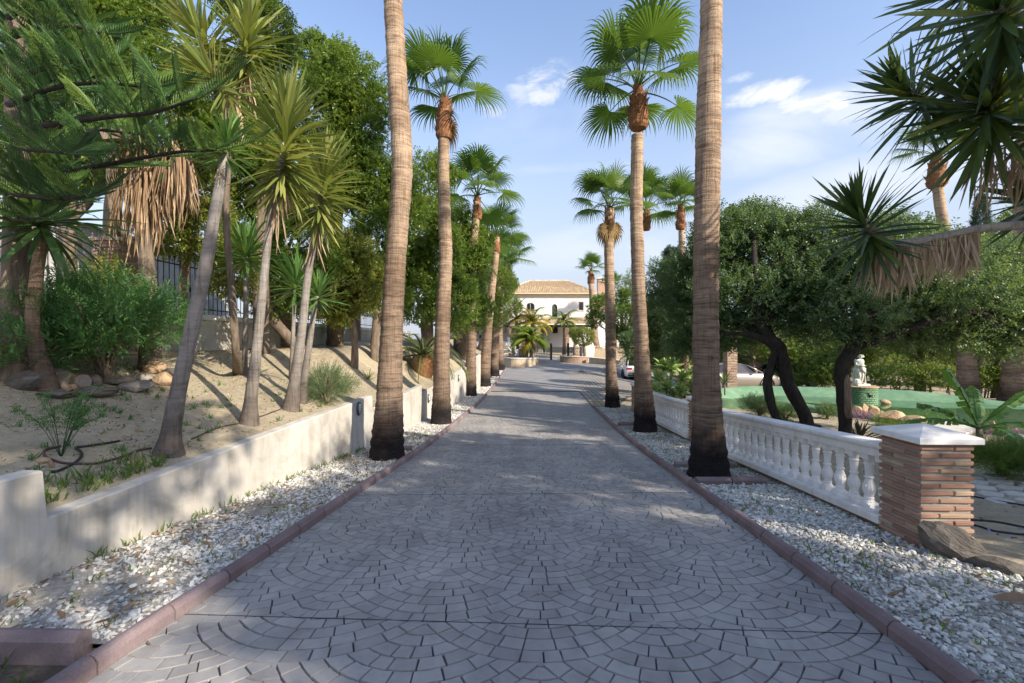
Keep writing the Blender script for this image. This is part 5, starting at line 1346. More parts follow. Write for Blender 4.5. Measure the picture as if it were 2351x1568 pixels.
hs = [('leafy hedge with thin leaves behind the pond, right of the statue', [(2060, 865, 22, 50, 28), (2130, 862, 21.5, 45, 30), (2180, 868, 21, 30, 26)]),
      ('leafy hedge at the right edge behind the thick palm trunk', [(2260, 868, 21, 45, 30), (2330, 865, 20.5, 50, 32), (2400, 850, 20, 60, 45)]),
      ('dark low hedge behind the statue between the carob trunks', [(1890, 865, 24, 40, 22), (1820, 868, 25, 40, 20), (1990, 868, 23, 35, 22)]),
      ('long hedge closing the view behind the parked cars', [(1700, 838, 33, 60, 26), (1610, 830, 34, 50, 28), (1800, 835, 32, 60, 26), (1900, 830, 32, 60, 26)]),
      ('leafy screen of shrubs between the carobs and the far hedge', [(1900, 825, 29, 60, 34), (2010, 822, 29, 60, 36), (2120, 820, 28.5, 60, 36), (2230, 822, 28, 60, 36), (2340, 822, 27, 60, 40), (1780, 828, 31, 60, 30)]),
      ('tall hedge far behind the right garden', [(2000, 790, 34, 90, 50), (2150, 780, 33, 90, 55), (2300, 775, 32, 90, 60), (1860, 780, 35, 70, 50), (1720, 775, 36, 80, 50), (1600, 780, 38, 60, 45), (2420, 760, 32, 80, 80)])]
for i, (lb, bl) in enumerate(hs): hedge('hedge', lb, bl, 'back', .12, .055, .5, BGp, 70 + i * 5)
# cypress
b0 = at_ground(2252, 27)
t = thing('cypress_tree', 'blue-grey cypress rising behind the carobs at the right', 'tree', b0)
b_ = MB(); b_.tube([(0, 0, 0), (0, 0, 9)], [.2, .03], 8); obj('trunk', b_.build('trunk', M['bark'], True), t)
n = 5200; z = rng.uniform(0, 1, n) ** .8; top_ = (784 - 452) / F * 27 + EYE - b0.z; a = rng.uniform(0, 6.28, n); r = (1 - z) ** .7 * 1.35 * (1 + .25 * np.sin(a * 5 + z * 30)) * rng.uniform(.6, 1, n)
p = np.stack([r * np.cos(a), r * np.sin(a), z * top_], 1); tw = unit(np.stack([np.cos(a) * .6, np.sin(a) * .6, np.full(n, .8)], 1) + rng.normal(0, .25, (n, 3)))
v_, f_, r_ = leaf_quads(p, tw, 6, .13, .03, .5, -.3, .25); obj('crown', mesh('crown', v_, f_, M['blueleaf'], rnd=r_), t)
# trees round the house
HG = 'trees round the house'
for i, (lb, u, y, bl, mt, L_) in enumerate([
    ('dark green round-crowned tree leaning over the low white-topped wall', 1450, 33, [(1430, 735, 33, 40, 38), (1392, 705, 35, 36, 30), (1450, 690, 34, 30, 30), (1480, 745, 31, 40, 50), (1365, 735, 36, 20, 18)], 'ficus', .12),
    ('pale bare-branched tree right of the house roof', 1430, 46, [(1425, 660, 46, 26, 26), (1450, 640, 46, 14, 24), (1405, 690, 45, 22, 14)], 'back', .10),
    ('airy grey-green tree beyond the second right palm', 1548, 42, [(1548, 600, 42, 26, 34), (1535, 640, 42, 24, 26)], 'blueleaf', .10),
    ('tree mass left of the house behind the palm group', 1160, 48, [(1090, 690, 46, 50, 60), (1150, 700, 50, 30, 40), (1188, 700, 42, 8, 20)], 'back', .13),
    ('rounded dark tree right of the drive beyond the parked white car', 1530, 36, [(1540, 790, 36, 60, 50), (1480, 800, 38, 30, 30)], 'ficus', .12)]):
    b0 = at_ground(u, y); q = P(bl[0][0], bl[0][1] + 20, bl[0][2])
    tree('tree', lb, 'tree', b0, [b0.lerp(q, .5), q], [.22, .18, .12], bl, mt, L_, L_ * .5, 7, .7 if i != 1 else .25, group=HG, seed=90 + i * 7)
# trees that stand outside the frame to the right and behind, and shade the drive
OFFL = ['tall carob behind the camera on the right, nearest to the drive', 'tall carob farther behind the camera on the right', 'carob beyond the right edge, level with the camera', 'tall carob deep behind the camera on the far right', 'carob beyond the right edge, behind the big yucca', 'lower carob beyond the right edge facing the banana plant']
for i, (x, y, h_) in enumerate([(8.5, -3.6, 10.8), (5.6, -6.6, 10.8), (12.2, -.8, 8.6), (11.8, -6.2, 10), (15.2, 2.0, 8.2)]):
    b0 = Vector((x, y, zg(0, y))); t = thing('carob_tree', OFFL[i], 'tree', b0, 0, 'carobs off to the right')
    b_ = MB(); b_.tube(smooth_path([(0, 0, -.1), (.1, .1, 1.2), (-.1, 0, 2.2)], 4), .18, 10); obj('trunk', b_.build('trunk', M['bark_d'], True), t)
    V, Fc, R = [], [], []; off = 0
    for q in range(7):
        c = (random.uniform(-1.8, 1.8), random.uniform(-1.8, 1.8), h_ * (.3 + .68 * (q + .5) / 7)); p, tw = blob_twigs(c, (1.6, 1.6, 1.2), 600, 200 + i * 9 + q, .75, .36)
        v_, f_, r_ = leaf_quads(p, tw, 7, .16, .10, .9, .1, .25); V.append(v_); Fc.append(f_ + off); R.append(r_); off += len(v_)
    obj('crown', mesh('crown', np.concatenate(V), np.concatenate(Fc), M['carob'], rnd=np.concatenate(R)), t)
# ---- shrubs and small plants
def whorl_shrub(label, base, h_, r, n, L, W, mat, name='shrub', cat='shrub', group=None, K=10, stems=9, lean=(0, 0), flat=.8, z0=.15, droop=-.1, spread=.75, tl=.22, shell=.75):
    b0 = Vector(base); t = thing(name, label, cat, b0, 0, group); bb = MB(); ends = []
    for i in range(stems):
        a = random.uniform(0, 6.28); q = Vector((math.cos(a) * r * random.uniform(.2, .85) + lean[0], math.sin(a) * r * random.uniform(.2, .85) + lean[1], h_ * random.uniform(.5, .9)))
        bb.tube(smooth_path([(random.uniform(-.05, .05), random.uniform(-.05, .05), -.03), q * .45 + Vector((0, 0, h_ * .08)), q], 4), [.022] * 4 + [.014] * 4 + [.005], 6); ends.append(q)
    obj('stems', bb.build('stems', M['bark'], True), t)
    p, tw = blob_twigs((lean[0], lean[1], h_ * (.5 + z0 / 2)), (r, r, h_ * (.5 - z0 / 2)), n, int(h_ * 10), shell, .55, .7, .25)
    v_, f_, r_ = leaf_quads(p, tw, K, L, W, spread, droop, tl); obj('foliage', mesh('foliage', v_, f_, M[mat], rnd=r_), t); return t
b0 = bhit(242, 872)
whorl_shrub('big bright green shrub with narrow leaves behind the rock row', b0, 1.48, 1.10, 1400, .085, .021, 'shrub', K=14, stems=14, z0=.22, lean=(-.15, .1), tl=.28)
b0 = at_bank(165, 7.4)
whorl_shrub('yellowish climbing shrub against the iron fence behind the big green shrub', b0, 1.7, .6, 300, .07, .04, 'ficus_y', K=8, lean=(.25, .4), tl=.2)
b0 = bhit(55, 870)
whorl_shrub('green shrub low at the left edge under the pine trunk', b0, .75, .75, 420, .08, .024, 'shrub', K=12)
b0 = Vector((float(xw(7.95)) - .35, 8.15, float(bank(float(xw(8)) - .35, 8.15))))
whorl_shrub('feathery rosemary-like bush spilling over the wall end beside the oval lamp', b0, .62, .42, 900, .035, .007, 'fine', K=16, stems=12, z0=0, tl=.22, spread=.6)
b0 = at_bank(790, 10.0)
whorl_shrub('small weedy bush in the bare soil behind the wall lamp', b0, .3, .3, 160, .04, .012, 'fine', K=10, stems=5, z0=0)
b0 = hit(1760, 960, ground_fn); 
whorl_shrub('straggly rosemary bush behind the balustrade left of the black carob trunk', hit(1745, 955, ground_fn), .62, .6, 1100, .045, .010, 'fine', K=14, stems=12, z0=0, tl=.2)
whorl_shrub('low green bush at the foot of the forked carob', hit(1805, 965, ground_fn), .3, .33, 420, .04, .010, 'grass', K=12, stems=6, z0=0)
whorl_shrub('small round dark leafed shrub between the two carob trunks', hit(1898, 962, ground_fn), .34, .24, 320, .04, .028, 'carob', K=8, stems=7, z0=.1)
whorl_shrub('feathery green plant standing behind the white pillar cap', hit(2040, 1010, ground_fn), .38, .25, 420, .05, .006, 'grass', K=14, stems=7, z0=0, tl=.2)
whorl_shrub('bushy feathery green plant right of the brick pillar', P(2300, 1085, 6.6), .36, .42, 1100, .05, .006, 'grass', K=16, stems=12, z0=0, tl=.22)
whorl_shrub('second feathery green plant at the right edge beyond the brick pillar', P(2385, 1092, 6.5), .36, .45, 900, .05, .006, 'fine', K=16, stems=12, z0=0, tl=.22)
whorl_shrub('low dark mat-forming plant in the sand in front of the pond rocks', hit(2100, 985, ground_fn), .10, .34, 380, .035, .025, 'carob', K=6, stems=4, z0=0)
for i, (u, v, lb) in enumerate([(1690, 925, 'purple trailing plant beside the pond left of the forked carob'), (1905, 938, 'purple trailing plant between the carob trunks at the pond edge'), (1985, 962, 'purple trailing plant in front of the upright pond rocks'), (2115, 975, 'purple trailing plant before the long flat pond rock'), (2290, 1000, 'purple trailing plant at the right edge below the banana plant')]):
    whorl_shrub(lb, hit(u, v, ground_fn), .16, .42, 130, .085, .016, 'purple', K=5, stems=4, z0=0, name='trailing_plant', cat='plant', group='purple trailing plants by the pond', tl=.12)
# weedy plant with long thin stems, front left
b0 = bhit(140, 1050); t = thing('weedy_plant', 'delicate plant with long arching stems and small leaflets inside the hose loop', 'plant', b0); bb = MB(); PP, TT = [], []
for i in range(15):
    a = random.uniform(0, 6.28); e = Vector((math.cos(a) * random.uniform(.12, .42), math.sin(a) * random.uniform(.05, .3), random.uniform(.35, .66)))
    pp = smooth_path([Vector((0, 0, 0)), e * .5 + Vector((0, 0, .09)), e], 6); bb.tube(pp, .0035, 4)
    for q in pp[5:]:
        for k in range(3): PP.append(q); d_ = Vector((random.uniform(-1, 1), random.uniform(-1, 1), random.uniform(-.1, .5))).normalized(); TT.append(d_)
obj('stems', bb.build('stems', M['shrub'], True), t); v_, f_, r_ = leaf_quads(np.array(PP), np.array(TT), 9, .020, .010, 1, 0, .09); obj('foliage', mesh('foliage', v_, f_, M['shrub'], rnd=r_), t)
# rosettes: cycads, agaves, flax, small yuccas
def rosette(name, label, cat, base, n, L, kind, p0, p1, group=None, axis=(0, 0, 1), stem=0.0, sr=.03, gravity=.1, kset=None, back=.03):
    t = thing(name, label, cat, base, 0, group); lv = Leaves(t)
    if stem: b_ = MB(); b_.tube([(0, 0, -.05), (0, 0, stem * .5), (0, 0, stem)], [sr, sr, sr * .8], 8); obj('stem', b_.build('stem', M['bark'], True), t)
    head(lv, (0, 0, stem + .02), axis, n, L, kset or kind, p0=p0, p1=p1, back=back, gravity=gravity); lv.finish(); return t
rosette('flax_plant', 'bronze sword-leaved flax behind the balustrade in front of the bare-wood carob', 'flax plant', hit(1972, 1015, ground_fn), 62, .62, 'phormium', 5, 85)
rosette('cycad', 'small young cycad on the bare bank right of the wall lamp', 'cycad', bhit(846, 872), 18, .42, 'yucca', 25, 85)
rosette('cycad', 'small cycad with arching leaves at the foot of the pond rocks', 'cycad', hit(2018, 968, ground_fn), 18, .48, 'yucca', 25, 85)
rosette('agave', 'small blue-green agave peeping left of the nearest right trunk at the parking place', 'agave', Vector((8.7, 18.4, -.55)), 26, .62, 'yucca_dk', 10, 90, stem=.45)
LF['agave'] = leafset(M['agave'], 1, .34, [.1, .4, .7], prof=[(0, .45), (.4, 1), (.7, .75), (1, .02)], vee=.35)
ag = [(1512, 868, 15.6, .26), (1540, 845, 16.2, .34), (1530, 890, 15.2, .28), (1567, 868, 15.8, .30), (1588, 885, 15.6, .25), (1500, 896, 15.0, .26), (1548, 905, 15.0, .20), (1590, 855, 17.5, .3), (1563, 895, 15.1, .22), (1520, 845, 16.6, .3)]
t = thing('agave_clump', 'bright green clump of soft agaves behind the far balustrade', 'agave', at_ground(1540, 15.8)); lv = Leaves(t); A0 = Vector(t.location)
for i, (u, v, d, L_) in enumerate(ag):
    o = P(u, v, d) - A0; bb = ringed_trunk([Vector((o.x * .8, o.y * .8 + .1, -.1)), Vector((o.x * .9, o.y * .9, o.z * .5)), o], [.045, .04, .04], 8, .06, .05); obj('stem', bb.build('stem', M['bark'], True), t)
    head(lv, o, (random.uniform(-.2, .2), -.3, 1), 24, L_ * 1.75, 'agave', p0=8, p1=105, back=.12, gravity=.05)
lv.finish(280)
LF['banana'] = []
def banana_leaf(L, W, bend, tears=7, seed=0):
    rs = random.Random(seed); vs = []; fs = []; nseg = 12; p = Vector((0, 0, 0)); ang = 0; rows = []
    for i in range(nseg + 1):
        t = i / nseg; wv_ = (0 if t < .12 else W / 2 * math.sin(min(1, (t - .1) / .25) * math.pi / 2) * (1 - max(0, (t - .72) / .28) ** 2) ** .5)
        rows.append((p.copy(), ang, max(wv_, .008))); ang = bend * t ** 1.3; p = p + Vector((math.cos(ang), 0, -math.sin(ang))) * L / nseg
    for i in range(nseg):
        for s_ in (-1, 1):
            (p0, a0, w0), (p1, a1, w1) = rows[i], rows[i + 1]; dr = rs.uniform(.15, .7); g = .01 if rs.random() < .5 else 0.0
            def side(pq, aq, wq, f): 
                n = Vector((math.sin(aq), 0, math.cos(aq))); return pq + Vector((0, s_ * wq * f * .9, 0)) + n * (.12 * wq if f == .5 else 0) - Vector((0, 0, dr * wq * f * f))
            b = len(vs); sh = Vector((math.cos(a0), 0, -math.sin(a0))) * g
            vs += [p0, side(p0, a0, w0, .5) + sh, side(p0, a0, w0, 1) + sh, p1, side(p1, a1, w1, .5) - sh, side(p1, a1, w1, 1) - sh]
            fs += [(b, b + 3, b + 4, b + 1), (b + 1, b + 4, b + 5, b + 2)]
    bb = MB(); bb.v = [tuple(v) for v in vs]; bb.f = fs; bb.m = [0] * len(fs); bb.tube([q[0] - Vector((0, 0, .006)) for q in rows], [.022 - .0015 * i for i in range(nseg + 1)], 5); return bb.build('leaf', M['banana'], False)
b0 = Vector(((2249 - 1175.5) / F * 8.4, 8.4, zg(0, 8.4) - .05)); t = thing('banana_plant', 'banana plant with wide torn leaves behind the brick pillar at the pond edge', 'banana plant', b0)
b_ = MB(); b_.tube([(0, 0, -.05), (.01, 0, .3), (-.02, 0, .62)], [.075, .06, .04], 10); obj('stem', b_.build('stem', M['bark'], True), t)
for i, (dv, L_, W_, bend, sd) in enumerate([((-1, -.1, .55), 1.15, .26, .35, 1), ((-.35, .1, 1.1), 1.05, .26, .25, 2), ((1, .1, .8), 1.15, .24, .25, 3), ((.9, -.2, .25), 1.25, .28, .6, 4), ((-.1, -1, .35), .85, .34, 1.5, 5), ((-.7, .6, .3), .9, .25, .8, 6), ((.5, .6, .9), 1.0, .25, .5, 7)]):
    obj('leaf', banana_leaf(L_, W_, bend, seed=sd), t, mtx=Matrix.Translation((-.02, 0, .58)) @ frame_from(Vector(dv)) @ Matrix.Scale(1.18, 4))
for i in range(26):
    a = random.uniform(2.4, 4.4); q = Vector((math.cos(a) * random.uniform(.1, .75) - .1, math.sin(a) * .3 - .1, random.uniform(.0, .5)))
    obj('dry_leaf', random.choice(LF['dead_o']), t, mtx=Matrix.Translation(q) @ frame_from(Vector((random.uniform(-.5, .3), random.uniform(-.3, .3), -1))) @ Matrix.Scale(random.uniform(.2, .42), 4))

# ---- Norfolk pine at the upper left
def plume(L, nc, lc, up, seed=0, rise=.3):
    """a stalk with two close rows of cord-like twigs clothed in short needles"""
    rs = random.Random(seed); b_ = MB(); pts = [Vector((L * t, 0, rise * L * t * t)) for t in np.linspace(0, 1, 8)]; b_.tube(pts, [.013, .012, .011, .010, .009, .008, .007, .005], 5)
    for i in range(nc):
        t = .06 + .94 * i / nc; base = Vector((L * t, 0, rise * L * t * t)); l = lc * (math.sin(min(1, t * 3.0) * math.pi / 2)) * (1 - .45 * max(0, t - .55) / .45) * rs.uniform(.9, 1.08)
        for s_ in (-1, 1):
            d = Vector((.55 + .5 * t, s_ * (1 - .35 * t), up * .25)).normalized(); p = base.copy(); pp = [p.copy()]; 
            for k in range(4): p = p + d * l / 4; d = (d + Vector((.10, -s_ * .10, up * .22))).normalized(); pp.append(p.copy())
            w0 = .0048
            b_.tube(pp, [w0 * .7, w0, w0 * 1.05, w0, w0 * .45], 4, cap=False, phase=rs.uniform(0, 1))
            # needles: short barbs so the cords look ragged
            for k in range(4):
                for q in (.25, .75):
                    c = pp[k].lerp(pp[k + 1], q); nd = (pp[k + 1] - pp[k]).normalized(); sd = nd.orthogonal().normalized(); sd.rotate(Matrix.Rotation(rs.uniform(0, 6.28), 3, nd)); b_.add([c - nd * .004, c + nd * .006, c + sd * .011 + nd * .009], [(0, 1, 2)]); b_.add([c - nd * .004, c + nd * .006, c - sd * .011 + nd * .009], [(0, 1, 2)])
    return b_.build('branchlet', M['arauc'], False)
PL = [plume(.62, 19, .22, 1.3, 1), plume(.50, 16, .20, 1.2, 2), plume(.70, 21, .23, .8, 3, .15), plume(.55, 17, .20, .7, 4, .05)]
b0 = at_bank(40, 5.75); t = thing('norfolk_pine', 'Norfolk pine at the left edge, its tiered feathery boughs filling the upper left', 'pine tree', b0)
bb = ringed_trunk([Vector((0, 0, -.2)), Vector((0, 0, .5)), Vector((.0, 0, 2)), Vector((0, 0, 5)), Vector((0, 0, 9))], [.26, .16, .13, .10, .05], 14, .08, .02); obj('trunk', bb.build('trunk', M['bark'], True), t)
bough = [ # (pixel path with distances)
    [(20, 300, 5.7), (120, 285, 5.0), (250, 268, 4.6), (350, 258, 4.3), (455, 225, 4.1)],
    [(10, 430, 5.8), (130, 400, 5.2), (260, 375, 4.9), (400, 350, 4.7), (500, 345, 4.6)],
    [(0, 200, 5.8), (90, 160, 5.3), (180, 140, 5.0), (280, 150, 4.9)],
    [(0, 440, 5.5), (60, 450, 4.7), (130, 455, 4.3), (200, 450, 4.1)],
    [(30, 250, 6.2), (130, 290, 6.2), (250, 300, 6.2), (400, 320, 6.0)],
    [(0, 120, 5.6), (-80, 90, 5.0), (-150, 80, 4.6)], [(10, 420, 6.2), (-60, 400, 5.2), (-120, 390, 4.4)],
    [(20, 330, 5.4), (50, 340, 4.6), (90, 345, 4.0), (150, 350, 3.6)],
    [(10, 90, 5.7), (80, 70, 5.2), (160, 60, 4.9), (230, 75, 4.8)], [(20, 240, 5.5), (60, 225, 4.9), (130, 200, 4.6), (230, 190, 4.5), (330, 200, 4.4)],
    [(20, 40, 5.6), (60, 10, 5.0), (120, -10, 4.6)], [(15, 500, 5.6), (40, 505, 5.0), (100, 500, 4.6)]]
for bi, pth in enumerate(bough):
    pp = smooth_path([P(*q) - b0 for q in pth], 6); b_ = MB(); b_.tube(pp, [float(np.interp(i, [0, len(pp) - 1], [.038, .010])) for i in range(len(pp))], 7); obj('branch', b_.build('branch', M['bark_d'], True), t)
    for i in range(3, len(pp) - 1, 1):
        tan = (pp[i + 1] - pp[i]).normalized(); f = i / len(pp)
        for s_ in (-1, 1):
            if random.random() < .28: continue
            sd = Vector((-tan.y, tan.x, 0)).normalized() * s_; upw = random.uniform(.35, 1.25) if bi in (0, 2, 4) else random.uniform(.0, .55)
            d = (tan * .55 + sd * .8 + Vector((0, 0, upw))).normalized(); k = random.choice(PL)
            m = Matrix.Translation(pp[i]) @ frame_from(d, Vector((random.uniform(-.6, .6), random.uniform(-1, -.2), .6))) @ Matrix.Scale(random.uniform(.62, 1.0) * (1 - .3 * f), 4); obj('branchlet', k, t, mtx=m)
    m = Matrix.Translation(pp[-1]) @ frame_from((pp[-1] - pp[-3]).normalized() + Vector((0, 0, .1)), Vector((0, -.5, 1))) @ Matrix.Scale(.9, 4); obj('branchlet', PL[2], t, mtx=m)
# date palm stump on the bank and its arching fronds
def feather(L, lw, ll, elev, mat, n=26, seed=0, droop=.9, hang=.6):
    rs = random.Random(seed); p = Vector((0, 0, 0)); ang = D2R(elev); vs, fs = [], []; pts = [p.copy()]
    for i in range(14): p = p + Vector((math.cos(ang), 0, math.sin(ang))) * L / 14; ang -= droop / 14 * (1 + i / 8); pts.append(p.copy())
    b_ = MB(); b_.tube(pts, [float(np.interp(i, [0, 14], [.028, .005])) * L for i in range(15)], 5)
    for i in range(n):
        t = .14 + .86 * i / n; x = t * 14; a = pts[int(min(13, x))].lerp(pts[int(min(13, x)) + 1], x - int(min(13, x))); tan = (pts[int(min(13, x)) + 1] - pts[int(min(13, x))]).normalized()
        l = ll * math.sin(min(1, (t + .1) * 1.6) * math.pi / 2) * (1 - .6 * max(0, t - .6) / .4) * rs.uniform(.85, 1.1)
        for s_ in (-1, 1):
            d = (tan * .55 + Vector((0, s_, 0)) + Vector((0, 0, .15 + rs.uniform(-.15, .15)))).normalized(); q = a.copy(); row = []
            for k in range(4):
                w_ = lw * (1, 1.1, .8, .1)[k] / 2; sd = d.cross(Vector((0, 0, 1)))
                if sd.length < .1: sd = Vector((1, 0, 0))
                sd.normalize(); row += [q + sd * w_, q - sd * w_]; q = q + d * l / 3; d = (d + Vector((0, 0, -hang))).normalized()
            b = len(b_.v); b_.add(row, [(0, 1, 3, 2), (2, 3, 5, 4), (4, 5, 7, 6)])
    return b_.build('frond', M[mat], False)
def feather_palm(base, top, rads, label, L, mats, seed, n=11, elevs=(70, 50, 30, 10, -10), group='feather palms before the gate', lw=.05, ll=.42, name='feather_palm', hang=.6, trunkmat='palm_far', cache={}):
    b0 = Vector(base); t = thing(name, label, 'palm tree', b0, 0, group); tp = Vector(top) - b0
    bb = ringed_trunk([Vector((0, 0, -.1)), tp * .5 + Vector((.03, 0, 0)), tp], rads, 12, .12, .05, seed=seed); obj('trunk', bb.build('trunk', M[trunkmat], True), t)
    for i in range(n):
        e = elevs[min(len(elevs) - 1, int(i * len(elevs) / n))]; mt = mats[i % len(mats)]; key = (e, mt, round(L, 1), lw)
        if key not in cache: cache[key] = feather(1.0, lw / L, ll / L, e, mt, 24, e + 5, hang=hang)
        obj('frond', cache[key], t, loc=tp, rot=(0, 0, i * 2.4 + seed), scale=L * random.uniform(.85, 1.08))
    return t
b0 = at_bank(972, 15.6); q = b0 + Vector((0, 0, .1))
t = thing('date_palm', 'date palm with a pineapple-like stump and arching grey-green fronds on the bank', 'palm tree', b0)
b_ = MB(); b_.lathe([(.22, -.25), (.32, -.05), (.40, .18), (.42, .4), (.36, .58), (.2, .66)], 14); obj('stump', b_.build('stump', M['boot'], True), t)
SC = MB(); SC.add([(0, -.06, 0), (0, .06, 0), (.07, .035, .12), (.07, -.035, .12), (.03, 0, .02)], [(0, 1, 2, 3), (0, 3, 4), (1, 4, 2)]); SCM = SC.build('leaf_base', M['boot'])
for i in range(90):
    f = i / 90; a = i * 2.39996; r = float(np.interp(f, [0, .3, .6, 1], [.27, .38, .40, .3])); obj('leaf_base', SCM, t, mtx=Matrix.Rotation(a, 4, 'Z') @ Matrix.Translation((r, 0, -.12 + f * .7)) @ Matrix.Rotation(-.25, 4, 'Y'))
FE = [feather(1.0, .018, .17, e, 'back_frond', 34, e, 1.0, .25) for e in (60, 35, 10)]
for i in range(20): obj('frond', FE[i % 3], t, loc=(0, 0, .62), rot=(0, 0, i * 2.4), scale=random.uniform(1.5, 2.1))
b0 = at_bank(1052, 22.5)
feather_palm(b0, P(1050, 590, 22.5), [.25, .2, .2], 'date palm with grey-green fronds hanging between the third and fourth left palms', 2.6, ['back_frond'], 3, 22, (60, 35, 10, -15), None, .035, .45, 'date_palm', .2)
# ================================================================ HOUSE AND ENTRANCE
def HU(zx): return (1880 + .2977 * zx) / 1.7423
def HV(zy): return (1080 + .2977 * zy) / 1.7423
def HP(zx, zy, y): return P(HU(zx), HV(zy), y)
def HX(zx, y): return HP(zx, 0, y).x
def HZ(zy, y): return HP(0, zy, y).z
YF = 54.0
villa = thing('villa', 'two-storey white Mediterranean villa with tiled hip roofs at the end of the drive', 'house', (4, YF, .8)); V0 = Vector(villa.location)
def vpart(b_, name, mat, parent=None, smooth=False, loc0=None):
    o = V0 if loc0 is None else loc0
    b_.v = [(x - o.x, y - o.y, z - o.z) for x, y, z in b_.v]; return obj(name, b_.build(name, M[mat], smooth), parent or villa)
def wall_holes(x0, x1, z0, z1, y, holes, th=.25):
    """front wall facing -y with real openings; holes: (x0,x1,z0,z1)"""
    b_ = MB(); xs = sorted({x0, x1, *[h[0] for h in holes], *[h[1] for h in holes]}); zs = sorted({z0, z1, *[h[2] for h in holes], *[h[3] for h in holes]})
    for i in range(len(xs) - 1):
        for j in range(len(zs) - 1):
            cx, cz = (xs[i] + xs[i + 1]) / 2, (zs[j] + zs[j + 1]) / 2
            if any(h[0] < cx < h[1] and h[2] < cz < h[3] for h in holes): continue
            b_.add([(xs[i], y, zs[j]), (xs[i + 1], y, zs[j]), (xs[i + 1], y, zs[j + 1]), (xs[i], y, zs[j + 1])], [(0, 1, 2, 3)])
    for (a, b, c, d) in holes:
        b_.add([(a, y, c), (b, y, c), (b, y, d), (a, y, d), (a, y + th, c), (b, y + th, c), (b, y + th, d), (a, y + th, d)], [(0, 4, 5, 1), (1, 5, 6, 2), (2, 6, 7, 3), (3, 7, 4, 0)])
    return b_
zt = HZ(322, YF); zgd = HZ(1045, YF)
wx0, wx1 = HX(445, YF), HX(1642, YF)
def hr(a, b, c, d, y=YF): return (HX(a, y), HX(b, y), HZ(d, y), HZ(c, y))
h_arch = hr(757, 868, 440, 558); h_lead = hr(1103, 1173, 458, 628); h_rect = hr(1458, 1526, 427, 545)
h_low = hr(1102, 1180, 765, 848); h_lw1 = hr(118, 178, 865, 930); h_lw2 = hr(405, 445, 840, 930)
door_hole = hr(742, 832, 765, 1032)
b_ = wall_holes(wx0, wx1, HZ(660, YF), zt, YF, [h_arch, h_lead, h_rect])
b_.add([(wx1, YF, .3), (wx1, YF + 9, .3), (wx1, YF + 9, zt), (wx1, YF, zt), (wx0, YF, .3), (wx0, YF + 9, .3), (wx0, YF + 9, zt), (wx0, YF, zt)], [(0, 1, 2, 3), (7, 6, 5, 4), (1, 5, 6, 2)])
vpart(b_, 'upper_wall', 'white2')
lw_ = wall_holes(-8.5, wx1, .3, HZ(660, YF), YF, [h_low, h_lw1, h_lw2, door_hole]); vpart(lw_, 'ground_floor_wall', 'white2')
for k, (z0, z1, pr) in enumerate(((HZ(360, YF), HZ(346, YF), .06), (HZ(346, YF), HZ(334, YF), .14), (HZ(334, YF), HZ(322, YF), .26))):
    b_ = MB(); b_.box(wx0 - pr, wx1 + pr, YF - pr, YF + 9 + pr, z0 + .002, z1 - .002); vpart(b_, 'cornice', 'cream')
b_ = MB(); b_.box(-8.5, wx1 + .3, 49.6, YF - .003, .2, HZ(1035, 51)); vpart(b_, 'terrace_floor', 'paver')
def arch_pts(a, b, c, d, rise, n=10):
    pts = [(a, c), (b, c)]; m = (a + b) / 2; w_ = (b - a) / 2
    for i in range(n + 1):
        t = math.pi * i / n; pts.append((m + w_ * math.cos(t), d - rise + rise * math.sin(t)))
    return pts
def extrude_poly(b_, pts, y0, y1):
    n = len(pts); b_.add([(x, y0, z) for x, z in pts] + [(x, y1, z) for x, z in pts], [tuple(range(n)), tuple(range(2 * n - 1, n - 1, -1))] + [(i, n + i, n + (i + 1) % n, (i + 1) % n) for i in range(n)]); return b_
def window(hole, nv=2, nh=1, bars=0, arched=0.0, glass='glass', frame='wframe', shutter=False, nm='window', surround=True):
    a, b, c, d = hole; y = YF; w0 = MB(); f_ = .09
    w0.box(a + .002, a + f_, y + .10, y + .17, c, d); w0.box(b - f_, b - .002, y + .10, y + .17, c, d); w0.box(a + f_, b - f_, y + .10, y + .17, c, c + f_); w0.box(a + f_, b - f_, y + .10, y + .17, d - f_, d - .001)
    win = vpart(w0, nm, frame)
    g = MB(); g.box(a + f_ * .6, b - f_ * .6, y + .135, y + .142, c + f_ * .6, d - f_ * .6); vpart(g, 'pane', glass, win)
    if nv > 1:
        g = MB()
        for i in range(1, nv): x = a + (b - a) * i / nv; g.box(x - .04, x + .04, y + .09, y + .165, c + f_, d - f_)
        vpart(g, 'mullion', frame, win)
    if bars:
        for i in range(bars):
            x = a + (b - a) * (i + .5) / bars; g = MB(); g.box(x - .008, x + .008, y + .04, y + .06, c, d); vpart(g, 'window_bar', 'iron', win)
        g = MB(); g.box(a, b, y + .045, y + .055, (c + d) / 2 - .01, (c + d) / 2 + .01); vpart(g, 'window_bar', 'iron', win)
    if arched:
        # wall-coloured spandrels close the upper corners into an arch
        for s_ in (-1, 1):
            m = (a + b) / 2; w_ = (b - a) / 2; pts = [(m + s_ * w_, d), ]
            for i in range(9): t = math.pi / 2 * i / 8; pts.append((m + s_ * w_ * math.cos(t), d - arched + arched * math.sin(t)))
            if s_ > 0: pts = pts[::-1]
            g = MB(); extrude_poly(g, pts, y - .001, y + .12); vpart(g, 'arch_spandrel', 'white2')
    s2 = MB()
    if surround:
        s2.box(a - .09, b + .09, y - .07, y + .02, c - .07, c - .002); vpart(s2, 'sill', 'cream', win)
    return win
window(h_arch, 2, 1, 8, .42); window(h_rect, 1, 1, 5); window(h_lead, 1, 1, 0, .38, 'leaded', 'iron', surround=False)
window(h_low, 2, 1, 4, frame='wood'); window(h_lw1, 1, 1, 4); window(h_lw2, 1, 1, 0)
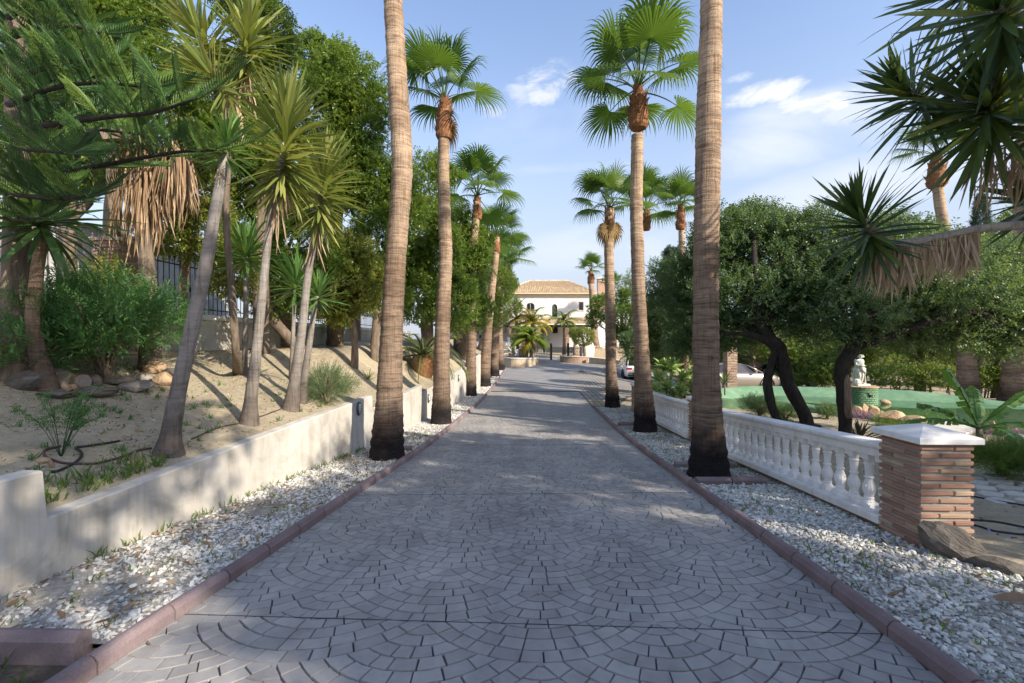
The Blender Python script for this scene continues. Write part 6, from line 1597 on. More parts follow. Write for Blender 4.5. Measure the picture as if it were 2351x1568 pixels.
a, b, c, d = door_hole; b_ = MB(); b_.box(a, b, YF + .12, YF + .18, c, d); dr = vpart(b_, 'front_door', 'wood')
for i in range(2):
    for j in range(3):
        b_ = MB(); w_ = (b - a) / 2; x = a + w_ * i; z = c + (d - c) * j / 3; b_.bbox(x + .08, x + w_ - .08, YF + .085, YF + .119, z + .08, z + (d - c) / 3 - .06, .02); vpart(b_, 'door_panel', 'wood', dr)
b_ = MB(); b_.tube([(a + (b - a) * .54, YF + .06, c + 1.05), (a + (b - a) * .54, YF + .06, c + 1.25)], .015, 6); vpart(b_, 'handle', 'iron', dr)
for s_ in (-1, 1):
    m = (a + b) / 2; w_ = (b - a) / 2; pts = [(m + s_ * w_, d)] + [(m + s_ * w_ * math.cos(math.pi / 2 * i / 8), d - .6 + .6 * math.sin(math.pi / 2 * i / 8)) for i in range(9)]
    if s_ > 0: pts = pts[::-1]
    g = MB(); extrude_poly(g, pts, YF - .002, YF + .10); vpart(g, 'arch_spandrel', 'brick_f')
# barrel tile roofs
def tile_mesh(L=.45, r=.085):
    vs = []; 
    for k, (y, q) in enumerate(((0, 1.0), (L, .84))):
        for i in range(6):
            t = math.pi * i / 5; vs.append((math.cos(t) * r * q, y, math.sin(t) * r * q * .95 + (.03 if k == 0 else .0)))
    for i in range(6): t = math.pi * i / 5; vs.append((math.cos(t) * (r - .016), .0, math.sin(t) * (r - .016) * .95 + .03))
    fs = [(i, i + 1, 7 + i, 6 + i) for i in range(5)] + [(12 + i, 13 + i, i + 1, i) for i in range(5)]
    return mesh('tile', vs, fs, M['tile'], False)
TILE = tile_mesh()
def roof_plane(part, o0, e, s_, W, Ls, clip=None, limit=300, pitch=.215, row=.40, used=[0]):
    """o0 eave corner, e along the eave, s_ up the slope; clip(u, v) keeps a tile"""
    e = Vector(e).normalized(); s_ = Vector(s_).normalized(); nrm = e.cross(s_).normalized()
    if nrm.z < 0: nrm = -nrm
    Rm = Matrix((e, s_, nrm)).transposed().to_4x4(); items = []
    for i in range(int(W / pitch) + 1):
        for j in range(int(Ls / row) + 1):
            u, v = (i + .5) * pitch, j * row
            if clip and not clip(u, v + row * .4): continue
            p = Vector(o0) + e * u + s_ * v + nrm * .012
            items.append((j, Matrix.Translation(p - V0) @ Rm @ Matrix.Rotation(random.uniform(-.03, .03), 4, 'Z') @ Matrix.Rotation(D2R(-2.5), 4, 'X')))
    items.sort(key=lambda q: q[0]); n = 0; vs, fs = [], []
    for j, m in items:
        if part['n'] < limit: obj('tile', TILE, part, mtx=m); part['n'] += 1
        else:
            off = len(vs)
            for v in TILE.vertices: vs.append(m @ v.co)
            for p in TILE.polygons: fs.append([off + q for q in p.vertices])
    if fs: obj('tiles', mesh('tiles', vs, fs, M['tile']), part, kind='stuff')
def base_poly(pts, name='roof', mat='tile'):
    b_ = MB(); n = len(pts); up = [Vector(p) for p in pts]; dn = [p - Vector((0, 0, .10)) for p in up]
    b_.add(up + dn, [tuple(range(n)), tuple(range(2 * n - 1, n - 1, -1))] + [(i, (i + 1) % n, n + (i + 1) % n, n + i) for i in range(n)]); o = vpart(b_, name, mat); o['n'] = 0; return o
ey, ry = 53.45, 58.5; ez, rz = HZ(320, 53.45) + .12, HZ(152, 58.5)
E0, E1 = HX(420, ey), HX(1705, ey); R0, R1 = HX(800, ry), HX(1312, ry)
rf = base_poly([(E0, ey, ez), (E1, ey, ez), (R1, ry, rz), (R0, ry, rz)]); 
SL = math.hypot(ry - ey, rz - ez); sv = Vector((0, ry - ey, rz - ez))
def clipm(u, v): f = v / SL; x = E0 + u; return E0 + (R0 - E0) * f < x < E1 + (R1 - E1) * f and f < .99
roof_plane(rf, (E0, ey, ez), (1, 0, 0), sv, E1 - E0, SL, clipm)
rf2 = base_poly([(E1, ey, ez), (E1, 63.6, ez), (R1, ry + .01, rz), (R1, ry, rz)]); rf3 = base_poly([(E0, ey, ez), (R0, ry, rz), (R0, ry + .01, rz), (E0, 63.6, ez)])
rf4 = base_poly([(E0, 63.6, ez), (R0, ry + .01, rz), (R1, ry + .01, rz), (E1, 63.6, ez)])
for (p, q) in (((E0, ey, ez), (R0, ry, rz)), ((E1, ey, ez), (R1, ry, rz)), ((R0, ry, rz), (R1, ry, rz))):
    p, q = Vector(p), Vector(q); n = int((q - p).length / .38); dd_ = (q - p).normalized()
    for i in range(n): obj('ridge_tile', TILE, rf, mtx=Matrix.Translation(p + dd_ * i * .38 + Vector((0, 0, .05)) - V0) @ frame_from(dd_) @ Matrix.Rotation(D2R(-90), 4, 'Z') @ Matrix.Scale(1.15, 4))
# porch roof
py, pz, tz = 51.2, HZ(722, 51.2), HZ(632, YF)
pr0, pr1 = HX(985, py), HX(1660, py)
rp = base_poly([(pr0, py, pz), (pr1, py, pz), (pr1, YF, tz), (pr0, YF, tz)]); SLp = math.hypot(YF - py, tz - pz)
roof_plane(rp, (pr0, py, pz), (1, 0, 0), (0, YF - py, tz - pz), pr1 - pr0, SLp - .2)
rp2 = base_poly([(-8.4, py, pz), (HX(520, py), py, pz), (HX(520, py), YF, tz), (-8.4, YF, tz)]); roof_plane(rp2, (-8.4, py, pz), (1, 0, 0), (0, YF - py, tz - pz), HX(520, py) + 8.4, SLp - .2)
b_ = MB(); b_.box(pr0, pr1, py - .04, py + .06, pz - .13, pz - .02); vpart(b_, 'gutter', 'white')
b_ = MB(); b_.box(-8.4, pr1 - .1, py + .35, py + .6, pz - .38, pz - .12); vpart(b_, 'beam', 'wood')
# entrance pavilion with pyramid roof
gy = 49.6; g0, g1, gzv = HX(505, gy), HX(1000, gy), HZ(702, gy); ap = HP(770, 562, gy + 2.3)
for (k, pl) in enumerate(([(g0, gy, gzv), (g1, gy, gzv), tuple(ap), tuple(ap + Vector((-.01, 0, 0)))], [(g1, gy, gzv), (g1, gy + 4.4, gzv), tuple(ap)], [(g0, gy + 4.4, gzv), (g0, gy, gzv), tuple(ap)])):
    r_ = base_poly(pl)
    if k == 0:
        sl = math.hypot(ap.y - gy, ap.z - gzv); roof_plane(r_, (g0, gy, gzv), (1, 0, 0), (0, ap.y - gy, ap.z - gzv), g1 - g0, sl, lambda u, v: g0 + (ap.x - g0) * v / sl < g0 + u < g1 + (ap.x - g1) * v / sl)
    if k == 1:
        sl = math.hypot(ap.x - g1, ap.z - gzv); roof_plane(r_, (g1, gy, gzv), (0, 1, 0), (ap.x - g1, 0, ap.z - gzv), 4.4, sl, lambda u, v: gy + (ap.y - gy) * v / sl < gy + u < gy + 4.4 + (ap.y - gy - 4.4) * v / sl)
b_ = MB(); b_.box(g0 + .1, g1 - .15, gy + .15, gy + .45, gzv - .42, gzv - .11); vpart(b_, 'cornice', 'cream')
def bcol(x0, x1, y, z0, z1):
    b_ = MB(); b_.box(x0, x1, y, y + (x1 - x0), z0, z1); c_ = vpart(b_, 'column', 'mortar'); n = int((z1 - z0) / .095)
    if not hasattr(bcol, 'm'): bb = MB(); bb.bbox(-.5, .5, -.5, .5, 0, .07, .01); bcol.m = bb.build('brick', M['brick_f'])
    for i in range(n): obj('brick_course', bcol.m, c_, loc=((x0 + x1) / 2 - V0.x, y + (x1 - x0) / 2 - V0.y, z0 + i * .095 + .01 - V0.z), scale=(x1 - x0 + .03, x1 - x0 + .03, 1))
bcol(HX(527, 50), HX(600, 50), 50, HZ(1030, 50), gzv - .42); bcol(HX(882, 50), HX(948, 50), 50, HZ(1040, 50), gzv - .42)
bcol(HX(1288, 51.5), HX(1332, 51.5), 51.5, HZ(1038, 51.5), pz - .38); bcol(HX(948, 53.3), HX(992, 53.3), 53.3, HZ(1035, 53), tz - .6); bcol(HX(640, 53.2), HX(735, 53.2), 53.2, HZ(1035, 53), tz - .6)
bcol(HX(78, 51.5), HX(106, 51.5), 51.5, HZ(1038, 51.5), pz - .38)
# chimney
cy_ = 58; b_ = MB(); b_.box(HX(1722, cy_), HX(1815, cy_), cy_, cy_ + .9, 5.5, HZ(150, cy_)); ch = vpart(b_, 'chimney', 'brick_f')
for (x0, x1) in ((1722, 1745), (1790, 1815)): b_ = MB(); b_.box(HX(x0, cy_), HX(x1, cy_), cy_, cy_ + .9, HZ(150, cy_), HZ(118, cy_)); vpart(b_, 'chimney_post', 'brick_f', ch)
b_ = MB(); x0, x1 = HX(1706, cy_), HX(1830, cy_); z0 = HZ(116, cy_); b_.add([(x0, cy_ - .15, z0), (x1, cy_ - .15, z0), (x1, cy_ + 1.05, z0), (x0, cy_ + 1.05, z0), ((x0 + x1) / 2, cy_ + .45, HZ(84, cy_))], [(3, 2, 1, 0), (0, 1, 4), (1, 2, 4), (2, 3, 4), (3, 0, 4)]); vpart(b_, 'chimney_roof', 'tile', ch)
# wing seen right of the big palm, behind the trees
b_ = MB(); b_.box(wx1 + .002, wx1 + 7, YF + 3, YF + 9, .3, HZ(560, YF)); vpart(b_, 'side_wing', 'white2')
# low terrace with garage
gx0, gx1, ty = -9.0, HX(512, 45), 45.0
b_ = wall_holes(gx0, gx1, -1.4, HZ(1075, ty), ty, [(HX(395, ty), HX(488, ty), -1.2, HZ(1108, ty))], 1.6); gar = thing('garage', 'garage ramp wall with dark opening and tiled ledge below the villa terrace', 'garage', (-4, ty, -1)); gl = Vector(gar.location)
vpart(b_, 'front_wall', 'render_o', gar, loc0=gl); b_ = MB(); b_.box(HX(395, ty) - .1, HX(488, ty) + .1, ty + 1.6, ty + 1.65, -1.3, 1.2); vpart(b_, 'door_hole', 'black', gar, loc0=gl)  # black sheet behind the opening paints the dark of the garage inside
b_ = MB(); b_.box(gx0, gx1, ty + .3, ty + 4.6, HZ(1085, ty), HZ(1005, ty + .3)); vpart(b_, 'terrace', 'white', gar, loc0=gl)
b_ = MB(); b_.box(gx0, gx1, ty + .25, ty + .5, HZ(1006, ty + .3), HZ(962, ty + .3)); vpart(b_, 'parapet', 'white', gar, loc0=gl)
for i in range(30):
    for j in range(2): obj('tile', TILE, gar, mtx=Matrix.Translation(Vector((gx1 - .12 - i * .23, ty - .25 + j * .3, HZ(1068, ty) + j * .22)) - gl) @ Matrix.Rotation(D2R(36), 4, 'X'))
# ---- planter and curved wall before the gate
def wall_along(name, label, pth, th, zb, mat, cop=None, cat='wall', coph=.06, tiles=False):
    """pth: (x, y, ztop)"""
    pts = smooth_path([Vector(p) for p in pth], 5); t = thing(name, label, cat, (pts[0].x, pts[0].y, pts[0].z - .5)); L = Vector(t.location); b_ = MB(); vs = []
    for i, p in enumerate(pts):
        tn = pts[min(i + 1, len(pts) - 1)] - pts[max(i - 1, 0)]; tn.z = 0; tn.normalize(); r = Vector((tn.y, -tn.x, 0)) * th / 2
        vs += [Vector((p.x, p.y, zb)) - r - L, p - r - L, p + r - L, Vector((p.x, p.y, zb)) + r - L]
    fs = []
    for i in range(len(pts) - 1):
        for k in range(3): fs.append((i * 4 + k, i * 4 + k + 1, i * 4 + 5 + k, i * 4 + 4 + k))
    q = (len(pts) - 1) * 4; fs += [(0, 3, 2, 1), (q, q + 1, q + 2, q + 3)]; b_.add(vs, fs); obj('body', b_.build('body', M[mat]), t)
    if cop: b_ = MB(); w_ = th / 2 + .05; b_.sweep([p - L + Vector((0, 0, .003)) for p in pts], [(-w_, 0), (w_, 0), (w_, coph * .7), (w_ * .6, coph), (-w_ * .6, coph), (-w_, coph * .7)]); obj('coping', b_.build('coping', M[cop]), t)
    if tiles:
        for i in range(len(pts) - 1):
            p, q2 = pts[i], pts[i + 1]; n = max(1, int((q2 - p).length / .2))
            for k in range(n):
                tn = (q2 - p).normalized(); obj('tile', TILE, t, mtx=Matrix.Translation(p.lerp(q2, (k + .5) / n) - L - Vector((tn.y, -tn.x, 0)) * -.2 + Vector((0, 0, .03))) @ frame_from(Vector((-tn.y, tn.x, .35))) @ Matrix.Rotation(D2R(-90), 4, 'Z'))
    return t
wall_along('ramp_wall', 'beige side wall of the garage ramp with a sloping tiled top', [(-.62, 44.8, .86), (-.58, 41, .66), (-.52, 38, .44), (-.48, 35.6, .30)], .3, -1.4, 'render_o', None, tiles=True)
wall_along('curved_planter', 'curved low beige planter wall with white coping left of the gate', [(-.48, 35.5, .30), (.0, 34.75, .29), (.8, 34.9, .27), (1.6, 36.2, .22), (2.12, 38.6, .15)], .3, -.9, 'render_o', 'white', 'planter')
pb = MB(); pb.add([(-.4, 44, .5), (-.4, 35.6, .15), (.7, 35.0, .13), (1.5, 36.2, .12), (2.1, 38.6, .08), (2.1, 44, .3)], [(0, 1, 2, 3, 4, 5)]); obj('planter_soil', pb.build('planter_soil', M['soil']), kind='structure')
wall_along('border_wall', 'low curved beige border wall with white coping right of the gate', [(6.55, 38.0, .24), (7.4, 37.3, .18), (8.3, 36.4, .10), (9.0, 35.6, .04), (10.5, 34.6, .0)], .22, -1.2, 'render_o', 'white')
wall_along('stone_planter', 'round rubble-stone planter base under the clipped ball tree', [(4.35, 39.6, .32), (4.7, 38.8, .31), (5.6, 38.4, .30), (6.5, 38.6, .28)], .3, -.4, 'brick_f', 'white', 'planter', .03)
wall_along('courtyard_wall', 'ochre courtyard wall with a tiled top right of the gate', [(5.9, 43, HZ(1052, 43)), (9.5, 43, HZ(1052, 43)), (13, 43, HZ(1052, 43))], .25, -.3, 'render_o', tiles=True)
for i, (x0, y0, x1, y1, zb_, lb) in enumerate([(-.38, 45.5, .12, 42.2, HZ(1075, 43.8), 'upper white balustrade panel on the ramp wall, left of the capped pier'), (.30, 41.6, .62, 40.0, HZ(1120, 41), 'lower white balustrade panel between the two small piers')]):
    t = thing('ramp_balustrade', lb, 'balustrade', (x0, y0, zb_), 0, 'small balustrade panels over the garage ramp'); L = Vector(t.location); pth = [Vector((x0 + (x1 - x0) * f, y0 + (y1 - y0) * f, zb_ - .3 * f + .12 * (1 - f) ** 2)) - L for f in np.linspace(0, 1, 6)]
    for nm, z0, z1, w_ in (('bottom_rail', 0, .12, .09), ('top_rail', 1.0, 1.14, .12)): b_ = MB(); b_.sweep(pth, [(-w_, z0), (w_, z0), (w_, z1), (-w_, z1)]); obj(nm, b_.build(nm, M['white']), t)
    n = int((Vector((x1, y1, 0)) - Vector((x0, y0, 0))).length / .23)
    for k in range(n): f = (k + .5) / n; q = pth[0].lerp(pth[-1], f); q.z = float(np.interp(f, np.linspace(0, 1, 6), [p.z for p in pth])) + .11; obj('baluster', BAL, t, loc=q, scale=(1.3, 1.3, 1.65))
brick_pillar((HX(620, 41.8), 41.8, HZ(1130, 41.8)), .72, HZ(985, 41.8) - HZ(1130, 41.8), 'small brick pier with white cap between the ramp balustrade panels', pitch=.13, th=.085, brick='brick_f', capw=.9, group='brick piers by the gate')
brick_pillar((HX(714, 39.6), 39.6, HZ(1180, 39.6)), .70, HZ(1026, 39.6) - HZ(1180, 39.6), 'flat-topped brick pier standing left of the two potted palms', pitch=.13, th=.085, brick='brick_f', cap=False, group='brick piers by the gate')
brick_pillar((HX(1528, 40.6), 40.6, HZ(1180, 40.6)), .60, HZ(1030, 40.6) - HZ(1180, 40.6), 'flat-topped brick pier behind the right gate leaf', pitch=.13, th=.085, brick='brick_f', cap=False, group='brick piers by the gate')
# gate leaves
def gate_leaf(x0, x1, y, zb_, zt_, label, post):
    t = thing('iron_gate', label, 'gate', (x0, y, zb_), 0, 'leaves of the black iron gate'); L = Vector(t.location)
    bm = MB(); bm.tube([(0, 0, 0), (0, 0, zt_ - zb_ - .06)], .014, 5); bar = bm.build('bar', M['iron']); n = int((x1 - x0) / .14)
    for i in range(n + 1): obj('bar', bar, t, loc=((x1 - x0) * i / n, 0, .03))
    for z in (.05, (zt_ - zb_) * .32, zt_ - zb_ - .06): b_ = MB(); b_.box(0, x1 - x0, -.015, .015, z, z + .03); obj('rail', b_.build('rail', M['iron']), t)
    b_ = MB(); xp = (x1 - x0 if post else 0); b_.bbox(xp - .09, xp + .09, -.09, .09, -.1, zt_ - zb_ + .45, .01); obj('gate_post', b_.build('gate_post', M['iron']), t)
    for k in range(4):
        b_ = MB(); cx = (x1 - x0) * (.2 + .2 * k); pts = [Vector((cx + .09 * math.cos(a) * (1 - a / 14), 0, (zt_ - zb_) * .6 + .09 * math.sin(a) * (1 - a / 14))) for a in np.linspace(0, 9, 18)]; b_.tube(pts, .008, 4); obj('scroll', b_.build('scroll', M['iron']), t)
gate_leaf(HX(850, 40.5), HX(1090, 40.5), 40.5, HZ(1190, 40.5), HZ(1052, 40.5), 'left leaf of the open black iron gate', True)
gate_leaf(HX(1318, 40.5), HX(1512, 40.5), 40.5, HZ(1185, 40.5), HZ(1050, 40.5), 'right leaf of the open black iron gate', False)
# white rock, pots, lantern
# feather palms
for (bx, by, tx, ty_, y, L_, mats, sd, n, lb, rads) in [
    (758, 1172, 762, 935, 37.8, 1.7, ['grnfrond'], 1, 15, 'short green feather palm left of its twin in the curved planter', [.16, .09, .07]),
    (822, 1172, 818, 935, 37.6, 1.9, ['grnfrond', 'grnfrond', 'yelfrond'], 2, 16, 'short green feather palm right of its twin in the curved planter', [.16, .09, .07]),
    (845, 1095, 838, 715, 44.5, 2.4, ['yelfrond', 'grnfrond', 'yelfrond'], 3, 18, 'yellowing feather palm before the entrance of the house', [.3, .2, .18]),
    (1266, 1122, 1262, 690, 46.5, 1.9, ['grnfrond'], 4, 12, 'feather palm with sparse hanging fronds on a thick trunk in the courtyard', [.22, .16, .13]),
    (632, 1060, 625, 655, 46.0, 2.4, ['back_frond', 'dryfrond'], 5, 14, 'feather palm with dry brownish fronds left of the entrance', [.25, .17, .15])]:
    b0 = HP(bx, by, y)
    feather_palm(b0, HP(tx, ty_, y), rads, lb, L_, mats, sd, n, lw=.09, ll=.6, elevs=(75, 55, 35, 15, -5))
# clipped ball trees
for (cx, cy2, r_, y, lb, bx, by) in [(1518, 895, 150, 38.6, 'clipped ball tree on the round stone planter right of the gate', 1545, 1165), (625, 930, 78, 39.5, 'small clipped yellow-green ball shrub behind the ramp balustrade', 640, 1040), (1420, 845, 85, 42, 'second clipped ball tree half hidden behind the first one', 1400, 1120)]:
    b0 = HP(bx, by, y); rr = r_ * .2977 / 1.7423
    tree('ball_tree', lb, 'clipped tree', b0, [b0.lerp(HP(cx, cy2, y), .5), HP(cx, cy2 + 40, y)], [.14, .12, .1], [(HU(cx), HV(cy2), y, rr, rr * .82)], 'ficus_y', .11, .06, 7, 1.1, 0, 'clipped ball trees by the gate', tl=.12, gap=.9, lump=.06, shell=.3, seed=int(cx))
# ================================================================ ROCKS, STATUE, CARS, SMALL THINGS
def rock_mesh(name, sx, sy, sz, mat, seed, chop=6, sub=2):
    rs = np.random.default_rng(seed); import bmesh
    bm = bmesh.new(); bmesh.ops.create_icosphere(bm, subdivisions=3, radius=1.0)
    v = np.array([q.co[:] for q in bm.verts]); f = [[q.index for q in p.verts] for p in bm.faces]; bm.free()
    v = v * (1 + .16 * wnoise(v[:, 0] * 1.7 + seed, v[:, 1] * 1.7 + v[:, 2] * 1.3, 1.2, seed)[:, None])
    for _ in range(chop):
        n = unit(rs.normal(0, 1, 3)); d = rs.uniform(.42, .78); k = v @ n; ex = np.maximum(k - d, 0); v = v - ex[:, None] * n[None] * .92
    k_ = .05 if chop > 9 else .012; v = v * (1 + .10 * (chop > 9) * wnoise(v[:, 0] * 4, v[:, 2] * 9 + v[:, 1] * 3, 1.0, seed + 4)[:, None]) + rs.normal(0, k_ * .5, v.shape); v = v * np.array([sx, sy, sz]) / 2
    return mesh(name, v, f, M[mat], False)
def rock(label, pos, s, mat, seed, yaw=0.0, tilt=(0, 0), group=None, name='rock', chop=6):
    o = obj(name, rock_mesh(name, *s, mat, seed, chop), loc=pos, rot=(tilt[0], tilt[1], yaw)); tag(o, label, 'rock', group); return o
RG = 'row of rocks edging the left garden'
rk = [(250, 400, 500, 240, 'rock_k', 'big slanted dark slate boulder at the left end of the rock row', 5), (670, 370, 320, 160, 'rock', 'brown angular rock right of the big slate boulder', 6), (995, 415, 165, 125, 'rock', 'smooth round grey stone, left of the two round ones', 0), (1160, 410, 150, 115, 'rock', 'rounded pinkish stone, right of the two round ones', 1),
      (790, 475, 140, 110, 'rock_o', 'small ochre stone below the brown angular rock', 3), (660, 490, 100, 60, 'rock_o', 'flat little reddish stone by the slate boulder', 3), (900, 485, 90, 70, 'rock_o', 'small broken tan stone under the left round one', 4), (1440, 400, 400, 110, 'rock_k', 'long flat grey slab right of the round stones', 8),
      (1740, 350, 270, 80, 'rock', 'flat grey slab lying on top of the pale one', 8), (1900, 245, 250, 140, 'rock_o', 'tan domed boulder at the back right of the rock row', 1), (2070, 310, 280, 100, 'rock_k', 'dark flat slab at the right end of the row', 7), (1980, 385, 260, 145, 'rock_o', 'ochre wedge-shaped rock near the front leaning yucca', 7),
      (2150, 410, 70, 80, 'rock', 'small pale stone touching the front leaning yucca', 2), (1640, 470, 380, 130, 'rock', 'pale lichen-covered rock in the front of the row', 7), (1872, 450, 90, 50, 'rock_o', 'small smooth tan pebble beside the pale rock', 0), (1150, 550, 560, 120, 'rock', 'long tapering flat slab in front of the round stones', 9),
      (560, 575, 600, 90, 'rock_k', 'long thin flat slab at the front left of the row', 9), (1340, 550, 190, 50, 'rock', 'thin flat stone in front of the long slab', 6), (500, 455, 200, 100, 'rock_k', 'dark rounded block in front of the slate boulder', 4),
      (500, 1400, 155, 55, 'rock_o', 'flat oval stone by the hose loop', 0), (632, 1445, 62, 110, 'rock_o', 'small upright orange stone behind the high wall end', 6), (1660, 1350, 80, 95, 'rock', 'pale pointed stone on the brown hose', 6), (1590, 1118, 85, 40, 'rock', 'small pale pebble at the end of the black hose', 0), (1270, 1465, 60, 50, 'rock', 'little pale stone in front of the brown hose', 3)]
for i, (zx, zy, w_, h_, mt, lb, ch) in enumerate(rk):
    u = .3189 * zx / 1.7423; v = (1400 + .3189 * (zy + h_ * .42)) / 1.7423; q = bhit(u, v); s_ = .3189 / 1.7423 * q.y / F
    W_, H_ = w_ * s_ * 1.12, h_ * s_ * 1.4; D_ = min(W_ * .75, .5); 
    rock(lb, q + Vector((0, D_ * .3, H_ * .36)), (W_, D_, max(H_ * 1.1, .05)), mt, i + 11, random.uniform(-.25, .25), (random.uniform(-.1, .1), random.uniform(-.12, .12)), RG, chop=ch + 1)
pk_ = [(610, 765, 140, 105, 'broad ochre rock, leftmost of the pond edge rocks'), (700, 755, 95, 115, 'dark-sided ochre rock second from the left at the pond edge'), (795, 765, 115, 155, 'tall pointed ochre rock at the pond edge'), (870, 800, 60, 60, 'small ochre rock right of the tall pointed one'), (1010, 835, 250, 125, 'large sloping ochre rock at the pond edge'),
       (1300, 880, 360, 90, 'long low ochre rock right of the sloping one'), (1248, 915, 60, 42, 'little round stone in front of the long low rock'), (2070, 945, 130, 115, 'ochre rock behind the banana plant'), (1110, 862, 110, 60, 'small ochre rock between the sloping and the long rock')]
for i, (zx, zy, w_, h_, lb) in enumerate(pk_):
    u = (3200 + .3811 * zx) / 1.7423; v = (1350 + .3811 * (zy + h_ * .45)) / 1.7423; q = hit(u, v, lambda a, b: gz(a, b) - .02); s_ = .3811 / 1.7423 * q.y / F; W_, H_ = w_ * s_, h_ * s_
    rock(lb, q + Vector((0, W_ * .25, H_ * .42)), (W_ * 1.08, W_ * .7, H_ * 1.15), 'rock_o', i + 60, random.uniform(-.2, .2), (0, random.uniform(-.1, .1)), 'ochre rocks on the pond edge', chop=8)
u = (3200 + .3811 * 1640) / 1.7423; q = hit(u, (1350 + .3811 * 970) / 1.7423, gz)
b_ = MB(); b_.bbox(-.55, .55, -.35, .35, 0, .09, .02); tag(obj('stone_slab', b_.build('stone_slab', M['crazy']), loc=q, rot=(.1, -.05, .5)), 'pale flat stone slab lying by the pond left of the banana plant', 'slab')
rock('long dark weathered rock leaning against the foot of the near brick pillar', P(2212, 1258, 3.66) + Vector((0, .05, 0)), (.52, .30, .36), 'rock_k', 91, -.55, (.1, .42), 'dark rocks by the brick pillar', chop=12)
rock('dark jagged rock at the right edge in front of the leaning one', P(2305, 1322, 3.42) + Vector((.02, .05, .0)), (.50, .28, .24), 'rock_k', 92, -.45, (0, .15), 'dark rocks by the brick pillar', chop=12)
rock('low dark stone half sunk in the gravel at the right edge', P(2352, 1362, 3.18), (.32, .2, .12), 'rock_k', 93, -.4, (0, .1), 'dark rocks by the brick pillar')
# limestone at the gate
rock('white upright boulder behind the clipped ball tree', HP(1585, 1090, 40.2), (1.3, .7, 3.0), 'statue', 95, .2, (0, .1), chop=8)
# ---- statue on its round pedestal
px_, py_ = 13.55, 17.55; zb_ = WZ - .2
ped = thing('pedestal', 'round green-painted brick pedestal standing in the pond', 'pedestal', (px_, py_, zb_)); 
b_ = MB(); b_.lathe([(.53, 0), (.53, .82)], 28); obj('core', b_.build('core', M['pond']), ped); b_ = MB(); b_.lathe([(.60, .822), (.61, .84), (.61, .87), (.58, .885)], 28); obj('top_slab', b_.build('top_slab', M['rock_o']), ped)
bb = MB(); bb.bbox(-.065, .065, -.03, .03, 0, .062, .008); br = bb.build('brick', M['pond'])
for i in range(10):
    for k in range(26):
        a = 2 * math.pi * (k + .5 * (i % 2)) / 26
        if 4.45 < a < 4.65 and i in (6, 7): continue
        obj('brick', br, ped, loc=(math.cos(a) * .545, math.sin(a) * .545, .02 + i * .08), rot=(0, 0, a + math.pi / 2 + random.uniform(-.03, .03)))
b_ = MB(); b_.tube([(0, -.50, .55), (0, -.60, .55)], [.05, .05], 10); obj('spout', b_.build('spout', M['black']), ped)
rock('smooth oval stone leaning on the foot of the statue pedestal', Vector((px_ + .72, py_ - .35, WZ + .08)), (.42, .25, .2), 'rock_o', 97, .1, (0, .2), chop=0)
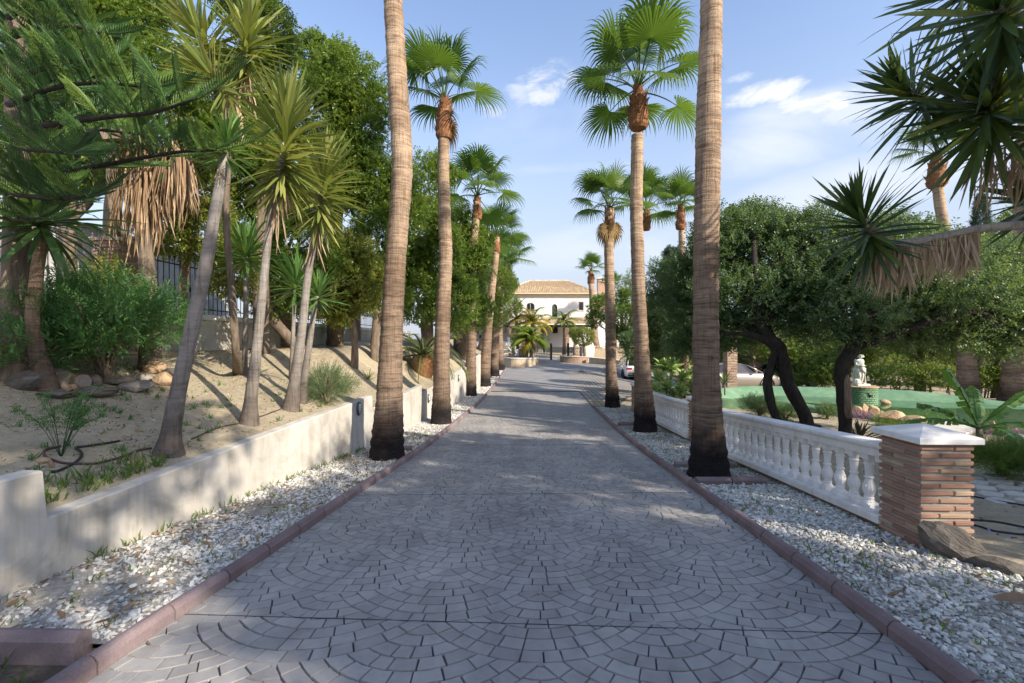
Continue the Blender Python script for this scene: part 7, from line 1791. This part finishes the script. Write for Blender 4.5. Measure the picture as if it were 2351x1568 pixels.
def statue():
    z0 = zb_ + .885; t = thing('statue', 'white stone statue of a draped woman turning her head, on the pond pedestal', 'statue', (px_, py_, z0), D2R(12))
    b_ = MB(); b_.bbox(-.30, .30, -.20, .20, 0, .07, .01); obj('plinth', b_.build('plinth', M['statue']), t)
    # skeleton, facing -y: weight on the right leg, left knee bent, torso leaning, head turned to +x
    J = dict(pelvis=(.02, 0, .66), waist=(.03, .01, .78), chest=(.00, .01, .92), neck=(.035, .0, 1.03), head=(.055, -.01, 1.12), crown=(.06, -.005, 1.19),
             hipL=(-.07, -.01, .63), kneeL=(-.14, -.13, .38), ankL=(-.06, -.02, .12), toeL=(-.08, -.14, .09), hipR=(.10, 0, .63), kneeR=(.12, -.03, .37), ankR=(.12, .02, .11), toeR=(.14, -.11, .09),
             shL=(-.11, .0, .97), elL=(-.21, -.03, .82), wrL=(-.13, -.16, .75), haL=(-.08, -.19, .76), shR=(.13, .01, .96), elR=(.20, .03, .80), wrR=(.10, -.13, .76), haR=(.04, -.17, .77))
    R_ = dict(pelvis=.115, waist=.085, chest=.105, neck=.038, head=.066, crown=.045, hipL=.085, kneeL=.055, ankL=.034, toeL=.026, hipR=.088, kneeR=.057, ankR=.034, toeR=.026, shL=.045, elL=.034, wrL=.024, haL=.026, shR=.045, elR=.034, wrR=.024, haR=.026)
    E = [('pelvis', 'waist'), ('waist', 'chest'), ('chest', 'neck'), ('neck', 'head'), ('head', 'crown'), ('pelvis', 'hipL'), ('hipL', 'kneeL'), ('kneeL', 'ankL'), ('ankL', 'toeL'), ('pelvis', 'hipR'), ('hipR', 'kneeR'), ('kneeR', 'ankR'), ('ankR', 'toeR'), ('chest', 'shL'), ('shL', 'elL'), ('elL', 'wrL'), ('wrL', 'haL'), ('chest', 'shR'), ('shR', 'elR'), ('elR', 'wrR'), ('wrR', 'haR')]
    ks = list(J); me = bpy.data.meshes.new('body'); me.from_pydata([J[k] for k in ks], [(ks.index(a), ks.index(b)) for a, b in E], []); me.materials.append(M['statue'])
    o = obj('body', me, t); m = o.modifiers.new('skin', 'SKIN')
    for i, k in enumerate(ks): sv_ = me.skin_vertices[0].data[i]; sv_.radius = (R_[k], R_[k]); sv_.use_root = (k == 'pelvis')
    m.use_smooth_shade = True; s2 = o.modifiers.new('sub', 'SUBSURF'); s2.levels = 2; s2.render_levels = 2
    # face and hair
    b_ = MB(); hc = Vector((.065, -.01, 1.125)); b_.lathe([(.004, -.085), (.035, -.07), (.052, -.035), (.058, 0), (.055, .035), (.035, .065), (.005, .075)], 14, tuple(hc))
    b_.add([hc + Vector(q) for q in ((.045, -.035, .02), (.058, -.03, -.025), (.078, -.04, -.018), (.05, -.052, -.025))], [(0, 2, 1), (0, 3, 2), (1, 2, 3)]); obj('head', b_.build('head', M['statue'], True), t)
    b_ = MB()
    for i in range(60):
        a = random.uniform(.9, 5.6); e = random.uniform(-.3, 1.5); d = Vector((-math.cos(a - .9) * math.cos(e), math.sin(a) * math.cos(e), math.sin(e))); c = hc + d * .055
        b_.tube([c - d * .01, c + d * .016 + Vector((random.uniform(-.015, .015), random.uniform(-.015, .015), random.uniform(-.02, .012))), c + Vector((random.uniform(-.02, .02), random.uniform(-.02, .02), -.03))], [.014, .017, .008], 5)
    obj('hair', b_.build('hair', M['statue'], True), t)
    # drapery: folded cloth round the hips falling behind the legs, and across the chest
    def drape(rings, nf, name, a0=0, a1=2 * math.pi, amp=.10, n=64, twist=.5):
        vs = []; 
        for i, (z, cx, cy, rx, ry) in enumerate(rings):
            for k in range(n):
                a = a0 + (a1 - a0) * k / (n - 1); f = 1 + amp * math.sin(a * nf + z * 6 * twist) * (.4 + i / len(rings)) + .03 * math.sin(a * 17 + z * 11); vs.append((cx + rx * f * math.cos(a), cy + ry * f * math.sin(a), z + .02 * math.sin(a * 3 + i)))
        fs = [(i * n + k, i * n + k + 1, (i + 1) * n + k + 1, (i + 1) * n + k) for i in range(len(rings) - 1) for k in range(n - 1)]
        o = obj(name, mesh(name, vs, fs, M['statue'], True), t); md = o.modifiers.new('t', 'SOLIDIFY'); md.thickness = .018
    drape([(.80, .03, .0, .12, .10), (.72, .02, 0, .15, .13), (.62, .02, .01, .185, .16), (.5, .03, .03, .20, .16), (.36, .04, .05, .20, .14), (.22, .05, .05, .205, .14), (.08, .05, .06, .22, .15)], 7, 'skirt', -.9, 4.1)
    drape([(1.0, 0, .0, .145, .10), (.94, .0, 0, .15, .125), (.87, .0, 0, .14, .12), (.80, .02, 0, .125, .11), (.74, .02, 0, .14, .125)], 5, 'bodice', 0, 6.28, .06)
    b_ = MB()
    for k in range(5): b_.tube([Vector((-.17 + .02 * k, -.05 - .02 * k, .80 - .03 * k)), Vector((-.05, -.17 - .01 * k, .72 - .035 * k)), Vector((.10, -.16, .66 - .03 * k)), Vector((.20, -.03, .64 - .035 * k))], [.014, .022, .02, .014], 6)
    obj('sash', b_.build('sash', M['statue'], True), t)
    b_ = MB(); b_.tube([(-.02, -.19, .80), (-.09, -.20, .77), (-.17, -.17, .78)], [.03, .05, .03], 8)
    for k in range(18): c = Vector((random.uniform(-.17, .02), -.2 + random.uniform(-.03, .03), .79 + random.uniform(-.02, .04))); b_.tube([c, c + Vector((random.uniform(-.03, .03), -.02, random.uniform(-.02, .03)))], [.016, .006], 5)
    obj('flowers', b_.build('flowers', M['statue'], True), t)
    b_ = MB(); b_.lathe([(.12, .07), (.15, .12), (.13, .22), (.07, .28)], 10, (-.16, -.02, 0)); obj('base_rocks', b_.build('base_rocks', M['statue'], False), t)
    for s_ in (0, 1):
        h0 = Vector(J['haL'] if s_ == 0 else J['haR']); 
        for k in range(5): d = Vector((.5 if s_ == 0 else -.5, -.5 - .1 * k, .25 - .18 * k)).normalized(); b_ = MB(); b_.tube([h0 + Vector((0, 0, .012 - .006 * k)), h0 + d * .02, h0 + d * (.032 + .006 * (k in (1, 2, 3))) + Vector((0, 0, -.006))], [.007, .0065, .004], 5); obj('finger', b_.build('finger', M['statue'], True), t)
statue()

# ---- cars
def car(name, label, loc, yaw, paint, S_, cab, Lc, wb, wr=.34, group='parked cars', lights='tail', mirror=True):
    """S_: stations (y, zlow, zbelt, halfwidth); cab: (y, zroof or zbelt, halfwidth at that height); nose at +y"""
    t = thing(name, label, 'car', loc, yaw, group); vs, fs = [], []
    for (y, zl, zb2, hw) in S_:
        hh = zb2 - zl; ring_ = [(0, zl), (hw * .80, zl), (hw * .97, zl + hh * .14), (hw, zl + hh * .42), (hw * .985, zl + hh * .72), (hw * .93, zb2 - .02), (hw * .82, zb2), (0, zb2 + .015)]
        ring_ = ring_ + [(-a, b) for a, b in ring_[1:-1][::-1]]; vs += [(a, y, b) for a, b in ring_]
    n = 14
    for i in range(len(S_) - 1):
        for k in range(n): fs.append((i * n + k, i * n + (k + 1) % n, (i + 1) * n + (k + 1) % n, (i + 1) * n + k))
    fs += [tuple(range(n))[::-1], tuple((len(S_) - 1) * n + k for k in range(n))]
    o = obj('body', mesh('body', vs, fs, M[paint], True), t)
    def at(y, k): return float(np.interp(y, [s_[0] for s_ in S_], [s_[k] for s_ in S_]))
    vs = []; m = len(cab)
    for (y, z, hw) in cab: zb2 = at(y, 2) - .03; hb = at(y, 3) * .90; vs += [(-hb, y, min(zb2, z)), (-hw, y, z), (hw, y, z), (hb, y, min(zb2, z))]
    fs = []
    for i in range(m - 1):
        for k in range(3): fs.append((i * 4 + k, i * 4 + k + 1, i * 4 + 5 + k, i * 4 + 4 + k))
    obj('windows', mesh('windows', vs, fs, M['carglass'], False), t)
    b_ = MB(); top = [c for c in cab if c[1] > max(q[1] for q in cab) - .12]; vs = []
    for (y, z, hw) in top: vs += [(-hw * 1.02, y, z - .05), (-hw * .96, y, z + .012), (hw * .96, y, z + .012), (hw * 1.02, y, z - .05)]
    b_.add(vs, [(i * 4 + k, i * 4 + k + 1, i * 4 + 5 + k, i * 4 + 4 + k) for i in range(len(top) - 1) for k in range(3)]); obj('roof', b_.build('roof', M[paint], True), t)
    for s_ in (-1, 1):
        b_ = MB()
        for (i, j) in ((0, 1), (m - 2, m - 1)):
            a, b = cab[i], cab[j]; pa = Vector((s_ * (a[2] if a[1] > at(a[0], 2) else at(a[0], 3) * .9), a[0], a[1])); pb_ = Vector((s_ * (b[2] if b[1] > at(b[0], 2) else at(b[0], 3) * .9), b[0], b[1])); b_.tube([pa, pa.lerp(pb_, .5) + Vector((s_ * .01, 0, .01)), pb_], .038, 6)
        ym = (cab[1][0] + cab[-2][0]) / 2; b_.tube([(s_ * at(ym, 3) * .905, ym, at(ym, 2) - .02), (s_ * cab[1][2] * 1.01, ym, max(c[1] for c in cab) - .03)], .03, 6); obj('pillars', b_.build('pillars', M[paint], True), t)
        for y in wb:
            w0 = MB(); w0.lathe([(wr * .62, -.10), (wr * .92, -.11), (wr, -.08), (wr, .08), (wr * .92, .11), (wr * .62, .10)], 22); wh = obj('wheel', w0.build('wheel', M['rubber'], True), t, mtx=Matrix.Translation((s_ * (at(y, 3) - .10), y, wr)) @ Matrix.Rotation(D2R(90), 4, 'Y'))
            r0 = MB(); r0.lathe([(.05, .085), (.06, .10), (.02, .105)], 10); 
            for k in range(5): a = k * 1.2566; r0.add([(.04 * math.cos(a - .6), .04 * math.sin(a - .6), .09 * s_), (.04 * math.cos(a + .6), .04 * math.sin(a + .6), .09 * s_), (wr * .63 * math.cos(a + .13), wr * .63 * math.sin(a + .13), .098 * s_), (wr * .63 * math.cos(a - .13), wr * .63 * math.sin(a - .13), .098 * s_)], [(0, 1, 2, 3)])
            r0.lathe([(wr * .60, -.09), (wr * .64, .101), (wr * .60, .102)], 22); obj('rim', r0.build('rim', M['alloy']), wh)
            a0 = MB(); pts = [Vector((s_ * (at(y, 3) + .004), y + math.cos(a) * wr * 1.17, wr + math.sin(a) * wr * 1.17)) for a in np.linspace(-.25, math.pi + .25, 14)]; a0.tube(pts, .035, 5); obj('wheel_arch', a0.build('wheel_arch', M['black'], True), t)
        if mirror: ymr = cab[-2][0] + .25; b_ = MB(); b_.bbox(s_ * (at(ymr, 3) + .10) - .10, s_ * (at(ymr, 3) + .10) + .10, ymr - .06, ymr + .06, at(ymr, 2) + .0, at(ymr, 2) + .15, .03); obj('mirror', b_.build('mirror', M['black'] if paint == 'carwhite' else M[paint]), t)
    return t, at
suv, at_ = car('parked_suv', 'white SUV seen from behind, parked between the second and the nearest right palms', (8.75, 31.0, float(gz(8.75, 31)) + .0), -.04, 'carwhite',
    [(0, .42, 1.02, .80), (.08, .34, 1.06, .88), (.5, .24, 1.08, .93), (2.3, .22, 1.06, .94), (3.3, .22, 1.03, .93), (4.2, .26, .95, .88), (4.5, .32, .82, .76), (4.58, .4, .7, .62)],
    [(.06, 1.04, .78), (.42, 1.60, .60), (.9, 1.68, .62), (2.2, 1.69, .63), (2.9, 1.58, .60), (3.55, 1.02, .74)], 4.58, (.85, 3.65), .36)
for s_ in (-1, 1):
    b_ = MB(); b_.bbox(s_ * .66 - .20, s_ * .66 + .20, -.03, .10, .80, .93, .02); obj('tail_light', b_.build('tail_light', M['red']), suv)
    b_ = MB(); b_.bbox(s_ * .60 - .16, s_ * .60 + .16, -.05, .06, .44, .56, .02); obj('exhaust_trim', b_.build('exhaust_trim', M['alloy']), suv)
b_ = MB(); b_.bbox(-.74, .74, -.035, .12, .34, .60, .04); obj('bumper', b_.build('bumper', M['black']), suv)
b_ = MB(); b_.bbox(-.26, .26, -.03, .02, .66, .77, .006); obj('number_plate', b_.build('number_plate', M['white']), suv)
b_ = MB(); b_.bbox(-.58, .58, .30, .46, 1.60, 1.66, .02); obj('spoiler', b_.build('spoiler', M['carwhite']), suv)
sil, at_ = car('parked_car', 'champagne silver car behind the pond, its bonnet pointing right', (9.85, 24.2, float(gz(12, 24.2)) + .14), -math.pi / 2 + .06, 'carsilver',
    [(0, .4, .9, .7), (.15, .3, .98, .86), (1.0, .22, 1.0, .90), (2.4, .2, .98, .91), (3.2, .2, .96, .90), (3.9, .22, .86, .86), (4.25, .28, .74, .74), (4.35, .36, .62, .6)],
    [(.35, .98, .70), (.95, 1.38, .56), (1.6, 1.46, .58), (2.2, 1.44, .58), (2.5, 1.36, .57), (3.3, .96, .72)], 4.35, (.8, 3.45), .33)
for s_ in (-1, 1): b_ = MB(); b_.bbox(s_ * .62 - .13, s_ * .62 + .13, 4.12, 4.30, .60, .70, .02); obj('headlight', b_.build('headlight', M['lampglass']), sil)
blu, at_ = car('parked_car', 'dark blue car mostly hidden behind the trunk of the forked carob', (14.2, 27.5, float(gz(15, 27))), -math.pi / 2 - .1, 'bluecar',
    [(0, .4, .9, .7), (.15, .3, .98, .86), (1.0, .22, 1.0, .90), (2.4, .2, .98, .91), (3.2, .2, .96, .90), (3.9, .22, .86, .86), (4.25, .28, .74, .74), (4.35, .36, .62, .6)],
    [(.35, .98, .70), (.95, 1.38, .56), (1.6, 1.46, .58), (2.2, 1.44, .58), (2.5, 1.36, .57), (3.3, .96, .72)], 4.35, (.8, 3.45), .33)
brick_pillar((10.95, 22.6, -1.2), .5, 3.1, 'dark brick pillar in front of the silver car at the parking place', pitch=.13, th=.085, brick='brick_f', cap=False, group='brick pillars of the parking place')
brick_pillar((14.6, 27.0, -1.2), .5, 3.1, 'dark brick pillar behind the bonnet of the silver car', pitch=.13, th=.085, brick='brick_f', cap=False, group='brick pillars of the parking place')

# ---- hoses and pipes
def hose(label, pts, r, mat, fn, lift=.012, name='hose'):
    pp = smooth_path([hit(u, v, fn) for u, v in pts], 8); pp = [Vector((p.x, p.y, float(fn(p.x, p.y)) + lift)) for p in pp]; c = pp[0].copy(); b_ = MB(); b_.tube([p - c for p in pp], r, 7); tag(obj(name, b_.build(name, M[mat], True), loc=c), label, 'hose')
def zz8(zx, zy): return (.3189 * zx / 1.7423, (1400 + .3189 * zy) / 1.7423)
hose('looped brown irrigation hose around the weedy plant running to the front yucca', [zz8(*q) for q in [(760, 1235), (640, 1250), (560, 1290), (560, 1350), (640, 1400), (800, 1445), (1000, 1455), (1200, 1445), (1400, 1405), (1600, 1330), (1760, 1275), (1900, 1250)]], .011, 'hose_b', bank)
hose('black irrigation hose curling round the weedy plant beside the wall corner', [zz8(*q) for q in [(1500, 1155), (1300, 1190), (1100, 1230), (960, 1245), (1010, 1290), (1020, 1350), (960, 1420), (850, 1490), (720, 1540), (640, 1545)]], .012, 'hose', bank)
hose('thin dark irrigation pipe lying between the leaning yuccas', [(440, 1010), (500, 985), (560, 972), (610, 955), (660, 935)], .009, 'hose_b', bank)
def zz6(zx, zy): return ((3400 + .4784 * zx) / 1.7423, (1650 + .4784 * zy) / 1.7423)
for lb, q in (('uppermost black pipe crossing the sand right of the brick pillar', [(1000, 705), (1100, 722), (1250, 750), (1455, 785), (1600, 800)]), ('middle black pipe crossing the sand right of the brick pillar', [(1000, 905), (1100, 910), (1250, 930), (1455, 972), (1600, 1000)]), ('lowest black pipe crossing the sand right of the brick pillar', [(1000, 945), (1090, 968), (1200, 1000), (1330, 1022), (1455, 1030), (1600, 1030)])):
    hose(lb, [zz6(*p) for p in q], .010, 'hose', ground_fn)
hose('long thin irrigation line on the sand behind the balustrade', [(1600, 960), (1720, 985), (1860, 1020), (2000, 1060)], .008, 'hose', ground_fn)
hose('drip line in the sand between the flax and the pond rocks', [(1990, 975), (2080, 985), (2160, 1000), (2230, 1015)], .008, 'hose', ground_fn)
# ---- crazy paving patch at the right edge
cz = thing('crazy_paving', 'patch of pale crazy paving strewn with violet petals at the right edge', 'paving', hit(2290, 1125, ground_fn)); L = Vector(cz.location)
for i in range(5):
    for j in range(7):
        cx, cy = (j - 3) * .34 + (i % 2) * .15 + .5, (i - 2) * .26; n = random.choice((5, 6)); r = .165; b_ = MB(); pts = []
        for k in range(n): a = 2 * math.pi * k / n + random.uniform(-.2, .2); pts.append((cx + math.cos(a) * r * random.uniform(.9, 1.12), cy + math.sin(a) * r * random.uniform(.8, 1.0) * .85))
        b_.add([(x, y, -.05) for x, y in pts] + [(x, y, .035) for x, y in pts] + [(cx + (x - cx) * .93, cy + (y - cy) * .93, .045) for x, y in pts], [tuple(2 * n + k for k in range(n))] + [(k, (k + 1) % n, n + (k + 1) % n, n + k) for k in range(n)] + [(n + k, n + (k + 1) % n, 2 * n + (k + 1) % n, 2 * n + k) for k in range(n)])
        obj('paving_stone', b_.build('paving_stone', M['crazy']), cz)
# ---- litter, pebbles, weeds
def scat_px(n, us, vs_, fn, d1=40):
    out_ = []
    for _ in range(n): q = hit(random.uniform(*us), random.uniform(*vs_), fn, 2.2, d1); out_.append(q)
    return np.array([tuple(q) for q in out_])
def bank_scatter(n, y0, y1, smax=4.2):
    y = rng.uniform(y0, y1, n); s_ = rng.uniform(.05, smax, n); x = xw(y) - .16 - s_; return np.stack([x, y, bank(x, y)], 1)
q = bank_scatter(6500, 2.5, 13); pebbles('soil_litter', q + [0, 0, .004], rng.uniform(.004, .020, len(q)), M['litter'], flat=(1.6, .5, .22))
q = bank_scatter(700, 2.5, 12); pebbles('soil_pebbles', q + [0, 0, .004], rng.uniform(.006, .02, len(q)) , M['pebble'], rnd=rng.uniform(0, .5, len(q)))
x, y = scatter(900, 2.6, 11, gl0, gl1); pebbles('gravel_litter', np.stack([x, y, zr(y) + GT + .012], 1), rng.uniform(.008, .03, 900), M['litter'], flat=(1.5, .5, .15))
x, y = scatter(260, 2, 11, gr0, gr1); pebbles('gravel_litter', np.stack([x, y, zr(y) + GT + .012], 1), rng.uniform(.012, .028, 260), M['litter'], flat=(1.5, .5, .15))
x = rng.uniform(3.8, 11, 1500); y = rng.uniform(3.0, 14, 1500); k = x > xbal(y) + .3; x, y = x[k], y[k]; pebbles('soil_litter', np.stack([x, y, ground_fn(x, y) + .004], 1), rng.uniform(.006, .022, len(x)), M['litter'], flat=(1.5, .6, .25))
x = rng.uniform(4.6, 7.5, 90); y = rng.uniform(3.6, 6.2, 90); pebbles('violet_petals', np.stack([x, y, ground_fn(x, y) + .012 + .04 * ((x > 5.4) & (y > 4.9))], 1), np.full(90, .014), M['violet'], flat=(1.2, .7, .3))
def grass(name, pos, h_, n=5, label=None, mat='grass'):
    m = len(pos); p = np.repeat(pos, n, 0) + rng.normal(0, .018, (m * n, 3)) * [1, 1, 0]; tw = unit(np.stack([rng.normal(0, .35, m * n), rng.normal(0, .35, m * n), np.ones(m * n)], 1))
    L_ = h_ * rng.uniform(.5, 1.2, (m * n, 1)); up = unit(rng.normal(0, 1, (m * n, 3)) * [1, 1, .1]); s_ = unit(np.cross(tw, up)) * .0045
    bend = unit(rng.normal(0, 1, (m * n, 3)) * [1, 1, 0]) * L_ * .35
    v = np.stack([p - s_, p + s_, p + tw * L_ * .6 + s_ * .9 + bend * .3, p + tw * L_ * .6 - s_ * .9 + bend * .3, p + tw * L_ * .95 + bend], 1).reshape(-1, 3); b = (np.arange(m * n) * 5)[:, None]
    f = [list(q) for q in (b + np.array([0, 1, 2, 3])[None])] + [list(q) for q in (b + np.array([3, 2, 4])[None])]; r = rng.uniform(0, 1, m * n)
    return obj(name, mesh(name, v, f, M[mat], rnd=np.concatenate([r, r])), kind='stuff')
x, y = scatter(230, 2.6, 12, gl0, gl1); grass('grass_tufts', np.stack([x, y, zr(y) + GT - .01], 1), .06, 3)
x = xw(rng.uniform(3.4, 9, 60)); y = (x + 3.7) / .085; grass('grass_tufts', np.stack([x + .04, y, zr(y) + GT - .01], 1), .11, 4)
x, y = scatter(260, 1.6, 12, gr0, gr1); grass('grass_tufts', np.stack([x, y, zr(y) + GT - .01], 1), .06, 3)
y = rng.uniform(3.35, 4.6, 90); x = xw(y) - .2 - rng.uniform(0, .5, 90) ** 1.5; grass('grass_tufts', np.stack([x, y, bank(x, y)], 1), .13, 5)
q = bank_scatter(260, 3.3, 10); grass('grass_tufts', q, .06, 3); q = bank_scatter(60, 3.3, 8, 2); grass('grass_tufts', q, .09, 12, mat='shrub')
x = rng.uniform(-3.6, -2.5, 40); y = rng.uniform(1.6, 2.4, 40); grass('grass_tufts', np.stack([x, y, zr(y) - .03], 1), .12, 3)
# dry palm sheath on the right gravel, leaves on the drive
b_ = MB(); vs, fs = blade(.34, .09, .25, 6, vee=.5, twist=.3); tag(obj('fallen_leaf', mesh('fallen_leaf', vs, fs, M['dead_o'], True), loc=(3.12, 2.9, zg(0, 2.9) + GT + .03), rot=(.1, 0, .05)), 'long dry brown leaf lying on the right gravel near the dark rocks', 'leaf')
for i, (u, v, lb) in enumerate([(523, 1330, 'small curled orange leaf on the paving against the left kerb'), (1707, 1243, 'little yellow leaf on the paving near the right kerb'), (2140, 1178, 'tiny pink petal on the gravel beside the brick pillar')]):
    q = hit(u, v, lambda a, b: zr(b)); vs, fs = blade(.07, .04, 1.2, 4, vee=.5); tag(obj('fallen_leaf', mesh('fallen_leaf', vs, fs, M['dead_o'], True), loc=q + Vector((0, 0, .012 if i < 2 else .07)), rot=(.2, 0, i)), lb, 'leaf', 'small fallen leaves')
